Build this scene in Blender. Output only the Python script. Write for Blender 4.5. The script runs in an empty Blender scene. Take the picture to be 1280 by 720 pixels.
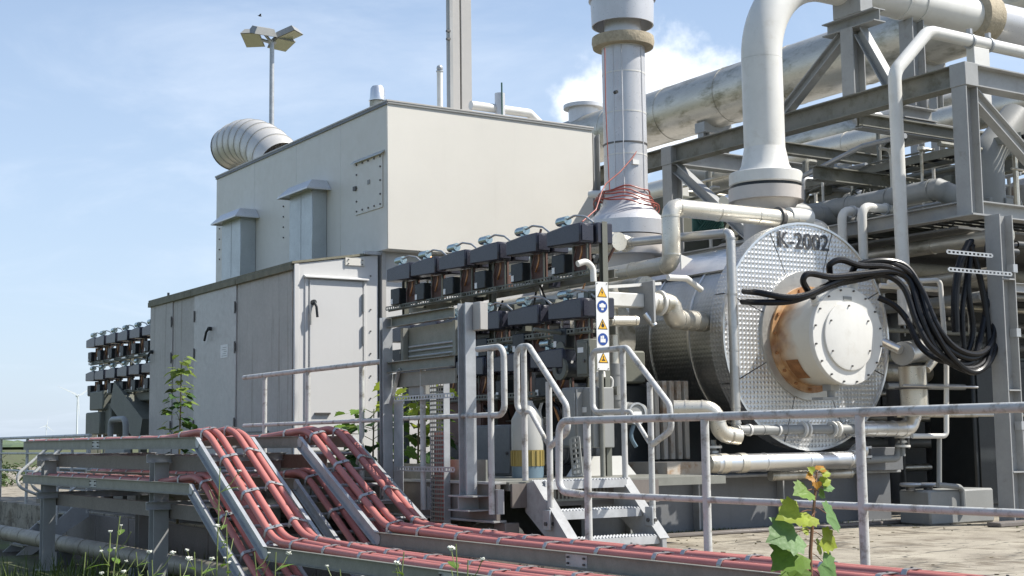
import bpy, bmesh, math, random
from mathutils import Vector, Matrix
random.seed(7)
R = math.radians
scene = bpy.context.scene
COL = scene.collection
V = Vector

# ---------------------------------------------------------------- camera
FPX, PITCH, ROLL, YAW, EYE = 1756.0, R(6.2), R(-0.753), R(32.9), 0.96
cF = V((math.sin(YAW)*math.cos(PITCH), math.cos(YAW)*math.cos(PITCH), math.sin(PITCH)))
cR = V((math.cos(YAW), -math.sin(YAW), 0.0))
cU = cR.cross(cF)
cR, cU = math.cos(ROLL)*cR + math.sin(ROLL)*cU, -math.sin(ROLL)*cR + math.cos(ROLL)*cU
cam = bpy.data.cameras.new("camera")
cam.sensor_width = 36.0
cam.lens = 36.0*FPX/1280.0
cam.clip_end = 12000
camo = bpy.data.objects.new("camera", cam)
COL.objects.link(camo)
camo.matrix_world = Matrix(((cR.x, cU.x, -cF.x, 0), (cR.y, cU.y, -cF.y, 0), (cR.z, cU.z, -cF.z, EYE), (0, 0, 0, 1)))
scene.camera = camo

def P(px, py, axis, val):
    """point on the plane axis=val seen in the photograph (1280x720) at px,py"""
    d = cF + cR*((px-640)/FPX) - cU*((py-360)/FPX)
    i = 'xyz'.index(axis)
    o = V((0, 0, EYE))
    return o + d*((val-o[i])/d[i])

# ---------------------------------------------------------------- sky and sun
SUN_EL = R(50)
sun_h = V((0.825, -0.565, 0)).normalized()
sun_dir = V((sun_h.x*math.cos(SUN_EL), sun_h.y*math.cos(SUN_EL), math.sin(SUN_EL)))
world = bpy.data.worlds.new("World")
scene.world = world
world.use_nodes = True
wn, wl = world.node_tree.nodes, world.node_tree.links
wn.clear()
def wnode(t, **k):
    n = wn.new(t)
    for a, b in k.items():
        setattr(n, a, b)
    return n
def wmath(op, a, b=None, c=None):
    n = wnode('ShaderNodeMath', operation=op)
    for i, s in enumerate((a, b, c)):
        if s is None: continue
        if isinstance(s, (int, float)): n.inputs[i].default_value = s
        else: wl.new(s, n.inputs[i])
    return n.outputs[0]
sky = wnode('ShaderNodeTexSky', sky_type='NISHITA', sun_disc=False)
sky.sun_elevation = SUN_EL
sky.sun_rotation = math.atan2(sun_h.x, sun_h.y)
sky.altitude = 0; sky.air_density = 1.0; sky.dust_density = 0.9; sky.ozone_density = 2.2
tc = wnode('ShaderNodeTexCoord')
sep = wnode('ShaderNodeSeparateXYZ'); wl.new(tc.outputs['Generated'], sep.inputs[0])
def wnoise(scale, detail, rough, vec, dist=0.0):
    n = wnode('ShaderNodeTexNoise')
    n.inputs['Scale'].default_value = scale; n.inputs['Detail'].default_value = detail
    n.inputs['Roughness'].default_value = rough; n.inputs['Distortion'].default_value = dist
    wl.new(vec, n.inputs['Vector'])
    return n.outputs['Fac']
# thin high cloud, stretched towards the horizon
zc = wmath('MAXIMUM', sep.outputs[2], 0.0)
zd = wmath('ADD', zc, 0.16)
pl = wnode('ShaderNodeCombineXYZ')
wl.new(wmath('DIVIDE', sep.outputs[0], zd), pl.inputs[0]); wl.new(wmath('DIVIDE', sep.outputs[1], zd), pl.inputs[1])
thin = wnoise(1.5, 8, 0.62, pl.outputs[0], 0.6)
mr = wnode('ShaderNodeMapRange', interpolation_type='SMOOTHSTEP'); wl.new(thin, mr.inputs[0])
mr.inputs[1].default_value = 0.44; mr.inputs[2].default_value = 0.78; mr.inputs[3].default_value = 0.0; mr.inputs[4].default_value = 0.42
# one bank of fair-weather cumulus low behind the plant
cl = P(815, 125, 'y', 100.0) - V((0, 0, EYE)); cl.normalize()
dv = wnode('ShaderNodeVectorMath', operation='SUBTRACT'); wl.new(tc.outputs['Generated'], dv.inputs[0]); dv.inputs[1].default_value = cl
sc = wnode('ShaderNodeVectorMath', operation='MULTIPLY'); wl.new(dv.outputs[0], sc.inputs[0]); sc.inputs[1].default_value = (11.0, 11.0, 17.0)
ln = wnode('ShaderNodeVectorMath', operation='LENGTH'); wl.new(sc.outputs[0], ln.inputs[0])
puff = wnoise(16, 8, 0.58, tc.outputs['Generated'], 0.15)
puff2 = wnoise(6, 3, 0.5, tc.outputs['Generated'])
cum = wmath('SUBTRACT', wmath('ADD', wmath('MULTIPLY', puff, 2.1), wmath('MULTIPLY', puff2, 0.9)), wmath('MULTIPLY', ln.outputs['Value'], 1.0))
mr2 = wnode('ShaderNodeMapRange', interpolation_type='SMOOTHSTEP'); wl.new(cum, mr2.inputs[0])
mr2.inputs[1].default_value = 0.62; mr2.inputs[2].default_value = 1.15; mr2.inputs[3].default_value = 0.0; mr2.inputs[4].default_value = 0.9
# pale haze towards the horizon
hz = wnode('ShaderNodeMapRange', interpolation_type='SMOOTHSTEP'); wl.new(sep.outputs[2], hz.inputs[0])
hz.inputs[1].default_value = -0.02; hz.inputs[2].default_value = 0.55; hz.inputs[3].default_value = 0.72; hz.inputs[4].default_value = 0.12
def wmix(fac, a, b):
    n = wnode('ShaderNodeMix', data_type='RGBA')
    wl.new(fac, n.inputs[0])
    wl.new(a, n.inputs[6]) if not isinstance(a, tuple) else setattr(n.inputs[6], 'default_value', a)
    wl.new(b, n.inputs[7]) if not isinstance(b, tuple) else setattr(n.inputs[7], 'default_value', b)
    return n.outputs[2]
c1 = wmix(hz.outputs[0], sky.outputs[0], (3.75, 4.55, 5.75, 1))
c2 = wmix(mr.outputs[0], c1, (5.2, 5.8, 6.7, 1))
c3 = wmix(mr2.outputs[0], c2, (7.6, 7.9, 8.2, 1))
bg = wnode('ShaderNodeBackground'); wl.new(c3, bg.inputs[0]); bg.inputs[1].default_value = 0.115
wo = wnode('ShaderNodeOutputWorld'); wl.new(bg.outputs[0], wo.inputs[0])

sl = bpy.data.lights.new("sun", 'SUN')
sl.energy = 5.0; sl.angle = R(0.53); sl.color = (1.0, 0.955, 0.88)
so = bpy.data.objects.new("sun", sl); COL.objects.link(so)
so.rotation_euler = sun_dir.to_track_quat('Z', 'Y').to_euler()
so.location = (20, -15, 30)

scene.view_settings.view_transform = 'Standard'
scene.view_settings.look = 'None'
scene.view_settings.exposure = 0.61
scene.view_settings.gamma = 1.0
scene.view_settings.use_curve_mapping = False
scene.render.resolution_x, scene.render.resolution_y = 1024, 576
scene.cycles.max_bounces = 6

# ---------------------------------------------------------------- materials
M = {}
def mat(name, col, rough=0.5, metal=0.0, var=0.10, scale=3.0, bump=0.0, bscale=60.0, streak=0.0, streak_col=(0.06, 0.055, 0.045),
        blot=0.0, blot_col=(0.2, 0.16, 0.11), blot_scale=2.0, blot_thr=0.58, spec=0.5, rvar=0.12, emit=None, coat=0.0, stretch=(1, 1, 1)):
    m = bpy.data.materials.new(name); m.use_nodes = True
    n, l = m.node_tree.nodes, m.node_tree.links
    b = n['Principled BSDF']
    b.inputs['Metallic'].default_value = metal
    b.inputs['Specular IOR Level'].default_value = spec
    b.inputs['Coat Weight'].default_value = coat
    t = n.new('ShaderNodeTexCoord')
    mp = n.new('ShaderNodeMapping'); mp.inputs['Scale'].default_value = stretch
    l.new(t.outputs['Object'], mp.inputs[0]); vec = mp.outputs[0]
    def noise(s, d=5, r=0.6, v=None):
        q = n.new('ShaderNodeTexNoise'); q.inputs['Scale'].default_value = s; q.inputs['Detail'].default_value = d; q.inputs['Roughness'].default_value = r
        l.new(v or vec, q.inputs['Vector']); return q.outputs['Fac']
    def mrange(f, a, b_, c, d):
        q = n.new('ShaderNodeMapRange'); l.new(f, q.inputs[0])
        for i, x in enumerate((a, b_, c, d)): q.inputs[i+1].default_value = x
        return q.outputs[0]
    def mix(fac, a, b_):
        q = n.new('ShaderNodeMix'); q.data_type = 'RGBA'; l.new(fac, q.inputs[0])
        for s, i in ((a, 6), (b_, 7)):
            if isinstance(s, tuple): q.inputs[i].default_value = (s + (1,))[:4]
            else: l.new(s, q.inputs[i])
        return q.outputs[2]
    lo = tuple(c*(1-var) for c in col); hi = tuple(min(1, c*(1+var)) for c in col)
    nf = noise(scale)
    c = mix(mrange(nf, 0.3, 0.7, 0, 1), lo, hi)
    fine = noise(scale*14, 3, 0.7)
    c = mix(mrange(fine, 0.35, 0.75, 0, var*1.2), c, tuple(x*0.55 for x in col))
    if blot > 0:
        bf = noise(blot_scale, 8, 0.68)
        c = mix(mrange(bf, blot_thr, blot_thr+0.14, 0, blot), c, blot_col)
    if streak > 0:
        ms = n.new('ShaderNodeMapping'); ms.inputs['Scale'].default_value = (9, 9, 0.45); l.new(t.outputs['Object'], ms.inputs[0])
        sf = noise(1.0, 6, 0.65, ms.outputs[0])
        c = mix(mrange(sf, 0.55, 0.78, 0, streak), c, streak_col)
    l.new(c, b.inputs['Base Color'])
    l.new(mrange(fine, 0.3, 0.7, max(0.03, rough-rvar), min(1, rough+rvar)), b.inputs['Roughness'])
    if bump > 0:
        bn = n.new('ShaderNodeBump'); bn.inputs['Strength'].default_value = bump; bn.inputs['Distance'].default_value = 0.01
        l.new(noise(bscale, 4, 0.6), bn.inputs['Height']); l.new(bn.outputs[0], b.inputs['Normal'])
    M[name] = m
    return m

mat('wall_beige', (0.64, 0.615, 0.555), 0.45, var=0.03, scale=0.8, streak=0.06, streak_col=(0.3, 0.27, 0.22))
mat('wall_grey', (0.41, 0.395, 0.37), 0.38, var=0.04, scale=1.0, streak=0.08)
mat('wall_weathered', (0.39, 0.365, 0.335), 0.55, var=0.09, scale=1.6, streak=0.9, streak_col=(0.14, 0.12, 0.085))
mat('door_white', (0.57, 0.565, 0.55), 0.45, var=0.03, scale=1.0, streak=0.05)
mat('roof_moss', (0.20, 0.19, 0.14), 0.85, var=0.25, scale=6, bump=0.4, blot=0.8, blot_col=(0.11, 0.10, 0.05), blot_scale=5)
mat('duct_zinc', (0.46, 0.49, 0.49), 0.38, metal=0.35, var=0.10, scale=2.5, streak=0.25, streak_col=(0.3, 0.32, 0.32))
mat('paint_rail', (0.47, 0.475, 0.46), 0.5, var=0.10, scale=5, blot=0.75, blot_col=(0.15, 0.13, 0.095), blot_scale=11, blot_thr=0.515, bump=0.15, bscale=90)
mat('paint_steel', (0.32, 0.325, 0.32), 0.5, var=0.12, streak=0.25, streak_col=(0.17, 0.155, 0.125), scale=2.5, blot=0.55, blot_col=(0.17, 0.155, 0.12), blot_scale=4, blot_thr=0.58)
mat('paint_steel_mossy', (0.20, 0.20, 0.175), 0.65, var=0.12, scale=3, blot=0.75, blot_col=(0.10, 0.095, 0.06), blot_scale=4.5, blot_thr=0.5)
mat('galv', (0.42, 0.435, 0.445), 0.45, metal=0.45, var=0.14, scale=9, blot=0.3, blot_col=(0.36, 0.37, 0.38), blot_scale=14, blot_thr=0.52)
mat('stair_steel', (0.33, 0.335, 0.335), 0.7, var=0.14, scale=7, spec=0.25, blot=0.4, blot_col=(0.2, 0.19, 0.17), blot_scale=8, blot_thr=0.53)
mat('galv_mid', (0.44, 0.45, 0.455), 0.6, metal=0.15, var=0.14, scale=9)
mat('galv_dull', (0.24, 0.24, 0.21), 0.55, metal=0.35, var=0.14, scale=7, blot=0.35, blot_col=(0.19, 0.185, 0.16), blot_scale=8, blot_thr=0.52)
mat('clad', (0.74, 0.74, 0.73), 0.33, metal=0.95, var=0.06, scale=4, bump=0.035, bscale=7, rvar=0.06)
mat('clad_soft', (0.50, 0.49, 0.46), 0.42, metal=0.75, var=0.08, scale=3)
mat('pipe_dirty', (0.27, 0.25, 0.20), 0.55, metal=0.2, var=0.15, scale=3, blot=0.6, blot_col=(0.12, 0.11, 0.075), blot_scale=4, blot_thr=0.5)
mat('duct_cream', (0.58, 0.56, 0.52), 0.42, metal=0.35, var=0.05, scale=3)
mat('zinc_sunlit', (0.60, 0.61, 0.62), 0.36, metal=0.4, var=0.06, scale=4)  # lighter zinc for the hood caps: sunlight from above put into the colour
mat('clad_dull', (0.56, 0.53, 0.46), 0.42, metal=0.7, var=0.12, scale=3, bump=0.12, bscale=7, blot=0.8, blot_col=(0.20, 0.185, 0.125), blot_scale=3.2, blot_thr=0.50, stretch=(1, 0.35, 1))
mat('clad_cream', (0.66, 0.62, 0.53), 0.36, metal=0.6, var=0.07, scale=4, bump=0.08, bscale=8, blot=0.35, blot_col=(0.42, 0.36, 0.26), blot_scale=6)
mat('paint_white', (0.66, 0.65, 0.61), 0.38, var=0.05, scale=3, blot=0.3, blot_col=(0.45, 0.41, 0.33), blot_scale=5, blot_thr=0.54, streak=0.16, streak_col=(0.42, 0.39, 0.33))
mat('paint_stack', (0.55, 0.555, 0.57), 0.36, metal=0.25, var=0.06, scale=2.5, streak=0.12, streak_col=(0.3, 0.27, 0.25))
mat('paint_pinkgrey', (0.52, 0.48, 0.44), 0.45, var=0.06, scale=4, blot=0.3, blot_col=(0.36, 0.27, 0.2), blot_scale=6)
mat('fibre_wool', (0.42, 0.36, 0.26), 0.95, var=0.2, scale=18, bump=0.9, bscale=40)
mat('rust', (0.30, 0.14, 0.055), 0.85, var=0.4, scale=9, bump=0.3, blot=0.6, blot_col=(0.16, 0.07, 0.03), blot_scale=7)
mat('black_box', (0.030, 0.031, 0.045), 0.34, var=0.2, scale=5)
mat('black_rubber', (0.007, 0.007, 0.008), 0.33, var=0.2, scale=8, spec=0.3)
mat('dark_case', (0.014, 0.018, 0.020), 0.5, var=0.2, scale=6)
mat('brown_plate', (0.115, 0.06, 0.045), 0.6, var=0.25, scale=7)
mat('copper', (0.40, 0.20, 0.09), 0.4, metal=0.7, var=0.1)
mat('brass', (0.40, 0.26, 0.10), 0.45, metal=0.8, var=0.2)
mat('olive_case', (0.135, 0.14, 0.115), 0.6, var=0.1, scale=4, streak=0.2)
mat('box_grey', (0.255, 0.26, 0.25), 0.5, var=0.06, scale=3, streak=0.2)
mat('steel_bright', (0.45, 0.45, 0.44), 0.42, metal=0.7, var=0.1)
mat('teal_chrome', (0.36, 0.44, 0.45), 0.28, metal=0.85, var=0.15)
mat('bolt', (0.13, 0.125, 0.12), 0.5, metal=0.6, var=0.2)
mat('cable_red', (0.41, 0.145, 0.125), 0.55, var=0.10, scale=5, blot=0.35, blot_col=(0.36, 0.15, 0.12), blot_scale=7)
mat('wire_red', (0.34, 0.075, 0.05), 0.5, var=0.1)
mat('label_white', (0.74, 0.74, 0.72), 0.5, var=0.03)
mat('sign_white', (0.70, 0.70, 0.68), 0.4, var=0.03)
mat('sign_yellow', (0.75, 0.42, 0.03), 0.4, var=0.03)
mat('sign_blue', (0.015, 0.06, 0.26), 0.4, var=0.03)
mat('sign_black', (0.02, 0.02, 0.02), 0.5, var=0.03)
mat('letter_dark', (0.045, 0.048, 0.055), 0.45, var=0.05)
mat('lamp_glass', (0.34, 0.36, 0.24), 0.2, var=0.05)
mat('mesh_green', (0.03, 0.10, 0.075), 0.5, var=0.1)
mat('plastic_blue', (0.13, 0.19, 0.235), 0.4, var=0.05)
mat('plastic_yellow', (0.27, 0.205, 0.06), 0.45, var=0.05)
mat('plastic_pale', (0.36, 0.36, 0.34), 0.4, var=0.04)
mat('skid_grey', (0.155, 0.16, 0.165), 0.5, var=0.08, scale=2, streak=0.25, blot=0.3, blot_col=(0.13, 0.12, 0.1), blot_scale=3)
mat('skid_brown', (0.165, 0.145, 0.13), 0.6, var=0.1, scale=2.5, streak=0.3)
mat('rusty_white', (0.50, 0.46, 0.40), 0.6, var=0.1, scale=5, blot=0.8, blot_col=(0.30, 0.17, 0.08), blot_scale=5, blot_thr=0.52)
mat('turbine_hazed', (0.58, 0.62, 0.67), 0.5, var=0.02)  # distance haze mixed into the colour of towers and blades
mat('bark_green', (0.10, 0.085, 0.035), 0.7, var=0.2, scale=10)
mat('stem_red', (0.20, 0.10, 0.05), 0.6, var=0.2, scale=10)
mat('stem_green', (0.16, 0.20, 0.06), 0.6, var=0.2, scale=10)
mat('petal_white', (0.70, 0.70, 0.62), 0.7, var=0.1)

def leaf_mat(name, col, trans=0.35, var=0.3):
    m = mat(name, col, 0.55, var=var, scale=4, spec=0.3)
    n, l = m.node_tree.nodes, m.node_tree.links
    b = n['Principled BSDF']; o = n['Material Output']
    src = b.inputs['Base Color'].links[0].from_socket
    tr = n.new('ShaderNodeBsdfTranslucent'); l.new(src, tr.inputs[0])
    mx = n.new('ShaderNodeMixShader'); mx.inputs[0].default_value = trans
    l.new(b.outputs[0], mx.inputs[1]); l.new(tr.outputs[0], mx.inputs[2]); l.new(mx.outputs[0], o.inputs[0])
leaf_mat('leaf', (0.14, 0.24, 0.035))
leaf_mat('leaf_dark', (0.045, 0.10, 0.025), 0.25)
leaf_mat('leaf_pale', (0.22, 0.30, 0.07), 0.4)
leaf_mat('leaf_lime', (0.33, 0.40, 0.05), 0.45)
leaf_mat('leaf_blue', (0.15, 0.27, 0.09), 0.35)
leaf_mat('leaf_orange', (0.42, 0.20, 0.02), 0.4)
leaf_mat('grass', (0.09, 0.13, 0.03), 0.3)
leaf_mat('hedge', (0.07, 0.11, 0.035), 0.2)
leaf_mat('far_green', (0.11, 0.15, 0.08), 0.1)
mat('far_field', (0.30, 0.30, 0.14), 0.9, var=0.2, scale=0.01)

# embossed aluminium cladding: rows of small domed studs (fine relief only)
def clad_stud(name, scale, radial=None, col=(0.72, 0.72, 0.71), rough=0.33, strength=0.85):
    m = bpy.data.materials.new(name); m.use_nodes = True
    n, l = m.node_tree.nodes, m.node_tree.links
    b = n['Principled BSDF']; b.inputs['Metallic'].default_value = 0.95
    t = n.new('ShaderNodeUVMap')
    mp = n.new('ShaderNodeMapping'); l.new(t.outputs[0], mp.inputs[0])
    mp.inputs['Scale'].default_value = (scale, scale, scale)
    mp.inputs['Rotation'].default_value = (0, 0, R(45))
    # sin(u)*sin(v) stud field
    s = n.new('ShaderNodeSeparateXYZ'); l.new(mp.outputs[0], s.inputs[0])
    def mth(op, a, c=None):
        q = n.new('ShaderNodeMath'); q.operation = op
        for i, x in enumerate((a, c)):
            if x is None: continue
            if isinstance(x, (int, float)): q.inputs[i].default_value = x
            else: l.new(x, q.inputs[i])
        return q.outputs[0]
    h = mth('MULTIPLY', mth('SINE', s.outputs[0]), mth('SINE', s.outputs[1]))
    h = mth('POWER', mth('MAXIMUM', h, 0.0), 0.8)
    no = n.new('ShaderNodeTexNoise'); no.inputs['Scale'].default_value = 2.3; no.inputs['Detail'].default_value = 6
    tc_ = n.new('ShaderNodeTexCoord'); l.new(tc_.outputs['Object'], no.inputs['Vector'])
    bn = n.new('ShaderNodeBump'); bn.inputs['Strength'].default_value = strength; bn.inputs['Distance'].default_value = 0.014
    l.new(h, bn.inputs['Height']); l.new(bn.outputs[0], b.inputs['Normal'])
    q = n.new('ShaderNodeMix'); q.data_type = 'RGBA'
    mrr = n.new('ShaderNodeMapRange'); l.new(no.outputs['Fac'], mrr.inputs[0]); mrr.inputs[1].default_value = 0.4; mrr.inputs[2].default_value = 0.75
    l.new(mrr.outputs[0], q.inputs[0])
    q.inputs[6].default_value = col + (1,); q.inputs[7].default_value = tuple(c*0.7 for c in col) + (1,)
    l.new(q.outputs[2], b.inputs['Base Color'])
    m2 = n.new('ShaderNodeMapRange'); l.new(no.outputs['Fac'], m2.inputs[0]); m2.inputs[3].default_value = rough-0.08; m2.inputs[4].default_value = rough+0.14
    l.new(m2.outputs[0], b.inputs['Roughness'])
    M[name] = m
clad_stud('clad_stud', 2*math.pi/0.072, strength=0.42, rough=0.38)
clad_stud('clad_stud_soft', 2*math.pi/0.072, strength=0.25, rough=0.36, col=(0.55, 0.55, 0.53))

# ---------------------------------------------------------------- mesh helpers
def basis(d, up=None):
    d = d.normalized()
    if up is None or abs(d.dot(up.normalized())) > 0.99:
        up = V((0, 0, 1)) if abs(d.z) < 0.9 else V((0, 1, 0))
    s = d.cross(up).normalized()
    u = s.cross(d).normalized()
    return s, u

class MB:
    def __init__(self):
        self.v = []; self.f = []
    def add(self, vs, fs):
        k = len(self.v)
        self.v += [tuple(x) for x in vs]
        self.f += [tuple(i+k for i in q) for q in fs]
        return self
    def box(self, lo, hi):
        x0, y0, z0 = lo; x1, y1, z1 = hi
        if x0 > x1: x0, x1 = x1, x0
        if y0 > y1: y0, y1 = y1, y0
        if z0 > z1: z0, z1 = z1, z0
        return self.add([(x0,y0,z0),(x1,y0,z0),(x1,y1,z0),(x0,y1,z0),(x0,y0,z1),(x1,y0,z1),(x1,y1,z1),(x0,y1,z1)],
                 [(0,3,2,1),(4,5,6,7),(0,1,5,4),(1,2,6,5),(2,3,7,6),(3,0,4,7)])
    def cbox(self, c, s):
        return self.box([c[i]-s[i]/2 for i in range(3)], [c[i]+s[i]/2 for i in range(3)])
    def obox(self, a, b, w, h, up=None):
        """bar of w x h from a to b"""
        return self.sweep(a, b, [(-w/2,-h/2),(w/2,-h/2),(w/2,h/2),(-w/2,h/2)], up)
    def sweep(self, a, b, prof, up=None):
        a, b = V(a), V(b)
        s, u = basis(b-a, up)
        n = len(prof)
        vs = [a + s*x + u*y for x, y in prof] + [b + s*x + u*y for x, y in prof]
        fs = [(i, (i+1) % n, n+(i+1) % n, n+i) for i in range(n)]
        fs += [tuple(reversed(range(n))), tuple(range(n, 2*n))]
        return self.add(vs, fs)
    def hbeam(self, a, b, h=0.2, w=0.2, t=0.014, up=None):
        """rolled H section: h along up, w across"""
        q = t/2*0.75
        p = [(-w/2,-h/2),(w/2,-h/2),(w/2,-h/2+t),(q,-h/2+t),(q,h/2-t),(w/2,h/2-t),(w/2,h/2),(-w/2,h/2),(-w/2,h/2-t),(-q,h/2-t),(-q,-h/2+t),(-w/2,-h/2+t)]
        return self.sweep(a, b, p, up)
    def chan(self, a, b, h=0.1, w=0.05, t=0.006, up=None, flip=1):
        p = [(0,-h/2),(w,-h/2),(w,-h/2+t),(t,-h/2+t),(t,h/2-t),(w,h/2-t),(w,h/2),(0,h/2)]
        p = [(x*flip, y) for x, y in p]
        if flip < 0: p.reverse()
        return self.sweep(a, b, p, up)
    def angle(self, a, b, w=0.06, t=0.006, up=None, fx=1, fy=1):
        p = [(0,0),(w,0),(w,t),(t,t),(t,w),(0,w)]
        p = [(x*fx, y*fy) for x, y in p]
        if fx*fy < 0: p.reverse()
        return self.sweep(a, b, p, up)
    def cyl(self, a, b, r, r2=None, n=16, caps=True):
        return self.lathe([(0, r), (1, r if r2 is None else r2)], a, b, n, caps)
    def lathe(self, prof, a, b, n=24, caps=True, closed=False):
        """prof = [(t, r)], t along a->b (0..1)"""
        a, b = V(a), V(b); d = b-a
        s, u = basis(d)
        vs = []; fs = []
        for t, r in prof:
            c = a + d*t
            for k in range(n):
                an = 2*math.pi*k/n
                vs.append(c + s*(r*math.cos(an)) + u*(r*math.sin(an)))
        m = len(prof)
        for j in range(m-1):
            for k in range(n):
                k2 = (k+1) % n
                fs.append((j*n+k, j*n+k2, (j+1)*n+k2, (j+1)*n+k))
        if closed:
            for k in range(n):
                k2 = (k+1) % n
                fs.append(((m-1)*n+k, (m-1)*n+k2, k2, k))
        elif caps:
            fs.append(tuple(reversed(range(n)))); fs.append(tuple(range((m-1)*n, m*n)))
        return self.add(vs, fs)
    def ring(self, c, axis, r0, r1, h, n=24):
        c = V(c); a = V(axis).normalized()
        return self.lathe([(0, r0), (0, r1), (1, r1), (1, r0)], c-a*h/2, c+a*h/2, n, False, True)
    def tube(self, pts, r, n=12, bend=0.0, seg=6, caps=True, closed=False):
        pts = [V(p) for p in pts]
        path = []
        if bend > 0 and len(pts) > 2:
            path.append(pts[0])
            for i in range(1, len(pts)-1):
                p, a, b = pts[i], pts[i-1], pts[i+1]
                d1 = (a-p); d2 = (b-p); l1, l2 = d1.length, d2.length
                d1.normalize(); d2.normalize()
                th = d1.angle(d2)
                if th > 3.1: path.append(p); continue
                tl = min(bend/math.tan(th/2), l1*0.49 if i > 1 else l1*0.98, l2*0.49 if i < len(pts)-2 else l2*0.98)
                rr = tl*math.tan(th/2)
                bis = (d1+d2).normalized(); c = p + bis*(rr/math.sin(th/2))
                q0 = p+d1*tl-c; q1 = p+d2*tl-c
                ang = math.pi-th
                ax = q0.cross(q1)
                if ax.length < 1e-9: path.append(p); continue
                ax.normalize()
                for k in range(seg+1):
                    path.append(c + (Matrix.Rotation(ang*k/seg, 3, ax) @ q0))
            path.append(pts[-1])
        else:
            path = pts
        self.path = path
        m = len(path)
        vs = []; fs = []
        d = (path[1]-path[0]).normalized()
        s, u = basis(d)
        rad = r if isinstance(r, (list, tuple)) else [r]*m
        for i in range(m):
            if i == 0: t = path[1]-path[0]
            elif i == m-1: t = path[-1]-path[-2]
            else: t = (path[i+1]-path[i]).normalized() + (path[i]-path[i-1]).normalized()
            t.normalize()
            q = d.rotation_difference(t); s = q @ s; u = q @ u; d = t
            k_ = 1.0
            if 0 < i < m-1 and bend <= 0:
                cs = (path[i+1]-path[i]).normalized().dot(t); k_ = 1/max(0.6, cs)
            for k in range(n):
                an = 2*math.pi*k/n
                vs.append(path[i] + s*(rad[i]*math.cos(an)) + u*(rad[i]*math.sin(an)))
        for j in range(m-1):
            for k in range(n):
                k2 = (k+1) % n
                fs.append((j*n+k, j*n+k2, (j+1)*n+k2, (j+1)*n+k))
        if caps:
            fs.append(tuple(reversed(range(n)))); fs.append(tuple(range((m-1)*n, m*n)))
        return self.add(vs, fs)
    def prism(self, poly, vec):
        poly = [V(p) for p in poly]; vec = V(vec); n = len(poly)
        nor = V((0, 0, 0))
        for i in range(n):
            nor += poly[i].cross(poly[(i+1) % n])
        if nor.dot(vec) > 0: poly.reverse()
        vs = poly + [p+vec for p in poly]
        fs = [tuple(range(n))] + [tuple(reversed(range(n, 2*n)))] + [((i+1) % n, i, n+i, n+(i+1) % n) for i in range(n)]
        return self.add(vs, fs)
    def sphere(self, c, r, n=12, m=8, sc=(1, 1, 1)):
        c = V(c); vs = []; fs = []
        for j in range(1, m):
            th = math.pi*j/m
            for k in range(n):
                an = 2*math.pi*k/n
                vs.append(c+V((r*sc[0]*math.sin(th)*math.cos(an), r*sc[1]*math.sin(th)*math.sin(an), r*sc[2]*math.cos(th))))
        vs += [c+V((0, 0, r*sc[2])), c-V((0, 0, r*sc[2]))]
        for j in range(m-2):
            for k in range(n):
                k2 = (k+1) % n
                fs.append((j*n+k, (j+1)*n+k, (j+1)*n+k2, j*n+k2))
        a = (m-1)*n
        for k in range(n):
            fs.append((a, k, (k+1) % n)); fs.append((a+1, (m-2)*n+(k+1) % n, (m-2)*n+k))
        return self.add(vs, fs)
    def build(self, name, m, parent=None, bevel=0.0, smooth=35, label=None, seg=1):
        me = bpy.data.meshes.new(name)
        me.from_pydata(self.v, [], self.f)
        me.update()
        me.materials.append(M[m])
        if smooth:
            me.shade_smooth(); me.set_sharp_from_angle(angle=R(smooth))
        o = bpy.data.objects.new(name, me)
        COL.objects.link(o)
        if bevel > 0:
            b = o.modifiers.new('bevel', 'BEVEL'); b.width = bevel; b.segments = seg; b.limit_method = 'ANGLE'; b.angle_limit = R(40)
        if parent is not None: attach(o, parent)
        if label: o['label'] = label
        return o

ROOTS = {}
def wloc(o):
    return ROOTS.get(o.name, V((0, 0, 0)))
def attach(o, parent):
    """mesh data is in world coordinates for things built in place"""
    o.parent = parent
    l = wloc(parent)
    if l.length > 0: o.matrix_parent_inverse = Matrix.Translation(-l)
def tag(o, label, cat, group=None, kind=None):
    if label: o['label'] = label
    if cat: o['category'] = cat
    if group: o['group'] = group
    if kind: o['kind'] = kind
    return o
def thing(name, label, cat, loc=(0, 0, 0), group=None, local=False):
    """Empty at the thing's base. local=True: its parts are modelled round the origin"""
    o = bpy.data.objects.new(name, None)
    o.empty_display_size = 0.1
    COL.objects.link(o)
    o.location = loc
    if not local: ROOTS[o.name] = V(loc)
    return tag(o, label, cat, group)
def struct(o):
    o['kind'] = 'structure'; return o
def copy_tree(o, parent=None):
    c = o.copy(); COL.objects.link(c)
    if parent is not None: c.parent = parent
    for ch in [x for x in COL.objects if x.parent == o]:
        copy_tree(ch, c)
    return c
def bolt_ring(c, axis, r, n, br=0.014, h=0.02, parent=None, m='bolt', start=0.0, name='bolt'):
    """each bolt a part of its own"""
    c = V(c); a = V(axis).normalized(); s, u = basis(a)
    me = None
    for k in range(n):
        an = 2*math.pi*k/n + start
        p = c + s*(r*math.cos(an)) + u*(r*math.sin(an))
        if me is None:
            b = MB(); b.cyl(V((0,0,0)), a*h, br, n=6)
            o = b.build(name, m); me = o.data
        else:
            o = bpy.data.objects.new(name, me); COL.objects.link(o)
        o.parent = parent
        o.location = p - wloc(parent)

# ================================================================ SETTING
GZ = -0.55           # lower ground
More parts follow.
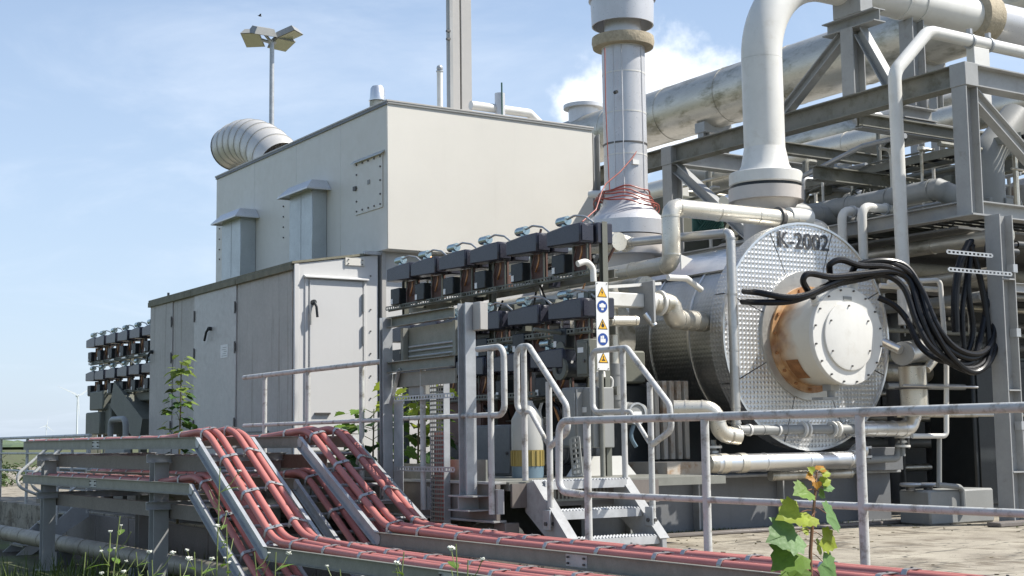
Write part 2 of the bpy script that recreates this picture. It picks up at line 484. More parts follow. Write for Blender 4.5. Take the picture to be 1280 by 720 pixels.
# lower ground: soil and rough grass running out to the horizon
def ground_mat():
    m = bpy.data.materials.new('soil_grass'); m.use_nodes = True
    n, l = m.node_tree.nodes, m.node_tree.links; b = n['Principled BSDF']; b.inputs['Roughness'].default_value = 0.95
    t = n.new('ShaderNodeTexCoord')
    a = n.new('ShaderNodeTexNoise'); a.inputs['Scale'].default_value = 0.9; a.inputs['Detail'].default_value = 9; l.new(t.outputs['Object'], a.inputs['Vector'])
    c = n.new('ShaderNodeTexNoise'); c.inputs['Scale'].default_value = 30; c.inputs['Detail'].default_value = 6; l.new(t.outputs['Object'], c.inputs['Vector'])
    r = n.new('ShaderNodeValToRGB'); l.new(a.outputs['Fac'], r.inputs[0])
    r.color_ramp.elements[0].position = 0.35; r.color_ramp.elements[0].color = (0.065, 0.055, 0.038, 1)
    r.color_ramp.elements[1].position = 0.62; r.color_ramp.elements[1].color = (0.085, 0.11, 0.03, 1)
    q = n.new('ShaderNodeMix'); q.data_type = 'RGBA'; q.blend_type = 'MULTIPLY'; q.inputs[0].default_value = 0.7
    l.new(r.outputs[0], q.inputs[6]); l.new(c.outputs['Color'], q.inputs[7]); 
    s = n.new('ShaderNodeMix'); s.data_type = 'RGBA'; s.blend_type = 'ADD'; s.inputs[0].default_value = 0.35
    l.new(q.outputs[2], s.inputs[6]); l.new(r.outputs[0], s.inputs[7])
    l.new(s.outputs[2], b.inputs['Base Color'])
    bn = n.new('ShaderNodeBump'); bn.inputs['Strength'].default_value = 0.8; bn.inputs['Distance'].default_value = 0.05
    l.new(c.outputs['Fac'], bn.inputs['Height']); l.new(bn.outputs[0], b.inputs['Normal'])
    M['soil_grass'] = m
ground_mat()
b = MB(); b.add([(-6000,-3000,GZ),(6000,-3000,GZ),(6000,9000,GZ),(-6000,9000,GZ)], [(0,1,2,3)])
struct(b.build('ground', 'soil_grass', smooth=0))

# concrete deck
def concrete_mat():
    m = bpy.data.materials.new('concrete'); m.use_nodes = True
    n, l = m.node_tree.nodes, m.node_tree.links; b = n['Principled BSDF']; b.inputs['Roughness'].default_value = 0.9
    t = n.new('ShaderNodeTexCoord')
    def noise(s, d=8, r=0.65, stretch=None):
        q = n.new('ShaderNodeTexNoise'); q.inputs['Scale'].default_value = s; q.inputs['Detail'].default_value = d; q.inputs['Roughness'].default_value = r
        if stretch:
            mp = n.new('ShaderNodeMapping'); mp.inputs['Scale'].default_value = stretch; l.new(t.outputs['Object'], mp.inputs[0]); l.new(mp.outputs[0], q.inputs['Vector'])
        else: l.new(t.outputs['Object'], q.inputs['Vector'])
        return q.outputs['Fac']
    def ramp(f, st):
        r = n.new('ShaderNodeValToRGB'); l.new(f, r.inputs[0])
        while len(r.color_ramp.elements) < len(st): r.color_ramp.elements.new(0.5)
        for e, (p, c) in zip(r.color_ramp.elements, st): e.position = p; e.color = c + (1,)
        return r.outputs[0]
    def mix(f, a, c, bt='MIX'):
        q = n.new('ShaderNodeMix'); q.data_type = 'RGBA'; q.blend_type = bt
        if isinstance(f, float): q.inputs[0].default_value = f
        else: l.new(f, q.inputs[0])
        for s, i in ((a, 6), (c, 7)):
            if isinstance(s, tuple): q.inputs[i].default_value = s + (1,)
            else: l.new(s, q.inputs[i])
        return q.outputs[2]
    base = ramp(noise(1.3), [(0.3, (0.18, 0.155, 0.12)), (0.5, (0.29, 0.26, 0.205)), (0.7, (0.37, 0.335, 0.265))])
    dirt = ramp(noise(3.2, 9, 0.72, (1, 0.5, 1)), [(0.50, (0, 0, 0)), (0.60, (1, 1, 1))])
    base = mix(dirt, base, (0.15, 0.125, 0.09))
    # cracks: thin iso-lines of two warped noises
    def lines(f, w):
        a = n.new('ShaderNodeMath'); a.operation = 'SUBTRACT'; l.new(f, a.inputs[0]); a.inputs[1].default_value = 0.5
        c = n.new('ShaderNodeMath'); c.operation = 'ABSOLUTE'; l.new(a.outputs[0], c.inputs[0])
        d = n.new('ShaderNodeMapRange'); l.new(c.outputs[0], d.inputs[0]); d.inputs[1].default_value = 0; d.inputs[2].default_value = w; d.inputs[3].default_value = 1; d.inputs[4].default_value = 0
        return d.outputs[0]
    cr = lines(noise(0.9, 4, 0.55, (0.35, 1.8, 1)), 0.011)
    base = mix(cr, base, (0.05, 0.045, 0.035))
    cr2 = lines(noise(2.1, 3, 0.5, (0.5, 1.5, 1)), 0.006)
    base = mix(cr2, base, (0.10, 0.09, 0.07))
    sp = ramp(noise(45, 3, 0.6), [(0.60, (0, 0, 0)), (0.70, (0.7, 0.7, 0.7))])
    base = mix(sp, base, (0.12, 0.11, 0.085))
    l.new(base, b.inputs['Base Color'])
    bn = n.new('ShaderNodeBump'); bn.inputs['Strength'].default_value = 0.6; bn.inputs['Distance'].default_value = 0.012
    l.new(noise(26, 6, 0.7), bn.inputs['Height']); l.new(bn.outputs[0], b.inputs['Normal'])
    M['concrete'] = m
concrete_mat()
b = MB(); b.box((6.12, -14, GZ-0.2), (70, 70, 0.0))
deck = struct(b.build('concrete_deck', 'concrete', smooth=0, bevel=0.012))
b = MB()   # low kerb along the machine pit
b.box((8.7, 10.78, 0.0), (12.2, 10.92, 0.035)); b.box((12.2, 9.62, 0.0), (40, 9.80, 0.05))
struct(b.build('kerb', 'skid_brown', bevel=0.01))

# far fields and tree belt on the horizon
b = MB(); b.add([(-3000, 900, GZ+0.3), (2500, 900, GZ+0.3), (3500, 5200, GZ+2.5), (-4500, 5200, GZ+2.5)], [(0, 1, 2, 3)])
struct(b.build('far_field', 'far_field', smooth=0))
rnd = random.Random(3)
b = MB()
for k in range(420):
    d = rnd.uniform(900, 1500); an = R(rnd.uniform(-12, 42))
    x, y = d*math.sin(an), d*math.cos(an); h = rnd.uniform(3.5, 7.5); w = rnd.uniform(7, 20)
    b.sphere((x, y, GZ+h*0.45), 1, 6, 4, (w, w, h*0.6))
tag(b.build('tree_belt', 'far_green', smooth=0), 'distant belt of green trees along the horizon at the far left', 'tree belt', kind='stuff')

# ================================================================ ENCLOSURE (large beige box)
BX, BY, BX1, BY1, BZ0, BZ1 = 8.80, 16.66, 12.22, 23.0, 3.54, 5.59
enc = thing('machine_enclosure', 'large windowless beige sheet metal enclosure behind the row of black actuators', 'enclosure', (BX, BY, 0.62))
b = MB(); b.box((BX+0.012, BY+0.012, BZ0), (BX1-0.01, BY1, BZ1-0.03)); b.build('body', 'wall_beige', enc)
b = MB(); b.box((BX-0.012, BY-0.012, BZ0+0.012), (BX1+0.012, BY+0.010, BZ1-0.014)); b.build('front_panel', 'wall_beige', enc, bevel=0.004)
ys = [BY+0.012, 18.1, 19.65, 21.3, BY1]
for i in range(4):
    b = MB(); b.box((BX-0.010, ys[i]+0.002, BZ0+0.010), (BX+0.010, ys[i+1]-0.002, BZ1-0.018)); b.build('side_panel', 'wall_beige', enc, bevel=0.003)
b = MB(); b.box((BX-0.035, BY-0.035, BZ1-0.013), (BX1+0.035, BY1+0.03, BZ1+0.012)); b.build('roof', 'wall_grey', enc, bevel=0.004)
b = MB(); b.box((BX-0.030, BY-0.030, BZ1-0.052), (BX-0.013, BY1, BZ1-0.015)); b.build('roof_trim', 'skid_grey', enc)
b = MB(); b.box((BX-0.02, BY-0.030, BZ1-0.040), (BX1+0.03, BY-0.014, BZ1-0.015)); b.build('roof_trim', 'box_grey', enc)
# lower, set-back wall of the enclosure
b = MB(); b.box((BX+0.02, BY+0.22, 0.62), (BX1-0.05, BY1, BZ0-0.002)); b.build('lower_wall', 'door_white', enc)
b = MB(); b.box((BX+0.0, BY+0.18, 0.62), (BX+0.06, BY+0.22, BZ0-0.004)); b.build('corner_post', 'wall_grey', enc)
for x in (BX+0.9, BX+1.9):
    b = MB(); b.prism([(x, BY+0.02, BZ0-0.002), (x, BY+0.22, BZ0-0.002), (x, BY+0.22, BZ0-0.2)], (0.02, 0, 0)); b.build('bracket', 'wall_grey', enc)
# steel column between enclosure and stack
b = MB(); b.box((BX1+0.02, BY+0.05, 0.62), (BX1+0.06, BY+0.25, BZ1-0.05)); b.build('corner_channel', 'wall_grey', enc, bevel=0.004)
b = MB(); b.hbeam((BX1+0.15, BY+0.15, 0.62), (BX1+0.15, BY+0.15, BZ1-0.06), 0.12, 0.16, up=V((1, 0, 0))); b.build('corner_column', 'paint_steel', enc)

# bolted access panel on the shaded side
pa = P(446, 205, 'x', BX); pb = P(482, 262, 'x', BX)
y0, y1 = pb.y+0.05, pa.y; z1 = P(462, 197, 'x', BX).z; z0 = P(464, 264, 'x', BX).z
b = MB(); b.box((BX-0.026, y0, z0), (BX-0.011, y1, z1)); pan = b.build('access_panel', 'wall_beige', enc, bevel=0.003)
b = MB(); b.prism([(BX-0.011, y0-0.05, z1+0.01), (BX-0.07, y0-0.05, z1-0.03), (BX-0.07, y0-0.05, z1-0.022), (BX-0.011, y0-0.05, z1+0.03)], (0, y1-y0+0.12, 0)); b.build('drip_edge', 'duct_zinc', enc)
b = MB(); b.box((BX-0.05, y1-0.05, (z0+z1)/2-0.03), (BX-0.027, y1+0.03, (z0+z1)/2+0.03)); b.build('latch', 'bolt', enc)
b = MB(); b.box((BX-0.034, (y0+y1)/2-0.05, (z0+z1)/2), (BX-0.027, (y0+y1)/2+0.02, (z0+z1)/2+0.06)); b.build('label_plate', 'box_grey', enc)
me = None
def rivets(pts, parent, r=0.014, nrm=(-1, 0, 0), m='bolt', h=0.014, name='bolt'):
    me = None
    for p in pts:
        if me is None:
            q = MB(); q.cyl((0, 0, 0), V(nrm)*h, r, n=6); o = q.build(name, m); me = o.data
        else:
            o = bpy.data.objects.new(name, me); COL.objects.link(o)
        o.parent = parent; o.location = V(p)-wloc(parent)
pts = []
for k in range(5):
    yy = y0+0.05+(y1-y0-0.1)*k/4
    pts += [(BX-0.026, yy, z0+0.05), (BX-0.026, yy, z1-0.05)]
for k in range(1, 4):
    zz = z0+(z1-z0)*k/4
    pts += [(BX-0.026, y0+0.05, zz), (BX-0.026, y1-0.05, zz)]
rivets(pts, enc)
for px in (354.5, 274.5):
    q = [P(px, y, 'x', BX-0.011) for y in ((258, 271, 284, 297) if px > 300 else (286, 299, 312, 324))]
    rivets(q, enc, 0.013)

# intake hoods standing against the shaded side, on the cabin roof
def hood(pxf, pxr, pyt, pyb, length, label):
    a = P(pxr, pyb, 'x', BX-0.02)          # front right lower corner
    zt = P(pxr, pyt, 'x', BX-0.02).z
    y0 = a.y; x1 = BX-0.014; x0 = P(pxf, pyb, 'y', y0).x
    z0 = 3.40; t = thing('intake_hood', label, 'air vent', ((x0+x1)/2, y0+length/2, z0), group='zinc intake hoods')
    y1 = y0+length
    b = MB(); b.box((x0, y0, z0), (x1, y1, zt)); b.build('duct', 'duct_zinc', t, bevel=0.006)
    b = MB(); b.box((x0-0.015, y0-0.012, z0+0.02), (x1-0.002, y0-0.001, z0+0.07)); b.build('base_flange', 'duct_zinc', t)
    o = 0.14; zc = zt-0.02
    lo = [(x0-o, y0-o, zc), (x1-0.002, y0-o, zc), (x1-0.002, y1+o, zc), (x0-o, y1+o, zc)]
    hi = [(x0-0.01, y0-0.01, zc+0.14), (x1-0.003, y0-0.01, zc+0.14), (x1-0.003, y1+0.01, zc+0.14), (x0-0.01, y1+0.01, zc+0.14)]
    b = MB(); b.add(lo+hi, [(0, 1, 5, 4), (1, 2, 6, 5), (2, 3, 7, 6), (3, 0, 4, 7), (4, 5, 6, 7), (3, 2, 1, 0)]); b.build('cap', 'zinc_sunlit', t, smooth=0)
    b = MB()
    for i in range(4):
        p, q = V(lo[i]), V(lo[(i+1) % 4])
        if i == 1: continue
        b.obox(p-V((0, 0, 0.012)), q-V((0, 0, 0.012)), 0.012, 0.022)
    b.build('cap_rim', 'zinc_sunlit', t)
    b = MB(); b.box((x0-0.004, y0+length*0.48, z0+0.02), (x0-0.001, y0+length*0.5, zt-0.03)); b.build('seam', 'duct_zinc', t)
hood(390, 408, 236, 322, 0.81, 'zinc air intake hood nearer the beige enclosure corner, taller in view')
hood(300, 319, 271, 345, 0.81, 'zinc air intake hood at the far end of the cabin roof, smaller in view')

# ================================================================ CABIN (grey side room with doors)
CX, CY, CX1, CY1, CZ0, CZ1 = 7.543, 16.885, 8.76, 22.6, 0.66, 3.303
cab = thing('equipment_cabin', 'long weathered grey cabin with steel doors and mossy roof edge beside the beige enclosure', 'cabin', (CX, CY, 0.62))
b = MB(); b.prism([(CX+0.02, CY+0.02, CZ0), (CX1, CY+0.02, CZ0), (CX1, CY+0.02, 3.50), (CX+0.02, CY+0.02, CZ1)], (0, CY1-CY-0.02, 0)); b.build('body', 'wall_weathered', cab)
yb = [CY+0.06] + [P(px, 460, 'x', CX).y for px in (297, 244, 217)] + [CY1]
for i in range(4):
    nm = 'side_door' if i in (1, 3) else 'side_panel'
    b = MB(); b.box((CX-0.012-(0.016 if i in (1, 3) else 0), yb[i]+0.008, CZ0+0.04), (CX+0.019, yb[i+1]-0.008, CZ1-0.04)); o = b.build(nm, 'wall_weathered' if i != 1 else 'wall_grey', cab, bevel=0.004)
    if i in (1, 3):
        for yy in ([yb[i]+0.03, yb[i+1]-0.03] if i == 1 else [yb[i]+0.03]):
            for zz in (2.9, 2.33, 1.25):
                b = MB(); b.cyl((CX-0.035, yy, zz-0.085), (CX-0.035, yy, zz+0.085), 0.014, n=8); b.box((CX-0.030, yy-0.03, zz-0.06), (CX-0.029+0.002, yy+0.03, zz+0.06)); b.build('hinge', 'bolt', o)
        for (px, py) in (((264, 411), (262, 540)) if i == 1 else ((191, 440),)):
            q = P(px, py, 'x', CX-0.03)
            b = MB(); b.cyl(q+V((0.01, 0, 0)), q+V((-0.05, 0, 0)), 0.03, n=10); b.tube([q+V((-0.045, 0, 0)), q+V((-0.055, 0.06, -0.05)), q+V((-0.055, 0.13, -0.17))], 0.018, n=8, bend=0.05); b.build('handle', 'dark_case', o)
q = P(280.5, 439, 'x', CX-0.028)
b = MB(); b.box((CX-0.034, q.y-0.14, q.z-0.095), (CX-0.0285, q.y+0.14, q.z+0.095)); b.build('notice_plate', 'label_white', cab)
b = MB()
for k in range(5):
    b.box((CX-0.036, q.y-0.10+0.03*(k % 2), q.z-0.07+k*0.03), (CX-0.0345, q.y+0.09-0.04*(k % 3), q.z-0.063+k*0.03))
b.build('notice_print', 'box_grey', cab)
# vent slots low on the near side panel
for k in range(3):
    b = MB(); b.box((CX-0.03, yb[0]+0.75, 1.02+k*0.05), (CX-0.013, yb[0]+1.5, 1.035+k*0.05)); b.build('vent_slot', 'skid_grey', cab)
# roof, rising towards the enclosure, with mossy eaves
b = MB(); b.prism([(CX-0.05, CY-0.02, CZ1), (CX1+0.01, CY-0.02, 3.505), (CX1+0.01, CY-0.02, 3.535), (CX-0.05, CY-0.02, CZ1+0.03)], (0, CY1-CY+0.06, 0)); b.build('roof', 'roof_moss', cab)
for i, (a_, c_) in enumerate(((CY+0.02, 18.8), (18.82, 20.6), (20.62, CY1+0.03))):
    b = MB(); b.box((CX-0.065, a_, CZ1-0.085), (CX-0.015, c_, CZ1-0.004)); b.build('eaves_board', 'roof_moss', cab, bevel=0.006)
# front face with white door
b = MB(); b.box((CX-0.014, CY-0.016, CZ0), (CX+0.052, CY+0.019, CZ1+0.002)); b.build('corner_trim', 'door_white', cab, bevel=0.004)
b = MB(); b.prism([(CX+0.056, CY-0.004, CZ0), (CX1-0.004, CY-0.004, CZ0), (CX1-0.004, CY-0.004, 3.495), (CX+0.056, CY-0.004, CZ1+0.008)], (0, 0.022, 0)); b.build('front_wall', 'door_white', cab, bevel=0.003)
dx0, dx1 = P(386, 440, 'y', CY).x, P(452, 440, 'y', CY).x; dz1 = P(418, 351, 'y', CY).z; dz0 = 0.86
b = MB(); b.box((dx0, CY-0.03, dz0), (dx1, CY-0.006, dz1)); dr = b.build('door', 'door_white', cab, bevel=0.006)
b = MB(); b.box((dx0-0.06, CY-0.022, dz0-0.02), (dx0-0.022, CY-0.006, dz1+0.02)); b.build('door_frame', 'door_white', cab, bevel=0.003)
b = MB(); b.box((dx1+0.022, CY-0.022, dz0-0.02), (dx1+0.06, CY-0.006, dz1+0.02)); b.build('door_frame', 'door_white', cab, bevel=0.003)
b = MB(); b.prism([(dx0-0.08, CY-0.006, dz1+0.02), (dx0-0.08, CY-0.075, dz1+0.02), (dx0-0.08, CY-0.075, dz1+0.035), (dx0-0.08, CY-0.006, dz1+0.06)], (dx1-dx0+0.16, 0, 0)); b.build('door_hood', 'door_white', cab)
q = P(391, 378, 'y', CY-0.03)
b = MB(); b.cyl(q, q+V((0, -0.05, 0)), 0.035, n=10); b.tube([q+V((0, -0.05, 0)), q+V((0.02, -0.07, -0.06)), q+V((0.035, -0.07, -0.2))], 0.018, n=8, bend=0.05); b.build('handle', 'dark_case', dr)
b = MB(); b.tube([q+V((-0.03, -0.03, -0.05)), q+V((-0.05, -0.04, -0.16)), q+V((-0.045, -0.03, -0.30))], 0.012, n=6, bend=0.05); b.build('handle', 'box_grey', dr)
q = P(393, 517, 'y', CY-0.03)
b = MB(); b.box((q.x, q.y-0.03, q.z-0.012), (q.x+0.22, q.y, q.z+0.012)); b.build('door_latch', 'bolt', dr)
for (py) in (379, 419):
    q = P(453, py, 'y', CY-0.03)
    b = MB(); b.box((q.x-0.012, CY-0.045, q.z-0.115), (q.x+0.02, CY-0.02, q.z+0.115)); b.cyl((q.x+0.004, CY-0.05, q.z-0.12), (q.x+0.004, CY-0.05, q.z+0.12), 0.015, n=8); b.build('hinge', 'box_grey', dr)
rivets([P(463, y, 'y', CY-0.004) for y in (345, 387, 414, 442, 470, 498)], cab, 0.011, (0, -1, 0))
b = MB(); q = P(432, 323, 'y', CY-0.006); q2 = P(455, 331, 'y', CY)
b.box((q.x-0.01, CY-0.028, q2.z-0.02), (q2.x, CY-0.006, q2.z+0.08)); b.build('lifting_plate', 'wall_beige', cab)
rivets([(q.x+0.03, CY-0.028, q2.z+0.0), (q.x+0.03, CY-0.028, q2.z+0.055), (q2.x-0.04, CY-0.028, q2.z+0.0), (q2.x-0.04, CY-0.028, q2.z+0.055)], cab, 0.009, (0, -1, 0))
b = MB(); b.box((CX1-0.22, CY-0.05, 3.485), (CX1+0.03, CY+0.02, 3.532)); b.build('roof_bracket', 'galv', cab, bevel=0.004)
b = MB(); b.box((CX+0.02, CY+0.02, 0.62), (CX1, CY1, CZ0-0.002)); b.build('plinth', 'skid_grey', cab)
b = MB(); b.cyl((CX+0.1, 22.1, CZ1), (CX+0.1, 22.1, CZ1+0.12), 0.02, n=8); b.build('roof_stud', 'bolt', cab)

# ================================================================ PLATFORM, RAILINGS, STAIRS
def perf_strip(b, a, c, w, pitch=0.05, up=None, t=0.004, side=0.02, rib=0.018):
    """slotted steel strip from a to c: two edge strips and cross ribs"""
    a, c = V(a), V(c); d = c-a; L = d.length; d.normalize()
    s, u = basis(d, up)
    for k in (-1, 1):
        b.obox(a+s*k*(w/2-side/2), c+s*k*(w/2-side/2), side, t, u)
    n = max(2, int(L/pitch))
    for i in range(n+1):
        p = a + d*(L*i/n)
        b.obox(p-s*(w/2-side*0.9), p+s*(w/2-side*0.9), rib, t*0.9, u)

plat = thing('work_platform', 'raised grey steel work platform with grating floor behind the left cable trays', 'platform', (6.3, 12.5, 0.0))
b = MB(); b.box((6.30, 10.02, 0.30), (6.34, 23.5, 0.595)); b.build('edge_beam', 'skid_brown', plat)
b = MB(); b.box((6.27, 10.02, 0.596), (6.40, 23.5, 0.618)); b.build('edge_flange', 'paint_steel', plat, bevel=0.003)
b = MB(); b.box((6.27, 10.02, 0.278), (6.40, 23.5, 0.298)); b.build('edge_flange', 'paint_steel', plat, bevel=0.003)
b = MB(); b.box((6.41, 9.99, 0.54), (8.8, 23.5, 0.612)); b.build('grating_floor', 'galv_dull', plat)
b = MB(); b.box((6.42, 9.96, 0.40), (7.98, 9.988, 0.60)); b.build('end_beam', 'skid_brown', plat)
b = MB(); b.box((6.342, 10.25, 0.62), (6.36, 10.95, 0.80)); b.build('kick_plate', 'galv_dull', plat)
b = MB(); b.box((6.342, 11.0, 0.62), (6.36, 15.1, 0.76)); b.build('kick_plate', 'galv_dull', plat)
for y in (10.06, 12.6, 15.4, 18.4, 21.2):
    b = MB(); b.box((6.36, y-0.08, 0.0), (6.50, y+0.10, 0.276)); b.build('leg', 'skid_brown', plat, bevel=0.006)
b = MB(); perf_strip(b, (6.6, 9.945, 0.5), (7.4, 9.945, 0.5), 0.12, 0.04, V((0, -1, 0))); b.build('slotted_riser', 'galv_dull', plat)

for k in range(9):  # added dark panels, standing in for the shade below the trays
    b = MB(); b.box((6.085, 10.1+k*1.5, GZ), (6.115, 11.58+k*1.5, -0.03)); b.build('shade_panel', 'skid_brown', plat, bevel=0.004)

pr = thing('platform_railing', 'pale grey tubular railing on the platform in front of the cabin door', 'railing', (6.18, 12.5, 0.62))
RR = 0.026
b = MB(); b.tube([(6.18, 15.25, 1.72), (6.18, 11.66, 1.72)], RR, 12); b.build('top_rail', 'paint_rail', pr)
b = MB(); b.tube([(6.18, 10.10, 1.73), (6.18, 9.69, 1.73), (6.18, 9.69, 1.17), (6.18, 9.90, 1.17)], RR, 12, bend=0.09); b.build('end_loop', 'paint_rail', pr)
b = MB(); b.tube([(6.18, 15.24, 1.17), (6.18, 11.66, 1.17)], RR*0.8, 12); b.build('middle_rail', 'paint_rail', pr)
b = MB(); b.tube([(6.185, 11.5, 1.175), (6.185, 9.93, 1.175)], RR*0.8, 12); b.build('middle_rail', 'paint_rail', pr)
for y in (14.64, 13.5, 12.26, 11.05, 9.90):
    b = MB(); b.tube([(6.18, y, 0.36), (6.18, y, 1.70)], RR, 12); b.build('post', 'paint_rail', pr)
    b = MB(); b.box((6.205, y-0.05, 0.36), (6.268, y+0.05, 0.56)); b.build('mount_plate', 'paint_steel', pr)

fr = thing('deck_railing', 'weathered pale grey tubular railing across the foreground, lower right', 'railing', (6.18, 6.0, 0.0))
FRR = 0.0285
b = MB(); b.tube([(6.18, -2.0, 1.085), (6.18, 8.91, 1.105), (6.18, 8.93, 0.57), (6.18, 8.63, 0.555)], FRR, 14, bend=0.10); b.build('top_rail', 'paint_rail', fr)
b = MB(); b.tube([(6.18, 8.65, 0.556), (6.18, -2.0, 0.545)], FRR*0.78, 12); b.build('middle_rail', 'paint_rail', fr)
for y in (8.55, 7.21, 5.83, 4.45, 3.07, 1.7):
    b = MB(); b.tube([(6.18, y, 0.0), (6.18, y, 1.08)], FRR, 14); b.build('post', 'paint_rail', fr)
    b = MB(); b.cyl((6.18, y, 0.0), (6.18, y, 0.012), 0.065, n=16); b.build('foot_plate', 'paint_rail', fr)

# ---- three-step stair with looped handrails
st = thing('step_stair', 'short galvanised stair of three serrated treads with looped handrails', 'stairs', (7.04, 9.5, 0.0))
XL, XR = 6.585, 7.50
for x0, x1 in ((XL-0.02, XL+0.03), (XR-0.025, XR+0.025)):
    b = MB()
    poly = [(x0, 9.99, 0.60), (x0, 9.83, 0.625), (x0, 9.30, 0.13), (x0, 9.30, 0.0), (x0, 9.44, 0.0), (x0, 9.99, 0.36)]
    b.prism(poly, (x1-x0, 0, 0)); b.build('stringer', 'stair_steel', st, bevel=0.004)
    b = MB(); d = V((0, -0.53, -0.495)).normalized(); n_ = V((0, -d.z, d.y))
    if n_.z < 0: n_ = -n_
    p0, p1 = V(((x0+x1)/2, 9.83, 0.625)), V(((x0+x1)/2, 9.30, 0.13))
    b.obox(p0+n_*0.004, p1+n_*0.004, 0.10, 0.008, n_); b.build('stringer_flange', 'stair_steel', st)
for i, (y, z) in enumerate(((9.76, 0.625), (9.55, 0.385), (9.33, 0.165))):
    tr = MB(); dpt = 0.25
    tr.box((XL+0.035, y, z-0.075), (XR-0.03, y+0.008, z-0.008))
    tr.box((XL+0.035, y+dpt-0.008, z-0.06), (XR-0.03, y+dpt, z-0.008))
    o = tr.build('tread', 'galv_mid', st)
    g = MB(); nb = 26
    for k in range(nb):
        x = XL+0.045+(XR-XL-0.085)*k/(nb-1)
        pts = []
        m = 6
        for j in range(m):
            pts += [(x, y+0.004+(dpt-0.01)*j/m, z-0.006), (x, y+0.004+(dpt-0.01)*(j+0.5)/m, z+0.003)]
        pts += [(x, y+dpt-0.006, z-0.006), (x, y+dpt-0.006, z-0.035), (x, y+0.004, z-0.035)]
        g.prism(pts, (0.012, 0, 0))
    g.build('grating_bars', 'galv_mid', o)
    b = MB()
    for xx in (XL+0.031, XR-0.028):
        b.box((xx, y+0.03, z-0.07), (xx+0.003, y+0.2, z-0.01))
    b.build('end_plates', 'galv', o)
HR = 0.0265
def handrail(x, yp1, yp2, yback, ybend, yend, label):
    b = MB()
    b.tube([(x, yp1, 1.20), (x, yback, 1.205), (x, yback, 1.755), (x, ybend, 1.755), (x, yend, 1.24), (x, yend-0.02, 1.03), (x, yp2-0.01, 0.91)], HR, 14, bend=0.085)
    b.build('handrail', 'paint_rail', st)
    b = MB(); b.tube([(x, yp1, 1.20), (x, yp1-0.09, 1.20), (x, yp2+0.02, 0.925)], HR*0.75, 12, bend=0.06); b.build('middle_rail', 'paint_rail', st)
    for y, z0, z1 in ((yp1, 0.625, 1.745), (yp2, 0.26, 1.44)):
        b = MB(); b.tube([(x, y, z0), (x, y, z1)], HR, 14); b.build('post', 'paint_rail', st)
        if z0 < 0.5:
            b = MB(); b.box((x-0.045, y-0.05, z0-0.03), (x-0.028, y+0.05, z0+0.13)); b.build('post_plate', 'galv', st, bevel=0.003)
            b = MB(); b.cyl((x-0.06, y, z0+0.02), (x-0.044, y, z0+0.02), 0.018, n=6); b.build('bolt', 'bolt', st)
            b = MB(); b.cyl((x, y-0.03, z0+0.02), (x, y-0.045, z0+0.02), 0.016, n=6); b.build('bolt', 'bolt', st)
handrail(XL-0.02, 9.98, 9.61, 10.09, 9.90, 9.36, '')
handrail(XR, 9.82, 9.45, 10.28, 9.76, 9.19, '')

# ---- galvanised cable frame at the platform edge
gf = thing('cable_riser_frame', 'open galvanised steel frame with channel crossbars standing at the platform edge', 'frame', (6.2, 10.95, 0.42))
yL0, yL1 = 11.66, 11.42
b = MB(); b.chan((6.16, 11.62, 0.40), (6.16, 11.62, 2.115), 0.07, 0.10, 0.008, V((0, 1, 0)), 1); b.build('post', 'galv', gf)
b = MB(); b.box((6.165, 11.40, 0.40), (6.172, 11.58, 1.35)); b.build('gusset_plate', 'galv', gf)
b = MB(); b.hbeam((6.20, 10.31, 0.51), (6.20, 10.31, 2.14), 0.13, 0.10, 0.010, V((0, 1, 0))); b.build('post', 'galv', gf)
b = MB(); b.hbeam((6.10, 10.31, 0.44), (6.30, 10.31, 0.44), 0.13, 0.34, 0.012); b.build('bracket_beam', 'paint_steel', gf)
for z0, z1 in ((2.02, 2.115), (1.60, 1.70)):
    b = MB(); b.chan((6.155, 10.43, (z0+z1)/2), (6.155, 11.58, (z0+z1)/2), z1-z0, 0.06, 0.008, None, -1); b.build('crossbar', 'galv_dull', gf)
b = MB(); b.box((6.26, 10.43, 1.71), (6.275, 11.58, 2.01)); b.build('back_plate', 'galv_dull', gf)
for z in (1.74, 1.79, 1.83):
    b = MB(); b.tube([(6.235, 10.46, z), (6.235, 11.4, z)], 0.009, 8); b.build('conduit', 'galv', gf)
for y in (10.5, 11.45):
    b = MB(); b.box((6.20, y, 1.71), (6.25, y+0.05, 2.01)); b.build('strut', 'galv_dull', gf)
b = MB(); b.box((6.155, 10.43, 1.46), (6.17, 11.57, 1.59)); b.build('back_panel', 'galv_dull', gf)
b = MB(); b.box((6.22, 10.12, 1.90), (6.30, 10.24, 2.14)); b.build('cable_box', 'wall_grey', gf, bevel=0.005)
for z, a_, c_ in ((1.355, 11.5, 10.42), (0.72, 11.5, 10.42)):
    b = MB(); perf_strip(b, (6.13, a_, z), (6.13, c_, z), 0.045, 0.05, V((-1, 0, 0)), side=0.012, rib=0.022); b.build('slotted_strut', 'galv', gf)
b = MB(); b.box((6.18, 11.05, 1.38), (6.30, 11.32, 1.58)); b.build('junction_box', 'box_grey', gf, bevel=0.006)
b = MB(); b.angle((6.14, 11.55, 1.3), (6.14, 11.38, 1.62), 0.04, 0.005); b.build('brace', 'galv', gf)
b = MB(); b.tube([(6.22, 11.12, 0.63), (6.22, 11.12, 1.58)], 0.018, 10); b.build('conduit', 'galv', gf)
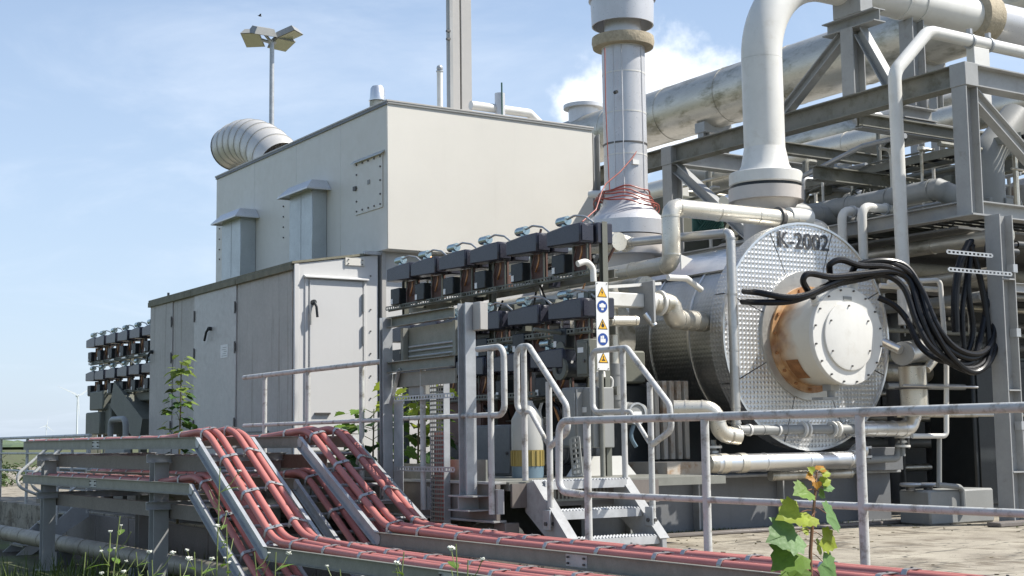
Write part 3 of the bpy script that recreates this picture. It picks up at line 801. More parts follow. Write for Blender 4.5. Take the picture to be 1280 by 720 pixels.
# vertical perforated tray with red cables
tv = thing('perforated_riser_tray', 'vertical perforated galvanised cable tray carrying red cables in the open frame', 'cable tray', (6.25, 10.87, 0.25))
b = MB()
for y in (10.99, 10.75):
    b.box((6.22, y-0.006, 0.24), (6.28, y+0.006, 1.56))
b.build('side_flange', 'galv', tv)
b = MB()
for k in range(34):
    z = 0.26+k*0.039
    b.box((6.222, 10.758, z), (6.226, 10.984, z+0.016))
for y in (10.80, 10.84, 10.88, 10.92, 10.955):
    b.box((6.223, y, 0.26), (6.2255, y+0.012, 1.56))
b.build('perforated_sheet', 'galv_dull', tv)
for y in (10.80, 10.845, 10.89, 10.94):
    b = MB(); b.tube([(6.255, y, 0.25), (6.255, y, 1.05)], 0.021, 8); b.build('red_cable', 'cable_red', tv)

# ================================================================ CABLE TRAYS
CLAMP = None
def tray(label, x0, w, prof, cables=True, clamp_at=()):
    """prof: list of (y, z) of the side rail's top edge"""
    t = thing('cable_tray', label, 'cable tray', (x0+w/2, prof[-1][0], prof[-1][1]-0.14), group='galvanised cable trays with red cables')
    for x, s in ((x0, 1), (x0+w, -1)):
        for i in range(len(prof)-1):
            a = V((x, prof[i][0], prof[i][1]-0.055)); c = V((x, prof[i+1][0], prof[i+1][1]-0.055))
            d = (c-a).normalized()
            n_ = max(1, round((c-a).length/3.0))
            for k in range(n_):
                p = a+(c-a)*(k/n_)+d*(0.002 if k else 0.0); q = a+(c-a)*((k+1)/n_)
                b = MB(); b.chan(p, q, 0.11, 0.035, 0.005, V((0, 0, 1)), s); b.build('side_rail', 'galv_dull' if abs(d.z) < 0.1 else 'galv', t)
                if k: 
                    b = MB(); b.box((x-s*0.008, p.y-0.12, p.z-0.04), (x-s*0.001, p.y+0.12, p.z+0.04)); b.build('splice_plate', 'galv', t)
                    rivets([(x-s*0.008, p.y+e, p.z+f_) for e in (-0.09, 0.09) for f_ in (-0.02, 0.02)], t, 0.008, (-s, 0, 0))
            if i:
                b = MB(); b.cyl((x-s*0.012, a.y, a.z), (x+s*0.01, a.y, a.z), 0.05, n=14); b.build('hinge_plate', 'galv', t)
    # rungs
    for i in range(len(prof)-1):
        a = V((0, prof[i][0], prof[i][1]-0.095)); c = V((0, prof[i+1][0], prof[i+1][1]-0.095)); L = (c-a).length
        for k in range(int(L/0.3)):
            p = a+(c-a)*((k+0.5)*0.3/L)
            b = MB(); b.obox((x0+0.03, p.y, p.z), (x0+w-0.03, p.y, p.z), 0.03, 0.018, (c-a).normalized().cross(V((1, 0, 0)))); b.build('rung', 'galv', t)
    if not cables: return t
    # cables: two pairs, laid on the rungs with soft bends
    cr = 0.031
    path0 = [(y, z) for y, z in prof]
    nm = len(prof)
    paths = []
    for pi, fx in enumerate((0.16, 0.33, 0.68, 0.86)):
        x = x0 + w*fx
        pts = []
        jx = random.uniform(-0.01, 0.01)
        for i, (y, z) in enumerate(prof):
            lift = (-0.012, 0.055, 0.03, 0.004)[i] + (0.02 if pi in (1, 2) and 0 < i < 3 else 0.0) + random.uniform(0, 0.008)
            if i == 1: pts.append((x+jx, y+1.1, z-0.010))
            pts.append((x+jx, y, z+lift))
            if i == 2: pts.append((x+jx+random.uniform(-0.012, 0.012), y-1.6, z+0.004)); pts.append((x+jx+random.uniform(-0.012, 0.012), y-3.4, z+0.0))
        b = MB(); b.tube(pts, cr, 12, bend=0.75, seg=10); b.build('red_cable', 'cable_red', t)
        paths.append(b.path)
    def at_y(path, y):
        for a, c in zip(path[:-1], path[1:]):
            if (a.y-y)*(c.y-y) <= 0 and abs(a.y-c.y) > 1e-6:
                f = (y-a.y)/(c.y-a.y); return a+(c-a)*f, (c-a).normalized()
        return None, None
    y = prof[0][0]-0.3
    while y > prof[-1][0]+0.2:
        for ia, ib in ((0, 1), (2, 3)):
            pa, d = at_y(paths[ia], y+0.04*ia); pb, d2 = at_y(paths[ib], y+0.04*ia)
            if pa is None or pb is None: continue
            nn = d.cross(V((1, 0, 0))); nn = nn if nn.z > 0 else -nn
            sx = V((1, 0, 0)); q = cr+0.004
            prf = [pa-sx*q-nn*q*1.5, pa-sx*q+nn*q*0.2, pa-sx*q*0.55+nn*q*0.95, pa+nn*q*1.06, pb+nn*q*1.06, pb+sx*q*0.55+nn*q*0.95, pb+sx*q+nn*q*0.2, pb+sx*q-nn*q*1.5]
            b = MB()
            for u_, v_ in zip(prf[:-1], prf[1:]):
                b.obox(u_, v_, 0.036, 0.005, (v_-u_).cross(d))
            b.build('cable_clamp', 'steel_bright', t)
            e = (pa+pb)/2+nn*q*1.0
            b = MB(); b.cyl(e, e+nn*0.012, 0.008, n=6); b.build('clamp_bolt', 'bolt', t)
        y -= 0.50 if prof[2][0]-0.2 < y < prof[1][0]+0.4 else 0.60
    return t
T1, T2, TW = 4.60, 5.42, 0.50
def bend(px, py, x): q = P(px, py, 'x', x); return (q.y, q.z)
t1a, t1b = bend(248, 546, T1), bend(333, 683, T1)
t2a, t2b = bend(376, 545, T2), bend(473, 665, T2)
tray('upper cable tray nearest the camera, sloping down left to lower centre, red cables', T1, TW, [(P(30, 552, 'x', T1).y, t1a[1]), t1a, t1b, (2.0, t1b[1]+0.035)])
tray('upper cable tray behind the nearest one, sloping beside the open frame, red cables', T2, TW, [(P(30, 552, 'x', T1).y, t2a[1]), t2a, t2b, (2.0, t2b[1])])
l1a, l2a = bend(240, 604, T1), bend(371, 598, T2)
sl_ = (t1a[1]-t1b[1])/(t1a[0]-t1b[0])
def low(a): return [(P(29, 597, 'x', T1).y, a[1]), a, (a[0]-0.86/sl_, a[1]-0.86), (4.0, a[1]-0.86)]
tray('lower cable tray under the nearest one, red cables dropping to the bottom edge', T1, TW, low(l1a))
tray('lower cable tray at the back, short red sloping stretch between the two upper trays', T2, TW, low(l2a))

# supports of the trays
def tray_support(px, label):
    y = P(px, 640, 'x', T1+0.1).y
    s = thing('tray_support', label, 'support frame', (5.1, y, GZ), group='steel supports under the cable trays')
    for x in (T1+0.08, T2+TW-0.05):
        b = MB(); b.hbeam((x, y, GZ), (x, y, 0.80), 0.15, 0.15, 0.01, V((0, 1, 0))); b.build('post', 'paint_steel', s)
        b = MB(); b.box((x-0.11, y-0.11, GZ), (x+0.11, y+0.11, GZ+0.015)); b.build('base_plate', 'paint_steel', s)
    for z in (0.83, 0.37):
        b = MB(); b.chan((T1-0.08, y-0.082, z), (T2+TW+0.08, y-0.082, z), 0.08, 0.05, 0.006, V((0, 0, 1)), 1); b.build('cross_arm', 'galv', s)
tray_support(62, 'grey steel post frame under the far left end of the cable trays')
tray_support(201, 'grey steel post frame under the cable trays just before they slope down')
for x in (T1+0.08, T2+TW-0.05):
    for z in (0.80, 0.33):
        y0, y1 = P(245, 600, 'x', T1).y+0.1, P(30, 552, 'x', T1).y
        b = MB(); b.chan((x+0.09, y0, z-0.02), (x+0.09, y1, z-0.02), 0.14, 0.05, 0.007, V((0, 0, 1)), 1)
        tag(b.build('tray_bearer', 'skid_brown'), '%s %s grey channel bearer running under the cable trays at left' % ('front' if x < 5 else 'rear', 'upper' if z > 0.5 else 'lower'), 'beam', 'bearers under the cable trays')

# clad pipe lying on the ground below the trays at left, and the pipe under the platform
b = MB(); a_, c_ = P(70, 678, 'z', -0.28), P(285, 718, 'z', -0.28)
gp = thing('ground_pipe', 'dull clad pipe lying along the ground at lower left under the trays', 'pipe', ((a_.x+c_.x)/2, (a_.y+c_.y)/2, GZ))
dv_ = (c_-a_).normalized()
b.tube([a_-dv_*3, c_+dv_*4], 0.105, 16); b.build('pipe', 'pipe_dirty', gp)
for k in range(8):
    p = a_-dv_*2.5+dv_*k*0.95
    b = MB(); b.ring(p, dv_, 0.104, 0.110, 0.03, 18); b.build('seam_band', 'pipe_dirty', gp)
for k in (0.3, 3.3):
    p = a_+dv_*k
    b = MB(); b.box((p.x-0.1, p.y-0.1, GZ), (p.x+0.1, p.y+0.1, GZ+0.17)); b.build('saddle', 'skid_grey', gp)
b = MB()
up_ = thing('underfloor_pipe', 'short dull clad pipe with yellow band lying under the platform edge beside the stair', 'pipe', (6.55, 10.6, 0.0))
b.tube([(6.55, 12.4, 0.13), (6.55, 10.15, 0.13)], 0.115, 18); b.build('pipe', 'clad_dull', up_)
for y in (11.9, 11.3, 10.7): 
    b = MB(); b.ring((6.55, y, 0.13), (0, 1, 0), 0.114, 0.121, 0.04, 20); b.build('seam_band', 'clad_dull', up_)
b = MB(); b.ring((6.55, 10.22, 0.13), (0, 1, 0), 0.114, 0.120, 0.07, 20); b.build('yellow_band', 'plastic_yellow', up_)

# ---- far-left steps up to the deck, with handrail, and the deck-edge railing
f0 = P(8, 690, 'z', GZ)
ls = thing('deck_steps', 'small grey steel steps with curved handrail at the far left behind the trays', 'stairs', (f0.x+0.4, f0.y, GZ))
n = 4
for yy in (f0.y, f0.y-0.8):
    b = MB(); b.prism([(f0.x-0.05, yy, GZ), (f0.x+0.16, yy, GZ), (f0.x+0.95, yy, -0.05), (f0.x+0.95, yy, 0.12), (f0.x+0.75, yy, 0.12)], (0, 0.03, 0)); b.build('stringer', 'paint_steel', ls)
for k in range(n):
    b = MB(); b.box((f0.x+0.04+k*0.19, f0.y-0.77, GZ+0.10+k*0.145), (f0.x+0.26+k*0.19, f0.y, GZ+0.13+k*0.145)); b.build('tread', 'galv_dull', ls, bevel=0.003)
for yy in (f0.y+0.015, f0.y-0.785):
    b = MB(); b.tube([(f0.x+0.95, yy, 0.55), (f0.x+0.55, yy, 0.20), (f0.x+0.15, yy, 0.38), (f0.x+0.12, yy, 0.55), (f0.x+0.60, yy, 0.98), (f0.x+1.2, yy, 1.0)], 0.022, 10, bend=0.16); b.build('handrail', 'paint_rail', ls)
    for xx, z0, z1 in ((f0.x+0.5, -0.15, 0.88), (f0.x+0.92, 0.0, 1.0)):
        b = MB(); b.tube([(xx, yy, z0), (xx, yy, z1)], 0.022, 10); b.build('post', 'paint_rail', ls)
dk = thing('far_deck_railing', 'pale tubular railing along the far deck edge at the left border', 'railing', (6.16, 26, 0.0))
for z, r_ in ((1.12, 0.026), (0.85, 0.018), (0.55, 0.02)):
    b = MB(); b.tube([(6.16, 21.2, z), (6.16, 34, z)], r_, 10); b.build('rail', 'paint_rail', dk)
for y in (21.25, 23.1, 24.9, 26.8, 29, 31):
    b = MB(); b.tube([(6.16, y, 0.0), (6.16, y, 1.12)], 0.026, 10); b.build('post', 'paint_rail', dk)

# ================================================================ COMPRESSOR K-2002
def set_uv(o, fn):
    me = o.data; uv = me.uv_layers.new(name='UVMap')
    for l in me.loops:
        uv.data[l.index].uv = fn(me.vertices[l.vertex_index].co)
DC = V((10.93, 11.0, 2.045)); DR = 1.225
sk = thing('machine_skid', 'dark grey steel base skid under the compressor', 'skid', (10.3, 12.5, 0.0))
b = MB(); b.box((8.02, 11.22, 0.0), (12.35, 16.5, 0.545)); b.build('base_frame', 'skid_grey', sk, bevel=0.006)
b = MB(); b.box((8.0, 11.10, 0.547), (12.4, 16.5, 0.575)); b.build('top_flange', 'paint_steel', sk, bevel=0.004)
b = MB(); b.box((8.0, 11.12, 0.0), (12.4, 11.218, 0.025)); b.build('bottom_flange', 'skid_grey', sk)
for x in (8.55, 9.43, 10.6, 11.8):
    b = MB(); b.box((x, 11.125, 0.026), (x+0.02, 11.219, 0.546)); b.build('stiffener', 'paint_steel', sk)
b = MB(); b.prism([(7.7, 10.95, 0.615), (8.5, 10.95, 0.615), (8.32, 10.95, 0.80), (7.85, 10.95, 0.80)], (0, 0.05, 0)); b.build('foot_plate', 'paint_white', sk)
b = MB(); b.box((9.05, 11.15, 0.576), (9.6, 11.9, 0.72)); b.build('foot_block', 'rusty_white', sk)
b = MB(); b.box((11.5, 11.02, 0.576), (12.35, 11.7, 0.83)); o = b.build('foot_box', 'skid_grey', sk, bevel=0.005)
b = MB(); b.cyl((11.62, 11.02, 0.70), (11.62, 11.0, 0.70), 0.075, n=18); o = b.build('blind_flange', 'galv', sk); bolt_ring((11.62, 11.0, 0.70), (0, -1, 0), 0.05, 4, 0.013, 0.015, sk, 'bolt', 0.6)

cmp_ = thing('compressor', 'large compressor clad in dimpled aluminium with white round end cover marked K-2002', 'compressor', (DC.x, 12.5, 0.58))
# clad body, in rolled bands
bands = [(11.20, 11.75, 1.06), (11.75, 12.45, 1.05), (12.45, 13.15, 1.04), (13.15, 13.9, 1.03), (13.9, 14.9, 1.0)]
for i, (a_, c_, r_) in enumerate(bands):
    b = MB(); b.lathe([(0, r_), (1, r_-0.004)], (DC.x, a_+0.004, DC.z), (DC.x, c_-0.002, DC.z), 64, caps=(i == len(bands)-1))
    o = b.build('clad_band', 'clad_stud_soft', cmp_)
    set_uv(o, lambda c: (math.atan2(c.x-DC.x, -(c.z-DC.z))*1.05, c.y))
    b = MB(); b.ring((DC.x, c_, DC.z), (0, 1, 0), r_-0.02, r_+0.008, 0.03, 64); b.build('clad_seam', 'clad', cmp_)
b = MB(); b.lathe([(0, 0.1), (0, 1.04)], (DC.x, 11.22, DC.z), (DC.x, 11.23, DC.z), 48, False); b.build('clad_back', 'skid_grey', cmp_)
# smooth saddle cladding on top of the body
b = MB(); pts = []
for k in range(9):
    an = R(-48+k*12); pts.append((DC.x+math.sin(an)*1.085, 11.24, DC.z+math.cos(an)*1.085))
for k in range(8, -1, -1):
    an = R(-48+k*12); pts.append((DC.x+math.sin(an)*1.063, 11.24, DC.z+math.cos(an)*1.06))
b.prism(pts, (0, 2.9, 0)); b.build('saddle_cladding', 'clad', cmp_)
# big end disc in sectors
ri, ns = 0.60, 8
for k in range(ns):
    a0, a1 = 2*math.pi*k/ns+0.35, 2*math.pi*(k+1)/ns+0.35-0.012
    m = 10; vs = []; fs = []
    for j in range(m+1):
        an = a0+(a1-a0)*j/m
        for r_, y in ((ri, 11.0), (DR, 11.0), (DR, 11.20), (ri, 11.20)):
            vs.append((DC.x+r_*math.sin(an), y, DC.z+r_*math.cos(an)))
    for j in range(m):
        for q in range(4):
            fs.append((j*4+q, (j+1)*4+q, (j+1)*4+(q+1) % 4, j*4+(q+1) % 4))
    fs += [(0, 1, 2, 3), (m*4+3, m*4+2, m*4+1, m*4)]
    b = MB(); b.add(vs, fs)
    o = b.build('clad_sector', 'clad_stud', cmp_)
    bm = bmesh.new(); bm.from_mesh(o.data); bmesh.ops.recalc_face_normals(bm, faces=bm.faces); bm.to_mesh(o.data); bm.free()
    def fuv(c):
        rr = math.hypot(c.x-DC.x, c.z-DC.z)
        return (c.x, c.z + (c.y-11.0) if rr < DR-0.01 else c.z+(c.y-11.0)*1.0)
    me = o.data; uv = me.uv_layers.new(name='UVMap')
    for p in me.polygons:
        for li in p.loop_indices:
            c = me.vertices[me.loops[li].vertex_index].co
            if abs(p.normal.y) > 0.7: uv.data[li].uv = (c.x, c.z)
            else: uv.data[li].uv = (math.atan2(c.x-DC.x, c.z-DC.z)*DR, c.y)
b = MB(); b.ring((DC.x, 10.998, DC.z), (0, 1, 0), DR-0.012, DR+0.012, 0.03, 64); b.build('disc_edge', 'clad', cmp_)
b = MB(); b.ring((DC.x, 10.985, DC.z), (0, 1, 0), 0.50, 0.70, 0.03, 48); b.build('collar_plate', 'clad_soft', cmp_)
# K-2002 lettering
tcv = bpy.data.curves.new('tag_text', 'FONT'); tcv.body = 'K-2002'; tcv.size = 0.25; tcv.offset = 0.002; tcv.extrude = 0.002; tcv.align_x = 'CENTER'; tcv.space_character = 1.06
to = bpy.data.objects.new('tag_text', tcv); COL.objects.link(to)
dg = bpy.context.evaluated_depsgraph_get()
me = bpy.data.meshes.new_from_object(to.evaluated_get(dg)); bpy.data.objects.remove(to)
me.materials.clear(); me.materials.append(M['letter_dark'])
lt = bpy.data.objects.new('tag_lettering', me); COL.objects.link(lt); lt.parent = cmp_
q = P(1005, 311, 'y', 10.985); 
lt.location = q-wloc(cmp_); lt.rotation_euler = (R(90), 0, 0); lt.scale = (0.98, 1.0, 1.0); lt['label'] = 'dark K-2002 lettering on the end disc'

# white end cover with rust towards the machine
HC = P(1060.5, 420, 'y', 10.40)
m = mat('housing_paint', (0.64, 0.61, 0.53), 0.4, var=0.05, scale=3, blot=0.3, blot_col=(0.42, 0.33, 0.2), blot_scale=4)
n_, l_ = m.node_tree.nodes, m.node_tree.links; bs = n_['Principled BSDF']; src = bs.inputs['Base Color'].links[0].from_socket
t_ = n_.new('ShaderNodeTexCoord'); sp_ = n_.new('ShaderNodeSeparateXYZ'); l_.new(t_.outputs['Object'], sp_.inputs[0])
no_ = n_.new('ShaderNodeTexNoise'); no_.inputs['Scale'].default_value = 3.0; no_.inputs['Detail'].default_value = 7; l_.new(t_.outputs['Object'], no_.inputs['Vector'])
ad_ = n_.new('ShaderNodeMath'); ad_.operation = 'MULTIPLY_ADD'; l_.new(no_.outputs['Fac'], ad_.inputs[0]); ad_.inputs[1].default_value = 0.55; l_.new(sp_.outputs[1], ad_.inputs[2])
mr_ = n_.new('ShaderNodeMapRange'); l_.new(ad_.outputs[0], mr_.inputs[0]); mr_.inputs[1].default_value = 10.96; mr_.inputs[2].default_value = 11.20; mr_.inputs[4].default_value = 0.95
mx_ = n_.new('ShaderNodeMix'); mx_.data_type = 'RGBA'; l_.new(mr_.outputs[0], mx_.inputs[0]); l_.new(src, mx_.inputs[6])
rn_ = n_.new('ShaderNodeTexNoise'); rn_.inputs['Scale'].default_value = 9; rn_.inputs['Detail'].default_value = 8; l_.new(t_.outputs['Object'], rn_.inputs['Vector'])
rr_ = n_.new('ShaderNodeValToRGB'); l_.new(rn_.outputs['Fac'], rr_.inputs[0]); rr_.color_ramp.elements[0].position = 0.3; rr_.color_ramp.elements[0].color = (0.26, 0.105, 0.03, 1); rr_.color_ramp.elements[1].position = 0.7; rr_.color_ramp.elements[1].color = (0.58, 0.36, 0.17, 1)
l_.new(rr_.outputs[0], mx_.inputs[7]); l_.new(mx_.outputs[2], bs.inputs['Base Color'])
hr = 0.515
b = MB(); b.lathe([(0, 0.575), (0.11, 0.575), (0.115, 0.50), (0.90, 0.50), (0.91, 0.508), (1, 0.508)], (HC.x, 11.0, HC.z), (HC.x, 10.462, HC.z), 56); b.build('cover_body', 'housing_paint', cmp_)
b = MB(); b.lathe([(0, hr-0.006), (0.1, hr), (0.9, hr), (1, hr-0.006)], (HC.x, 10.460, HC.z), (HC.x, 10.40, HC.z), 64); fl = b.build('cover_flange', 'paint_white', cmp_)
b = MB(); b.lathe([(0, 0.36), (0.85, 0.36), (1, 0.345)], (HC.x, 10.399, HC.z), (HC.x, 10.372, HC.z), 56); b.build('cover_disc', 'paint_white', cmp_)
bolt_ring((HC.x, 10.40, HC.z), (0, -1, 0), hr-0.03, 16, 0.011, 0.018, cmp_, start=0.2)
bolt_ring((HC.x, 10.372, HC.z), (0, -1, 0), 0.315, 6, 0.010, 0.015, cmp_, start=0.5)
bolt_ring((HC.x, 10.94, HC.z), (0, -1, 0), 0.54, 16, 0.018, 0.025, cmp_, m='rust', start=0.1)
b = MB(); q = P(1059, 373, 'y', 10.4); b.box((q.x-0.06, 10.392, q.z-0.02), (q.x+0.06, 10.3995, q.z+0.02)); b.build('name_plate', 'box_grey', cmp_)
b = MB(); an0 = -1.1
for k in range(7):
    pass
q = P(981, 467, 'y', 10.75)
b.lathe([(0, 0.487), (1, 0.487)], (HC.x, 10.86, HC.z), (HC.x, 10.70, HC.z), 8, False)
# rust framed plate low on the cover body
b = MB(); vs = []; fs = []
for j in range(7):
    an = R(212+j*5)
    for y in (10.88, 10.70):
        vs.append((HC.x+0.504*math.sin(an), y, HC.z+0.504*math.cos(an)))
for j in range(6): fs.append((j*2, j*2+1, j*2+3, j*2+2))
b.add(vs, fs); b.build('type_plate', 'rust', cmp_)
b = MB(); b.box((HC.x-0.06, 10.62, HC.z-0.56), (HC.x+0.06, 10.74, HC.z-0.49)); b.cyl((HC.x, 10.68, HC.z-0.65), (HC.x, 10.68, HC.z-0.5), 0.04, n=10); b.box((HC.x-0.2, 10.60, HC.z-0.66), (HC.x+0.02, 10.76, HC.z-0.63)); b.build('drain_nozzle', 'paint_steel', cmp_)
# nozzles on top for stack and riser
b = MB(); b.lathe([(0, 0.34), (0.4, 0.33), (0.55, 0.36), (0.56, 0.50), (1, 0.50)], (10.86, 14.07, 2.95), (10.86, 14.07, 3.50), 48); b.build('outlet_nozzle', 'paint_pinkgrey', cmp_)
b = MB(); b.lathe([(0, 0.27), (0.6, 0.27), (0.70, 0.29), (0.83, 0.37), (0.835, 0.43), (1, 0.43)], (11.16, 11.83, 2.9), (11.16, 11.83, 3.80), 48); b.build('inlet_nozzle', 'paint_pinkgrey', cmp_)
# inner white block and clad hump behind the disc
b = MB(); q = P(985, 274, 'y', 11.45); b.cyl((q.x-0.0, 11.45, 3.43), (q.x+0.32, 11.45, 3.43), 0.105, n=24); b.build('pipe_end_box', 'paint_white', cmp_)
b = MB(); q = P(1020, 287, 'y', 11.45); b.sphere((q.x, 11.5, q.z-0.02), 0.2, 16, 10, (1.1, 0.8, 0.75)); b.build('insulation_hump', 'clad_cream', cmp_)
b = MB()
for k, px in enumerate((820, 830, 839, 848, 857)):
    q0 = P(px, 476, 'y', 11.75)
    b = MB(); b.box((q0.x-0.03, 11.74, 0.74), (q0.x+0.03, 11.80, q0.z)); b.build('support_fin', 'rusty_white', cmp_, bevel=0.006)
b = MB(); b.box((9.5, 11.85, 0.576), (12.2, 14.6, 1.25)); b.build('pedestal', 'dark_case', cmp_)

# ---- gearbox mass and cabinets behind the actuators
gb = thing('gear_casing', 'dark bulky gear casing and pipework half hidden behind the black actuators', 'machine casing', (9.0, 13.3, 0.576))
b = MB(); b.box((8.45, 11.95, 0.58), (9.55, 14.9, 1.55)); b.build('casing', 'dark_case', gb, bevel=0.03)
b = MB(); b.box((8.55, 12.6, 1.552), (9.6, 14.8, 2.5)); b.build('upper_casing', 'olive_case', gb, bevel=0.04)
b = MB(); b.lathe([(0, 0.42), (0.2, 0.45), (1, 0.45)], (8.9, 12.58, 2.05), (8.9, 12.0, 2.05), 28); b.build('casing_drum', 'clad_dull', gb)
b = MB(); b.box((8.9, 11.9, 1.552), (9.4, 12.55, 1.9)); b.build('casing_step', 'olive_case', gb, bevel=0.02)
for k, (y, z) in enumerate(((12.4, 1.7), (12.9, 0.95), (13.6, 1.2))):
    b = MB(); b.tube([(8.43, y, z), (8.25, y, z), (8.25, y, z-0.35), (8.43, y+0.2, z-0.35)], 0.05, 12, bend=0.08); b.build('oil_pipe', 'skid_grey', gb)

# ================================================================ STACK
sx, sy = 10.86, 14.07
stk = thing('exhaust_stack', 'tall grey exhaust stack with flanged foot, wool collar and conical hood', 'chimney', (sx, sy, 3.50))
b = MB(); b.lathe([(0, 0.50), (0.35, 0.50), (0.37, 0.49), (0.44, 0.475), (0.52, 0.42), (0.75, 0.32), (1, 0.285)], (sx, sy, 3.515), (sx, sy, 4.03), 48); b.build('foot_flange', 'paint_stack', stk)
for z0, z1 in ((4.03, 4.55), (4.55, 5.10), (5.10, 5.62), (5.62, 5.97)):
    b = MB(); b.cyl((sx, sy, z0), (sx, sy, z1-0.002), 0.278, n=48); b.build('shell', 'paint_stack', stk)
    b = MB(); b.ring((sx, sy, z1), (0, 0, 1), 0.27, 0.281, 0.016, 48); b.build('shell_band', 'paint_white', stk)
for px in (757, 778, 797):
    q = P(px, 120, 'y', sy-0.2); an = math.atan2(q.y-sy, q.x-sx)
    c_ = V((sx+0.281*math.cos(an), sy+0.281*math.sin(an), 0))
    b = MB(); b.box((c_.x-0.006, c_.y-0.006, 4.03), (c_.x+0.006, c_.y+0.006, 5.96)); b.build('seam', 'paint_stack', stk)
b = MB(); q = P(770, 115, 'y', sy-0.26); b.cyl(V((q.x, q.y+0.03, q.z)), V((q.x, q.y-0.02, q.z)), 0.022, n=12); b.build('sample_port', 'dark_case', stk)
b = MB(); b.lathe([(0, 0.29), (0.05, 0.39), (0.5, 0.405), (0.95, 0.40), (1, 0.29)], (sx, sy, 5.97), (sx, sy, 6.12), 40); b.build('wool_collar', 'fibre_wool', stk)
b = MB(); b.cyl((sx, sy, 6.12), (sx, sy, 7.4), 0.24, n=40); b.build('inner_flue', 'paint_stack', stk)
b = MB(); b.lathe([(0, 0.40), (1, 0.43), (1, 0.42), (0, 0.385)], (sx, sy, 6.27), (sx, sy, 7.25), 48, False, True); b.build('hood', 'paint_stack', stk)
b = MB(); b.ring((sx, sy, 6.62), (0, 0, 1), 0.415, 0.435, 0.03, 48); b.build('hood_band', 'paint_stack', stk)
b = MB(); b.ring((sx, sy, 4.70), (0, 0, 1), 0.276, 0.284, 0.022, 48); b.build('strap', 'bolt', stk)
b = MB(); q = P(792, 203, 'y', sy-0.25); b.box((q.x-0.04, q.y-0.04, q.z-0.03), (q.x+0.06, q.y+0.02, q.z+0.03)); b.build('strap_lock', 'label_white', stk)
bolt_ring((sx, sy, 3.50), (0, 0, -1), 0.43, 16, 0.025, 0.05, stk)
# red wire wound round the foot
rw = thing('red_wire', 'thin red wire wound loosely round the foot of the exhaust stack', 'wire', (sx, sy, 3.9))
rnd = random.Random(5)
for k in range(5):
    r0 = 0.30+0.03*k; z0 = 4.05-0.035*k; ph = rnd.uniform(0, 6)
    pts = []
    for j in range(28):
        an = ph+j*2*math.pi/26
        pts.append((sx+r0*math.cos(an), sy+r0*math.sin(an), z0+0.07*math.sin(an*1+ph)+0.015*math.sin(5*an)))
    b = MB(); b.tube(pts, 0.009, 6); b.build('coil', 'wire_red', rw)
def at_stack(px, py, r):
    q = P(px, py, 'y', sy-r*0.85); return q
pts = [at_stack(*t_) for t_ in ((803, 178, 0.3), (790, 198, 0.33), (775, 215, 0.36), (757, 230, 0.36), (752, 240, 0.4), (745, 262, 0.5), (728, 277, 0.7))]
b = MB(); b.tube(pts, 0.008, 6, bend=0.1); b.build('lead', 'wire_red', rw)
pts = [at_stack(*t_) for t_ in ((756, 60, 0.29), (757, 130, 0.29), (760, 200, 0.29), (762, 238, 0.30))]
b = MB(); b.tube(pts, 0.007, 6); b.build('lead', 'wire_red', rw)

# ================================================================ WHITE RISER
rx, ry = 11.16, 11.83
rs = thing('inlet_riser', 'thick white riser pipe with flange, curving over to the right high above the compressor', 'pipe', (rx, ry, 3.80))
b = MB(); b.lathe([(0, 0.41), (0.03, 0.42), (0.30, 0.42), (0.33, 0.41), (0.35, 0.32), (0.55, 0.275), (1, 0.238)], (rx, ry, 3.84), (rx, ry, 4.28), 48); b.build('flange', 'paint_white', rs)
b = MB(); b.lathe([(0, 0.40), (1, 0.40)], (rx, ry, 3.803), (rx, ry, 3.838), 40); b.build('gasket', 'dark_case', rs)
zt = 6.44
b = MB(); b.tube([(rx, ry, 4.28), (rx, ry, 5.33)], 0.237, 36); b.build('vertical_run', 'paint_white', rs)
b = MB(); b.tube([(rx, ry, 5.332), (rx, ry, zt), (rx+1.25, ry, zt)], 0.237, 36, bend=1.22, seg=16, caps=False); b.build('elbow', 'paint_white', rs)
b = MB(); b.tube([(rx+1.24, ry, zt), (14.9, ry, zt)], 0.237, 36); b.build('horizontal_run', 'paint_white', rs)
for x, w in ((13.55, 0.08), (13.85, 0.05)):
    b = MB(); b.ring((x, ry, zt), (1, 0, 0), 0.235, 0.25, w, 40); b.build('weld_band', 'paint_white', rs)
b = MB(); b.lathe([(0, 0.25), (0.08, 0.33), (0.92, 0.33), (1, 0.25)], (14.9, ry, zt), (15.25, ry, zt), 36); b.build('joint_collar', 'fibre_wool', rs)
b = MB(); b.tube([(15.25, ry, zt), (17.2, ry, zt)], 0.26, 32); b.build('grey_run', 'paint_stack', rs)
bolt_ring((rx, ry, 3.80), (0, 0, -1), 0.36, 16, 0.024, 0.05, cmp_)

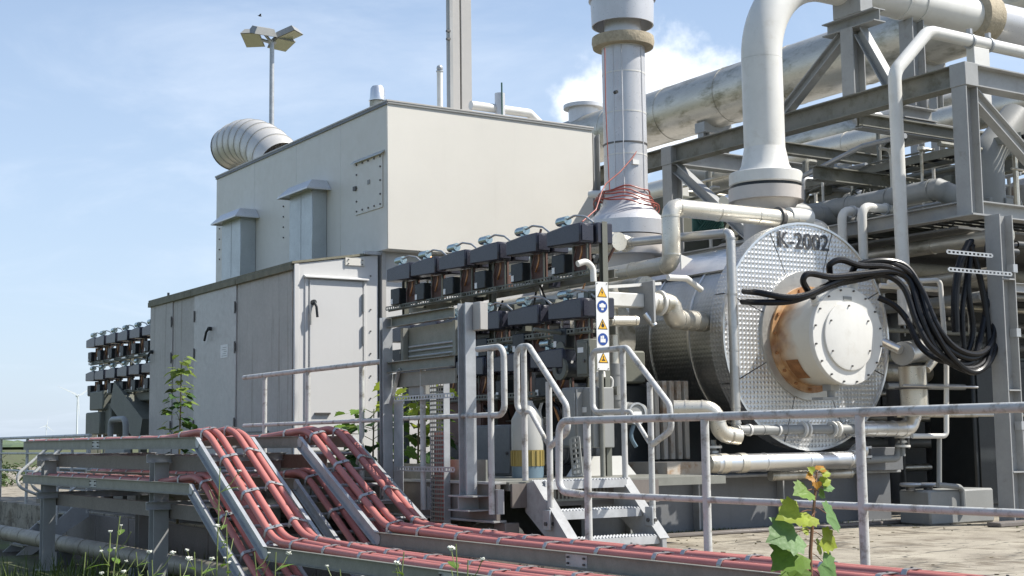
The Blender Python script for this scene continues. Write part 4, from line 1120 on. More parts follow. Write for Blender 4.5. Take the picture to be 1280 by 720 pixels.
# ================================================================ ACTUATOR ROWS (black boxes on slotted rails)
def make_actuator(group, label):
    t = thing('actuator', label, 'actuator', (0, 0, 0), group=group, local=True)
    # housing: long dark box with a pair of chamfered end faces; local y 0..0.66, x 0..0.34, z 0..0.2
    b = MB(); b.prism([(0.0, 0.03, 0.0), (0.0, 0.60, 0.02), (0.0, 0.60, 0.17), (0.0, 0.30, 0.195), (0.0, 0.03, 0.195)], (0.17, 0, 0)); b.build('housing', 'black_box', t, bevel=0.012)
    b = MB(); b.prism([(0.185, 0.0, 0.0), (0.185, 0.52, 0.02), (0.185, 0.52, 0.215), (0.185, 0.0, 0.205)], (0.19, 0, 0)); b.build('housing', 'black_box', t, bevel=0.012)
    b = MB(); b.box((0.02, 0.018, 0.02), (0.155, 0.029, 0.175)); b.build('end_cover', 'black_box', t, bevel=0.004)
    b = MB(); b.cyl((0.10, 0.42, 0.185), (0.10, 0.42, 0.24), 0.03, n=10); b.cyl((0.10, 0.50, 0.265), (0.10, 0.36, 0.265), 0.045, n=14); b.sphere((0.10, 0.505, 0.265), 0.045, 10, 6); b.build('motor', 'teal_chrome', t)
    b = MB(); b.tube([(0.10, 0.37, 0.275), (0.11, 0.26, 0.30), (0.14, 0.12, 0.27), (0.16, 0.02, 0.20)], 0.011, 7, bend=0.1); b.build('conduit', 'steel_bright', t)
    b = MB(); b.box((0.12, 0.04, -0.27), (0.14, 0.30, 0.0)); b.build('bracket', 'brown_plate', t)
    for y in (0.05, 0.28):
        b = MB(); b.box((0.10, y, -0.29), (0.118, y+0.02, 0.0)); b.build('strut', 'olive_case', t)
    b = MB(); b.box((0.03, 0.34, -0.26), (0.20, 0.56, -0.07)); pb = b.build('pilot_box', 'dark_case', t, bevel=0.008)
    b = MB(); b.box((0.025, 0.50, -0.25), (0.0295, 0.545, -0.19)); b.build('label_tag', 'label_white', pb)
    b = MB(); b.tube([(0.09, 0.12, -0.02), (0.08, 0.11, -0.08), (0.08, 0.14, -0.14), (0.10, 0.20, -0.18)], 0.010, 7, bend=0.06); b.build('copper_tube', 'copper', t)
    b = MB(); b.tube([(0.10, 0.22, -0.02), (0.08, 0.25, -0.14), (0.06, 0.20, -0.25)], 0.009, 6, bend=0.06); b.build('thin_tube', 'brown_plate', t)
    return t
ordn = ['first', 'second', 'third', 'fourth', 'fifth', 'sixth']
proto = None
rows = []
def row(x, ys, z, where, group):
    global proto
    n = len(ys)
    for i, y in enumerate(ys):
        lab = 'black actuator box with chrome motor, %s' % (where % ordn[i])
        if proto is None:
            proto = make_actuator(group, lab); o = proto
        else:
            o = copy_tree(proto)
        o.location = (x, y, z); o['label'] = lab; o['group'] = group
ysr = [10.75, 11.49, 12.21, 12.88, 13.53, 14.12]
row(7.75, ysr, 2.83, '%s from the sign pole in the top row', 'black actuators by the compressor')
row(7.77, [y+0.02 for y in ysr], 2.11, '%s from the sign pole in the middle row', 'black actuators by the compressor')
row(7.77, [y+0.35 for y in ysr[:5]], 1.65, '%s from the sign pole in the bottom row', 'black actuators by the compressor')
ysf = [23.6, 24.3, 25.0, 25.7, 26.4, 27.0]
row(7.90, ysf, 2.85, '%s from the cabin in the far top row', 'black actuators beyond the cabin')
row(7.90, ysf, 2.20, '%s from the cabin in the far middle row', 'black actuators beyond the cabin')

def rack_frame(label, x, y0, y1, zs, z0):
    t = thing('actuator_rack', label, 'rack', (x+0.3, (y0+y1)/2, z0))
    for z in zs:
        b = MB(); perf_strip(b, (x+0.06, y0, z), (x+0.06, y1, z), 0.05, 0.055, V((-1, 0, 0)), side=0.013, rib=0.02); b.build('slotted_rail', 'olive_case', t)
        b = MB(); b.chan((x+0.36, y0, z), (x+0.36, y1, z), 0.08, 0.04, 0.006, V((0, 0, 1))); b.build('rail', 'galv_dull', t)
        b = MB(); b.obox((x+0.10, y0, z-0.02), (x+0.10, y1, z-0.02), 0.02, 0.03); b.build('tie_bar', 'olive_case', t)
        k = 0
        y = y0+0.2
        while y < y1:
            b = MB(); b.box((x+0.02, y, z-0.015), (x+0.38, y+0.03, z+0.015)); b.build('cross_tie', 'olive_case', t)
            y += 0.7; k += 1
    for y in (y0+0.05, (y0+y1)/2, y1-0.1):
        b = MB(); b.chan((x+0.30, y, z0), (x+0.30, y, zs[0]+0.5), 0.06, 0.06, 0.006, V((0, 1, 0))); b.build('upright', 'olive_case', t)
    return t
rack_frame('dark slotted rails carrying the rows of black actuators beside the compressor', 7.75, 10.72, 14.85, (2.545, 2.0, 1.42), 0.615)
rk = rack_frame('dark slotted rails carrying the far actuators beyond the cabin', 7.90, 23.55, 27.6, (2.56, 1.95), 0.0)

# far-left boxes under the far actuators
fb = thing('far_valve_block', 'dark valve block and boxes under the far actuators at the cabin corner', 'valve block', (8.2, 25.5, 0.0))
for (px0, py0, px1, py1, x) in ((112, 490, 128, 512, 7.9), (107, 516, 124, 543, 7.9), (141, 492, 170, 518, 8.1), (127, 505, 138, 543, 8.0), (160, 515, 188, 545, 8.3), (170, 490, 190, 500, 8.1)):
    a_, c_ = P(px0, py0, 'x', x), P(px1, py1, 'x', x)
    b = MB(); b.box((x, c_.y, c_.z), (x+0.35, a_.y, a_.z)); b.build('valve_box', 'olive_case', fb, bevel=0.02)
b = MB()
a_, c_ = P(150, 492, 'x', 8.05), P(186, 540, 'x', 8.05); b.obox(a_, c_, 0.3, 0.5); b.build('valve_lever', 'olive_case', fb)
for px in (116, 133, 150, 178):
    q = P(px, 540, 'x', 8.2)
    b = MB(); b.box((8.15, q.y-0.06, 0.0), (8.27, q.y+0.06, q.z)); b.build('leg', 'olive_case', fb)
lb = thing('lifting_bracket', 'grey arched lifting lug standing before the far valve block', 'bracket', (7.2, 22.6, 0.0))
a_, c_ = P(138, 545, 'x', 7.2), P(157, 545, 'x', 7.2); zt_ = P(148, 524, 'x', 7.2).z
b = MB(); b.tube([(7.2, a_.y, 0.6), (7.2, a_.y, zt_), (7.2, c_.y, zt_), (7.2, c_.y, 0.6)], 0.05, 12, bend=0.14); b.build('lug', 'box_grey', lb)
b = MB(); b.box((7.14, c_.y-0.1, 0.0), (7.26, a_.y+0.1, a_.z-0.05)); b.build('lug_plate', 'box_grey', lb, bevel=0.01)

# ================================================================ PIPEWORK ROUND THE COMPRESSOR
def pipe(name, label, pts, r, m='clad', n=20, bend=0.0, rings=0.0, cat='pipe', seg=5, ringm=None, group=None):
    pts = [V(p) for p in pts]
    low = min(pts, key=lambda p: p.z)
    t = thing(name, label, cat, low, group=group)
    b = MB(); b.tube(pts, r, n, bend=bend, seg=seg); b.build('run', m, t)
    if rings > 0:
        for a, c in zip(pts[:-1], pts[1:]):
            d = c-a; L = d.length; d.normalize(); k = max(1, int(L/rings))
            for j in range(k+1):
                s = max(bend, r*0.9) if bend else r*0.6
                if L < 2*s: continue
                p = a+d*(s+(L-2*s)*j/k)
                b = MB(); b.ring(p, d, r-0.004, r+0.005, 0.018, n); b.build('seam_band', ringm or m, t)
    return t
ya = 11.45
pp = [P(1000, 272, 'y', ya), P(838, 262, 'y', ya), P(838, 330, 'y', ya)]
pp[0].z = pp[1].z = 3.40
pp[2].x = pp[1].x
a3 = V((pp[2].x, 13.9, pp[2].z-0.02))
t = pipe('clad_elbow_pipe', 'shiny clad pipe from behind the end disc, elbow down then away to the left', pp+[a3], 0.098, 'clad_cream', bend=0.10, rings=0.6, seg=3)
b = MB(); b.ring((pp[0].x-0.33, ya, 3.40), (1, 0, 0), 0.095, 0.125, 0.05, 28); b.build('end_flange', 'bolt', t)
# thin clad pipe with the vertical leg in front of the disc rim
q = [P(733, 292, 'y', 12.6), P(787, 303, 'y', 12.3), P(913, 291, 'y', 10.86), P(925, 516, 'y', 10.86)]
q[3].x = q[2].x
t = pipe('clad_drop_pipe', 'thin shiny clad pipe with a long vertical leg beside the end disc', q[1:]+[V((q[3].x, 10.86, 1.05))], 0.05, 'clad_soft', 18, bend=0.06, rings=0.55, seg=3)
t = pipe('clad_short_pipe', 'short cream clad pipe beside the top right actuator', [q[0], q[1], q[1]+V((0.2, 0.35, 0.02))], 0.075, 'clad_cream', 18, bend=0.1, rings=0.3)
# flanged elbow and junction into the body
yb_ = 11.1
c0, c1, c2, c3 = P(806, 378, 'y', yb_), P(838, 360, 'y', yb_), P(838, 396, 'y', yb_), P(872, 402, 'y', 11.35)
c1.z = c0.z; c2.x = c1.x
t = pipe('flanged_elbow', 'fat grey clad elbow with square flange plate left of the end disc', [c0, c1+V((0.02, 0, 0)), c2+V((0.02, 0, -0.02)), c3+V((0.1, 0, 0))], 0.105, 'clad_dull', 22, bend=0.11, rings=0.2, seg=3)
b = MB(); b.box((c0.x-0.05, yb_-0.20, c0.z-0.22), (c0.x-0.02, yb_+0.2, c0.z+0.20)); b.build('flange_plate', 'paint_steel', t, bevel=0.004)
for k in range(2):
    b = MB(); b.ring((c0.x+0.03+0.16*k, yb_, c0.z), (1, 0, 0), 0.1, 0.15-0.02*k, 0.025, 28); b.build('flange_ring', 'paint_white', t)
b = MB(); b.box((c0.x-0.62, yb_-0.06, c0.z-0.06), (c0.x-0.05, yb_+0.06, c0.z+0.08)); b.build('body_box', 'paint_white', t, bevel=0.01)
b = MB(); b.obox(V((c0.x-0.6, yb_, c0.z+0.12)), V((c0.x+0.2, yb_, c0.z+0.20)), 0.05, 0.03); b.build('guide_bar', 'paint_white', t)
b = MB(); b.prism([P(851, 318, 'y', 11.05), P(866, 324, 'y', 11.05), P(852, 337, 'y', 11.05)], (0, 0.02, 0)); b.build('gusset', 'paint_white', t)
pipe('curved_branch', 'small curved white branch pipe entering the clad body', [P(835, 347, 'y', 11.05), P(858, 348, 'y', 11.05), P(876, 362, 'y', 11.2)], 0.032, 'paint_white', 14, bend=0.08)
pipe('stub_pipe', 'short white stub pipe pointing right beside the sign pole', [P(762, 401, 'y', 11.0), P(796, 401, 'y', 11.0)], 0.05, 'clad_cream', 18, rings=0.2)
pipe('stub_drain', 'short slanted drain pipe under the flanged elbow', [P(806, 392, 'y', 11.0), P(818, 407, 'y', 10.95)], 0.035, 'clad', 14)
# column of clad and grey pipes behind the sign pole
pipe('vertical_clad_pipe', 'vertical pale clad pipe just right of the sign pole', [P(765, 300+60, 'y', 11.3), P(768, 505, 'y', 11.3)], 0.06, 'clad_cream', 18, rings=0.4)
pipe('vertical_grey_pipe', 'grey vertical pipe standing behind the right handrail loop', [P(768, 455, 'y', 10.9), P(768, 512, 'y', 10.9), P(800, 515, 'y', 11.2)], 0.085, 'box_grey', 20, bend=0.1, rings=0.3)
pipe('slim_conduit', 'slim white hooked conduit above the sign pole', [P(722, 330, 'y', 10.7), P(733, 326, 'y', 10.7), P(741, 335, 'y', 10.7), P(742, 352, 'y', 10.7)], 0.03, 'paint_white', 14, bend=0.08)
# upper back pipes, A direction, seen between the actuators and the body
pipe('back_clad_pipe', 'long dull clad pipe running back behind the actuators', [V((9.2, 11.6, 2.55)), V((9.2, 15.0, 2.55))], 0.12, 'clad_dull', 20, rings=0.6)
pipe('back_white_pipe', 'white pipe running back above the actuators beside the enclosure', [V((9.0, 11.8, 3.05)), V((9.0, 15.1, 3.05))], 0.10, 'clad_cream', 20, rings=0.5)
pipe('stack_side_pipe', 'short white pipe between the enclosure corner and the stack', [P(738, 243, 'y', 14.6), P(756, 243, 'y', 14.35)], 0.05, 'paint_white', 14)

# lower front pipes under the disc
yf = 10.72
z1_ = P(990, 577, 'y', yf).z
e0, e1 = P(893, 577, 'y', yf), P(1064, 575, 'y', yf); e0.z = e1.z = z1_
t = pipe('low_clad_pipe', 'thick shiny clad pipe lying level under the end disc', [e0, e1, e1+V((0.25, 0.1, 0.1))], 0.093, 'clad', 22, rings=0.55)
b = MB(); b.lathe([(0, 0.05), (0.2, 0.085), (1, 0.096)], e0-V((0.10, 0, 0)), e0, 22); b.build('end_cap', 'clad_dull', t)
for dx in (0.1, 0.35):
    b = MB(); b.ring(e0+V((dx, 0, 0)), (1, 0, 0), 0.09, 0.101, 0.09, 24); b.build('jacket', 'clad_cream', t)
z2_ = P(1000, 594, 'y', yf+0.1).z
g0, g1 = P(963, 594, 'y', yf+0.1), P(1064, 594, 'y', yf+0.1); g0.z = g1.z = z2_
pipe('lower_thin_pipe', 'thinner clad pipe just under the thick one below the disc', [g0, g1], 0.048, 'clad_dull', 16, rings=0.4)
h0, h1, h2, h3 = P(842, 511, 'y', 11.0), P(893, 511, 'y', 10.75), P(902, 546, 'y', 10.72), P(936, 538, 'y', 10.72)
t = pipe('flanged_bend_pipe', 'cream clad pipe bending down and right in front of the lower disc rim', [h0, h1, h2+V((-0.02, 0, 0.03)), h2+V((0.22, 0, 0.0))], 0.085, 'clad_cream', 20, bend=0.12, rings=0.25)
zl = P(1000, 537, 'y', yf).z
i0, i1, i2 = h2+V((0.2, 0, 0)), P(1068, 537, 'y', yf), P(1150, 532, 'y', yf)
i0.z = i1.z = i2.z = zl
t = pipe('level_valve_pipe', 'grey level pipe with clamps across the foot of the disc', [i0, i1], 0.05, 'box_grey', 18, rings=0.3)
for px in (936, 972, 1003, 1008, 1040, 1046):
    q = P(px, 537, 'y', yf); q.z = zl
    b = MB(); b.ring(q, (1, 0, 0), 0.045, 0.085 if px > 1000 else 0.062, 0.022, 22); b.build('clamp_ring', 'paint_white', t)
t = pipe('right_clad_pipe', 'fat clad pipe at the right of the disc turning upward', [i1+V((0.05, 0.05, 0)), i2+V((-0.1, 0.05, 0)), i2+V((0.0, 0.05, 0.25))], 0.085, 'clad', 20, bend=0.12, rings=0.22)
b = MB()
# small flanged valves
for px, py in ((892, 565), (1080, 565), (1128, 552)):
    q = P(px, py, 'y', 10.85)
    v = thing('flanged_valve', {892: 'small flanged valve left of the foreground post', 1080: 'small flanged valve right of the tall foreground post', 1128: 'small flanged valve hanging under the fat right pipe'}[px], 'valve', q-V((0, 0, 0.1)), group='small flanged valves under the disc')
    for dz in (-0.05, 0.0, 0.05):
        b = MB(); b.cyl(q+V((0, 0, dz-0.012)), q+V((0, 0, dz+0.012)), 0.085 if dz else 0.05, n=16); b.build('flange', 'paint_white', v)
    b = MB(); b.cyl(q-V((0, 0, 0.16)), q+V((0, 0, 0.12)), 0.028, n=10); b.build('stem', 'box_grey', v)
    for k in range(4):
        an = k*math.pi/2+0.5
        b = MB(); b.cyl(q+V((0.068*math.cos(an), 0.068*math.sin(an), -0.08)), q+V((0.068*math.cos(an), 0.068*math.sin(an), 0.08)), 0.009, n=6); b.build('stud', 'bolt', v)
pipe('small_grey_elbow', 'small grey elbow pipe above the foot box right of the disc', [P(1080, 575, 'y', 10.9), P(1122, 573, 'y', 10.9), P(1124, 553, 'y', 10.9)], 0.042, 'box_grey', 14, bend=0.07)
pipe('tubular_stand', 'slim white tubular stand right of the disc', [P(1092, 418, 'y', 10.5), P(1183, 417+35, 'y', 10.4), P(1183, 545, 'y', 10.4)][1:]+[P(1140, 545, 'y', 10.5)], 0.028, 'paint_white', 12, bend=0.05)
pipe('thin_white_stand', 'thin white tube standing behind the cable loop', [P(1110, 353, 'y', 10.6), P(1175, 350, 'y', 10.4), P(1183, 452, 'y', 10.4)], 0.028, 'paint_white', 12, bend=0.06)
pipe('cross_tube', 'thin white tube crossing behind the black cable bundle', [P(1100, 357, 'y', 10.7), P(1172, 362, 'y', 10.5)], 0.03, 'paint_white', 12)
pipe('stem_tube', 'thin rod handle sticking out right of the bearing', [P(1128, 482, 'y', 10.45), P(1222, 484, 'y', 10.3)], 0.014, 'steel_bright', 8)
# drain pot at the right of the cover
pot = thing('drain_pot', 'round grey pot with clad pipe right of the white cover', 'pot', P(1142, 520, 'y', 10.62))
q = P(1128, 442, 'y', 10.55); q2 = P(1155, 436, 'y', 10.8)
b = MB(); b.lathe([(0, 0.1), (0.05, 0.125), (1, 0.125)], q, q+(q2-q)*1.0, 24); b.build('pot_body', 'clad', pot)
b = MB(); b.ring(q, q2-q, 0.0, 0.13, 0.02, 24); b.build('pot_face', 'paint_steel', pot)
b = MB(); b.tube([P(1105, 428, 'y', 10.7), P(1126, 438, 'y', 10.5)], 0.05, 14); b.build('inlet', 'clad', pot)
a_, c_ = P(1140, 458, 'y', 10.65), P(1144, 520, 'y', 10.65)
b = MB(); b.tube([a_, c_], 0.15, 20); b.build('vertical_leg', 'clad_cream', pot)
b = MB(); b.ring((a_+c_)/2+V((0, 0, 0.03)), (0, 0, 1), 0.14, 0.20, 0.02, 24); b.build('leg_flange', 'bolt', pot)
b = MB(); b.tube([P(1158, 462, 'y', 10.6), P(1170, 447, 'y', 10.6)], 0.05, 12); b.build('branch', 'clad_dull', pot)
# gauge with dial in front of the fins
gd = thing('round_gauge', 'round grey gauge with white label behind the right handrail', 'gauge', P(795, 560, 'y', 10.9))
q = P(796, 517, 'y', 10.85)
b = MB(); b.cyl(q, q+V((0, 0.22, 0)), 0.105, n=28); b.build('casing', 'box_grey', gd, bevel=0.006)
b = MB(); b.ring(q+V((0, -0.004, 0)), (0, 1, 0), 0.09, 0.108, 0.02, 28); b.build('bezel', 'galv', gd)
b = MB(); b.box((q.x-0.045, q.y-0.012, q.z-0.02), (q.x+0.05, q.y-0.005, q.z+0.02)); b.build('label_tag', 'label_white', gd)
b = MB(); b.tube([q+V((0.0, 0.05, -0.1)), q+V((-0.05, 0.05, -0.22)), q+V((0.02, 0.05, -0.32))], 0.02, 8, bend=0.1); b.build('hose', 'plastic_blue', gd)

# ---- boxes, drum and meters behind the stair
def casebox(name, label, px0, py0, px1, py1, x, dx, m='box_grey', cat='junction box', tagm=True, zmin=None):
    a, c = P(px0, py0, 'x', x), P(px1, py1, 'x', x)
    z0 = c.z if zmin is None else zmin
    t = thing(name, label, cat, (x+dx/2, (a.y+c.y)/2, z0))
    b = MB(); b.box((x, c.y, z0), (x+dx, a.y, a.z)); b.build('case', m, t, bevel=0.008)
    b = MB(); b.box((x-0.012, c.y+0.02, z0+0.02), (x-0.001, a.y-0.02, a.z-0.02)); b.build('lid', m, t, bevel=0.004)
    if tagm:
        ym, zm = (a.y+c.y)/2, (z0+a.z)/2
        b = MB(); b.box((x-0.016, ym-0.03, zm+0.05), (x-0.0125, ym+0.06, zm+0.10)); b.build('label_tag', 'label_white', t)
        b = MB(); b.cyl((x-0.03, c.y+0.06, zm-0.03), (x-0.012, c.y+0.06, zm-0.03), 0.015, n=8); b.build('lock', 'bolt', t)
    return t
casebox('junction_box', 'large grey junction box pair behind the right end of the stair', 702, 485, 722, 560, 7.72, 0.22)
casebox('junction_box', 'grey junction box beside the right handrail loop, lower one', 723, 485, 742, 560, 7.80, 0.25)
casebox('junction_box', 'olive junction box high beside the sign pole', 720, 425, 737, 470, 7.82, 0.14, 'olive_case')
casebox('junction_box', 'olive junction box under the top actuator row near the sign pole', 720, 366, 738, 392, 7.9, 0.18, 'olive_case')
casebox('control_cabinet', 'dark grey low cabinet with latch behind the platform railing', 594, 532, 640, 598, 7.6, 0.5, 'skid_grey', 'cabinet', zmin=0.613)
casebox('control_cabinet', 'brownish low cabinet between the frame post and the railing loop', 556, 480, 604, 556, 7.9, 0.4, 'brown_plate', 'cabinet', False)
q = P(660, 600, 'x', 7.3); 
dr_ = thing('jerry_drum', 'pale drum with yellow and blue bands standing behind the stair handrail', 'drum', (7.3, q.y, 0.613))
y_ = q.y; zt_ = P(660, 535, 'x', 7.3).z
b = MB(); b.cyl((7.3, y_, 0.614), (7.3, y_, 0.72), 0.15, n=28); b.build('blue_base', 'plastic_blue', dr_)
b = MB(); b.cyl((7.3, y_, 0.721), (7.3, y_, 0.87), 0.152, n=28); b.build('yellow_band', 'plastic_yellow', dr_)
for k in range(20):
    an = 2*math.pi*k/20
    b = MB(); b.cyl((7.3+0.152*math.cos(an), y_+0.152*math.sin(an), 0.725), (7.3+0.152*math.cos(an), y_+0.152*math.sin(an), 0.865), 0.01, n=6); b.build('rib', 'plastic_yellow', dr_)
b = MB(); b.lathe([(0, 0.15), (0.62, 0.15), (0.82, 0.10), (0.9, 0.07), (1, 0.05)], (7.3, y_, 0.871), (7.3, y_, 1.33), 28); b.build('body', 'plastic_pale', dr_)
t = thing('stair_clutter', 'slotted white steel plate leaning behind the stair rails', 'plate', (7.65, 10.45, 0.613))
b = MB(); a_, c_ = P(718, 547, 'x', 7.65), P(722, 593, 'x', 7.65); perf_strip(b, a_, c_, 0.17, 0.045, V((-1, 0, 0)), 0.006, 0.03, 0.02); b.obox(a_, c_, 0.02, 0.006, V((-1, 0, 0))); b.build('slotted_plate', 'plastic_pale', t)
vx = thing('wash_bottle', 'white safety shower head on a slim stand beside the sign pole', 'shower', P(752, 520, 'y', 10.8))
q = P(748, 470, 'y', 10.8)
b = MB(); b.lathe([(0, 0.03), (0.3, 0.075), (0.8, 0.07), (1, 0.03)], q-V((0, 0, 0.04)), q+V((0, 0, 0.06)), 18); b.build('head', 'paint_white', vx)
b = MB(); b.tube([q, q-V((0, 0, 0.4))], 0.025, 10); b.build('stem', 'rusty_white', vx)
b = MB(); b.tube([q+V((0.05, 0, -0.02)), q+V((0.17, 0, -0.0)), q+V((0.16, 0, -0.12)), q+V((0.05, 0, -0.13))], 0.012, 8, bend=0.04); b.build('handle', 'paint_white', vx)
mt = thing('drive_motor', 'dark ribbed motor behind the right part of the actuator rack', 'motor', P(710, 470, 'y', 11.2))
q = P(700, 445, 'y', 11.2)
b = MB(); b.cyl(q+V((0, 0, 0.07)), q+V((0.26, 0, 0.07)), 0.07, n=20); b.build('upper_barrel', 'olive_case', mt)
b = MB(); b.cyl(q+V((0, 0, -0.12)), q+V((0.26, 0, -0.12)), 0.11, n=22); b.build('barrel', 'dark_case', mt)
b = MB(); b.ring(q+V((0, 0, -0.12)), (1, 0, 0), 0.06, 0.115, 0.03, 22); b.build('end_ring', 'olive_case', mt)
b = MB(); b.tube([q+V((-0.3, 0, 0.25)), q+V((0.1, 0, 0.22)), q+V((0.35, 0, 0.0)), q+V((0.33, 0, -0.3))], 0.02, 8, bend=0.2); b.build('conduit', 'olive_case', mt)

# ---- sign strip with pictograms
spx = 753; sb, sz0, sz1 = 10.62, None, None
a_, c_ = P(744.5, 352, 'y', sb), P(762, 463, 'y', sb)
sgn = thing('safety_sign_strip', 'narrow white upright strip with yellow warning triangles and blue mandatory discs', 'sign', ((a_.x+c_.x)/2, sb, 0.613))
b = MB(); b.box((a_.x, sb, c_.z), (c_.x, sb+0.006, a_.z)); b.build('board', 'sign_white', sgn, bevel=0.002)
b = MB(); b.tube([((a_.x+c_.x)/2, sb+0.04, 0.613), ((a_.x+c_.x)/2, sb+0.04, a_.z-0.05)], 0.025, 12); b.build('pole', 'galv_dull', sgn)
xm = (a_.x+c_.x)/2; w_ = (c_.x-a_.x)
def tri(s, zc, dy, k):
    h = s*0.866
    return [(xm-s/2*k, sb-dy, zc-h/2+ (1-k)*h*0.30), (xm+s/2*k, sb-dy, zc-h/2+(1-k)*h*0.30), (xm, sb-dy, zc+h/2-(1-k)*h*0.62)]
for i, py in enumerate((365, 383, 405, 424, 447)):
    zc = P(753, py, 'y', sb).z
    if i in (0, 2, 4):
        s = w_*0.80
        b = MB(); b.prism(tri(s, zc, 0.002, 1.0), (0, 0.0015, 0)); b.build('triangle_border', 'sign_black', sgn)
        b = MB(); b.prism(tri(s, zc, 0.0035, 0.80), (0, 0.0012, 0)); b.build('warning_triangle', 'sign_yellow', sgn)
        b = MB()
        if i == 0: b.prism([(xm+0.004, sb-0.0045, zc+0.028), (xm-0.012, sb-0.0045, zc-0.008), (xm-0.001, sb-0.0045, zc-0.006), (xm-0.006, sb-0.0045, zc-0.036), (xm+0.013, sb-0.0045, zc+0.002), (xm+0.003, sb-0.0045, zc)], (0, 0.0008, 0))
        elif i == 2: b.lathe([(0, 0.018), (1, 0.018)], (xm, sb-0.0045, zc-0.015), (xm, sb-0.0037, zc-0.015), 12); b.box((xm-0.006, sb-0.0045, zc), (xm+0.006, sb-0.0037, zc+0.022))
        else: b.box((xm-0.02, sb-0.0045, zc-0.03), (xm+0.02, sb-0.0037, zc-0.018)); b.box((xm-0.005, sb-0.0045, zc-0.018), (xm+0.005, sb-0.0037, zc+0.015))
        b.build('pictogram', 'sign_black', sgn)
    else:
        b = MB(); b.cyl((xm, sb-0.0005, zc), (xm, sb-0.003, zc), w_*0.40, n=28); b.build('mandatory_disc', 'sign_blue', sgn)
        b = MB()
        if i == 1:
            b.lathe([(0, 0.026), (1, 0.026)], (xm, sb-0.0036, zc+0.006), (xm, sb-0.0032, zc+0.006), 16); b.box((xm-0.014, sb-0.0036, zc-0.036), (xm+0.014, sb-0.0032, zc-0.012)); b.box((xm-0.036, sb-0.0038, zc-0.008), (xm-0.022, sb-0.0032, zc+0.02)); b.box((xm+0.022, sb-0.0038, zc-0.008), (xm+0.036, sb-0.0032, zc+0.02))
        else:
            b.box((xm-0.03, sb-0.0036, zc-0.03), (xm+0.03, sb-0.0032, zc+0.004)); b.box((xm-0.028, sb-0.0036, zc+0.006), (xm-0.012, sb-0.0032, zc+0.03)); b.box((xm-0.008, sb-0.0036, zc+0.006), (xm+0.012, sb-0.0032, zc+0.034))
        b.build('pictogram', 'sign_white', sgn)
rivets([(a_.x+0.015, sb-0.0005, a_.z-0.015), (c_.x-0.015, sb-0.0005, a_.z-0.015), (a_.x+0.015, sb-0.0005, c_.z+0.015), (c_.x-0.015, sb-0.0005, c_.z+0.015)], sgn, 0.006, (0, -1, 0), h=0.004)

# ---- black power cables looping from the cover to the right
cb = thing('black_cable_bundle', 'bundle of thick black cables looping from the white cover to the right hand column', 'cables', P(1225, 462, 'y', 9.6))
def ct(pts, r=0.034):
    q = [P(x, y, 'y', yy) for x, y, yy in pts]
    # Catmull-Rom smoothing
    out = []
    ext = [q[0]*2-q[1]] + q + [q[-1]*2-q[-2]]
    for i in range(1, len(ext)-2):
        p0, p1, p2, p3 = ext[i-1:i+3]
        for k in range(6):
            t = k/6
            out.append(0.5*((2*p1)+(p2-p0)*t+(2*p0-5*p1+4*p2-p3)*t*t+(3*p1-p0-3*p2+p3)*t**3))
    out.append(q[-1])
    b = MB(); b.tube(out, r, 10); b.build('black_cable', 'black_rubber', cb)
gl = [(1018, 373, 10.46), (1039, 352, 10.5), (1066, 349, 10.5)]
ct([gl[0], (1009, 362, 10.40), (1004, 350, 10.36), (1012, 342, 10.34), (1040, 346, 10.32), (1080, 342, 10.3), (1118, 340, 10.25), (1143, 356, 10.2), (1158, 395, 10.05), (1180, 432, 9.95), (1212, 448, 9.9), (1236, 434, 9.9), (1248, 395, 9.95), (1252, 345, 9.98), (1258, 312, 10.0), (1270, 306, 10.02)])
ct([gl[1], (1037, 340, 10.46), (1038, 330, 10.42), (1052, 325, 10.38), (1075, 332, 10.34), (1110, 334, 10.26), (1140, 350, 10.2), (1152, 395, 10.1), (1172, 440, 10.0), (1205, 462, 9.9), (1230, 460, 9.88), (1246, 430, 9.9), (1251, 380, 9.95), (1252, 330, 9.98), (1262, 315, 10.0)])
ct([gl[2], (1066, 338, 10.46), (1076, 330, 10.40), (1105, 326, 10.3), (1132, 333, 10.22), (1152, 362, 10.1), (1172, 408, 9.98), (1196, 436, 9.9), (1225, 442, 9.88), (1242, 420, 9.9), (1244, 370, 9.94), (1238, 325, 9.97), (1246, 305, 10.0)])
ct([(930, 364, 10.88), (950, 366, 10.6), (985, 372, 10.42), (1010, 368, 10.36), (1035, 356, 10.36), (1070, 345, 10.36), (1108, 338, 10.3), (1136, 350, 10.2), (1150, 392, 10.08), (1170, 436, 9.98), (1198, 458, 9.92), (1222, 458, 9.9), (1236, 436, 9.92), (1232, 385, 9.95), (1222, 335, 9.98), (1213, 308, 10.0)])
ct([(928, 377, 10.9), (950, 378, 10.62), (985, 377, 10.44), (1012, 369, 10.38), (1040, 357, 10.40), (1075, 349, 10.38), (1106, 344, 10.3), (1130, 360, 10.2), (1145, 400, 10.1), (1162, 432, 10.0), (1190, 452, 9.94), (1215, 452, 9.92), (1226, 420, 9.95), (1236, 370, 9.98), (1246, 330, 10.0), (1258, 320, 10.03)])
ct([(1098, 372, 10.7), (1118, 382, 10.6), (1134, 400, 10.5), (1150, 432, 10.3), (1176, 450, 10.1), (1204, 448, 10.02), (1216, 415, 10.0), (1210, 360, 10.0), (1213, 318, 10.02), (1214, 300, 10.04)])
ct([(1085, 330, 10.42), (1118, 331, 10.26), (1146, 352, 10.15), (1162, 400, 10.02), (1186, 442, 9.92), (1214, 465, 9.88), (1234, 452, 9.88), (1243, 405, 9.92), (1240, 350, 9.96), (1234, 318, 9.98), (1236, 300, 10.0)])
ct([(1195, 415, 10.05), (1194, 370, 10.05), (1200, 330, 10.04), (1212, 303, 10.03)], 0.045)
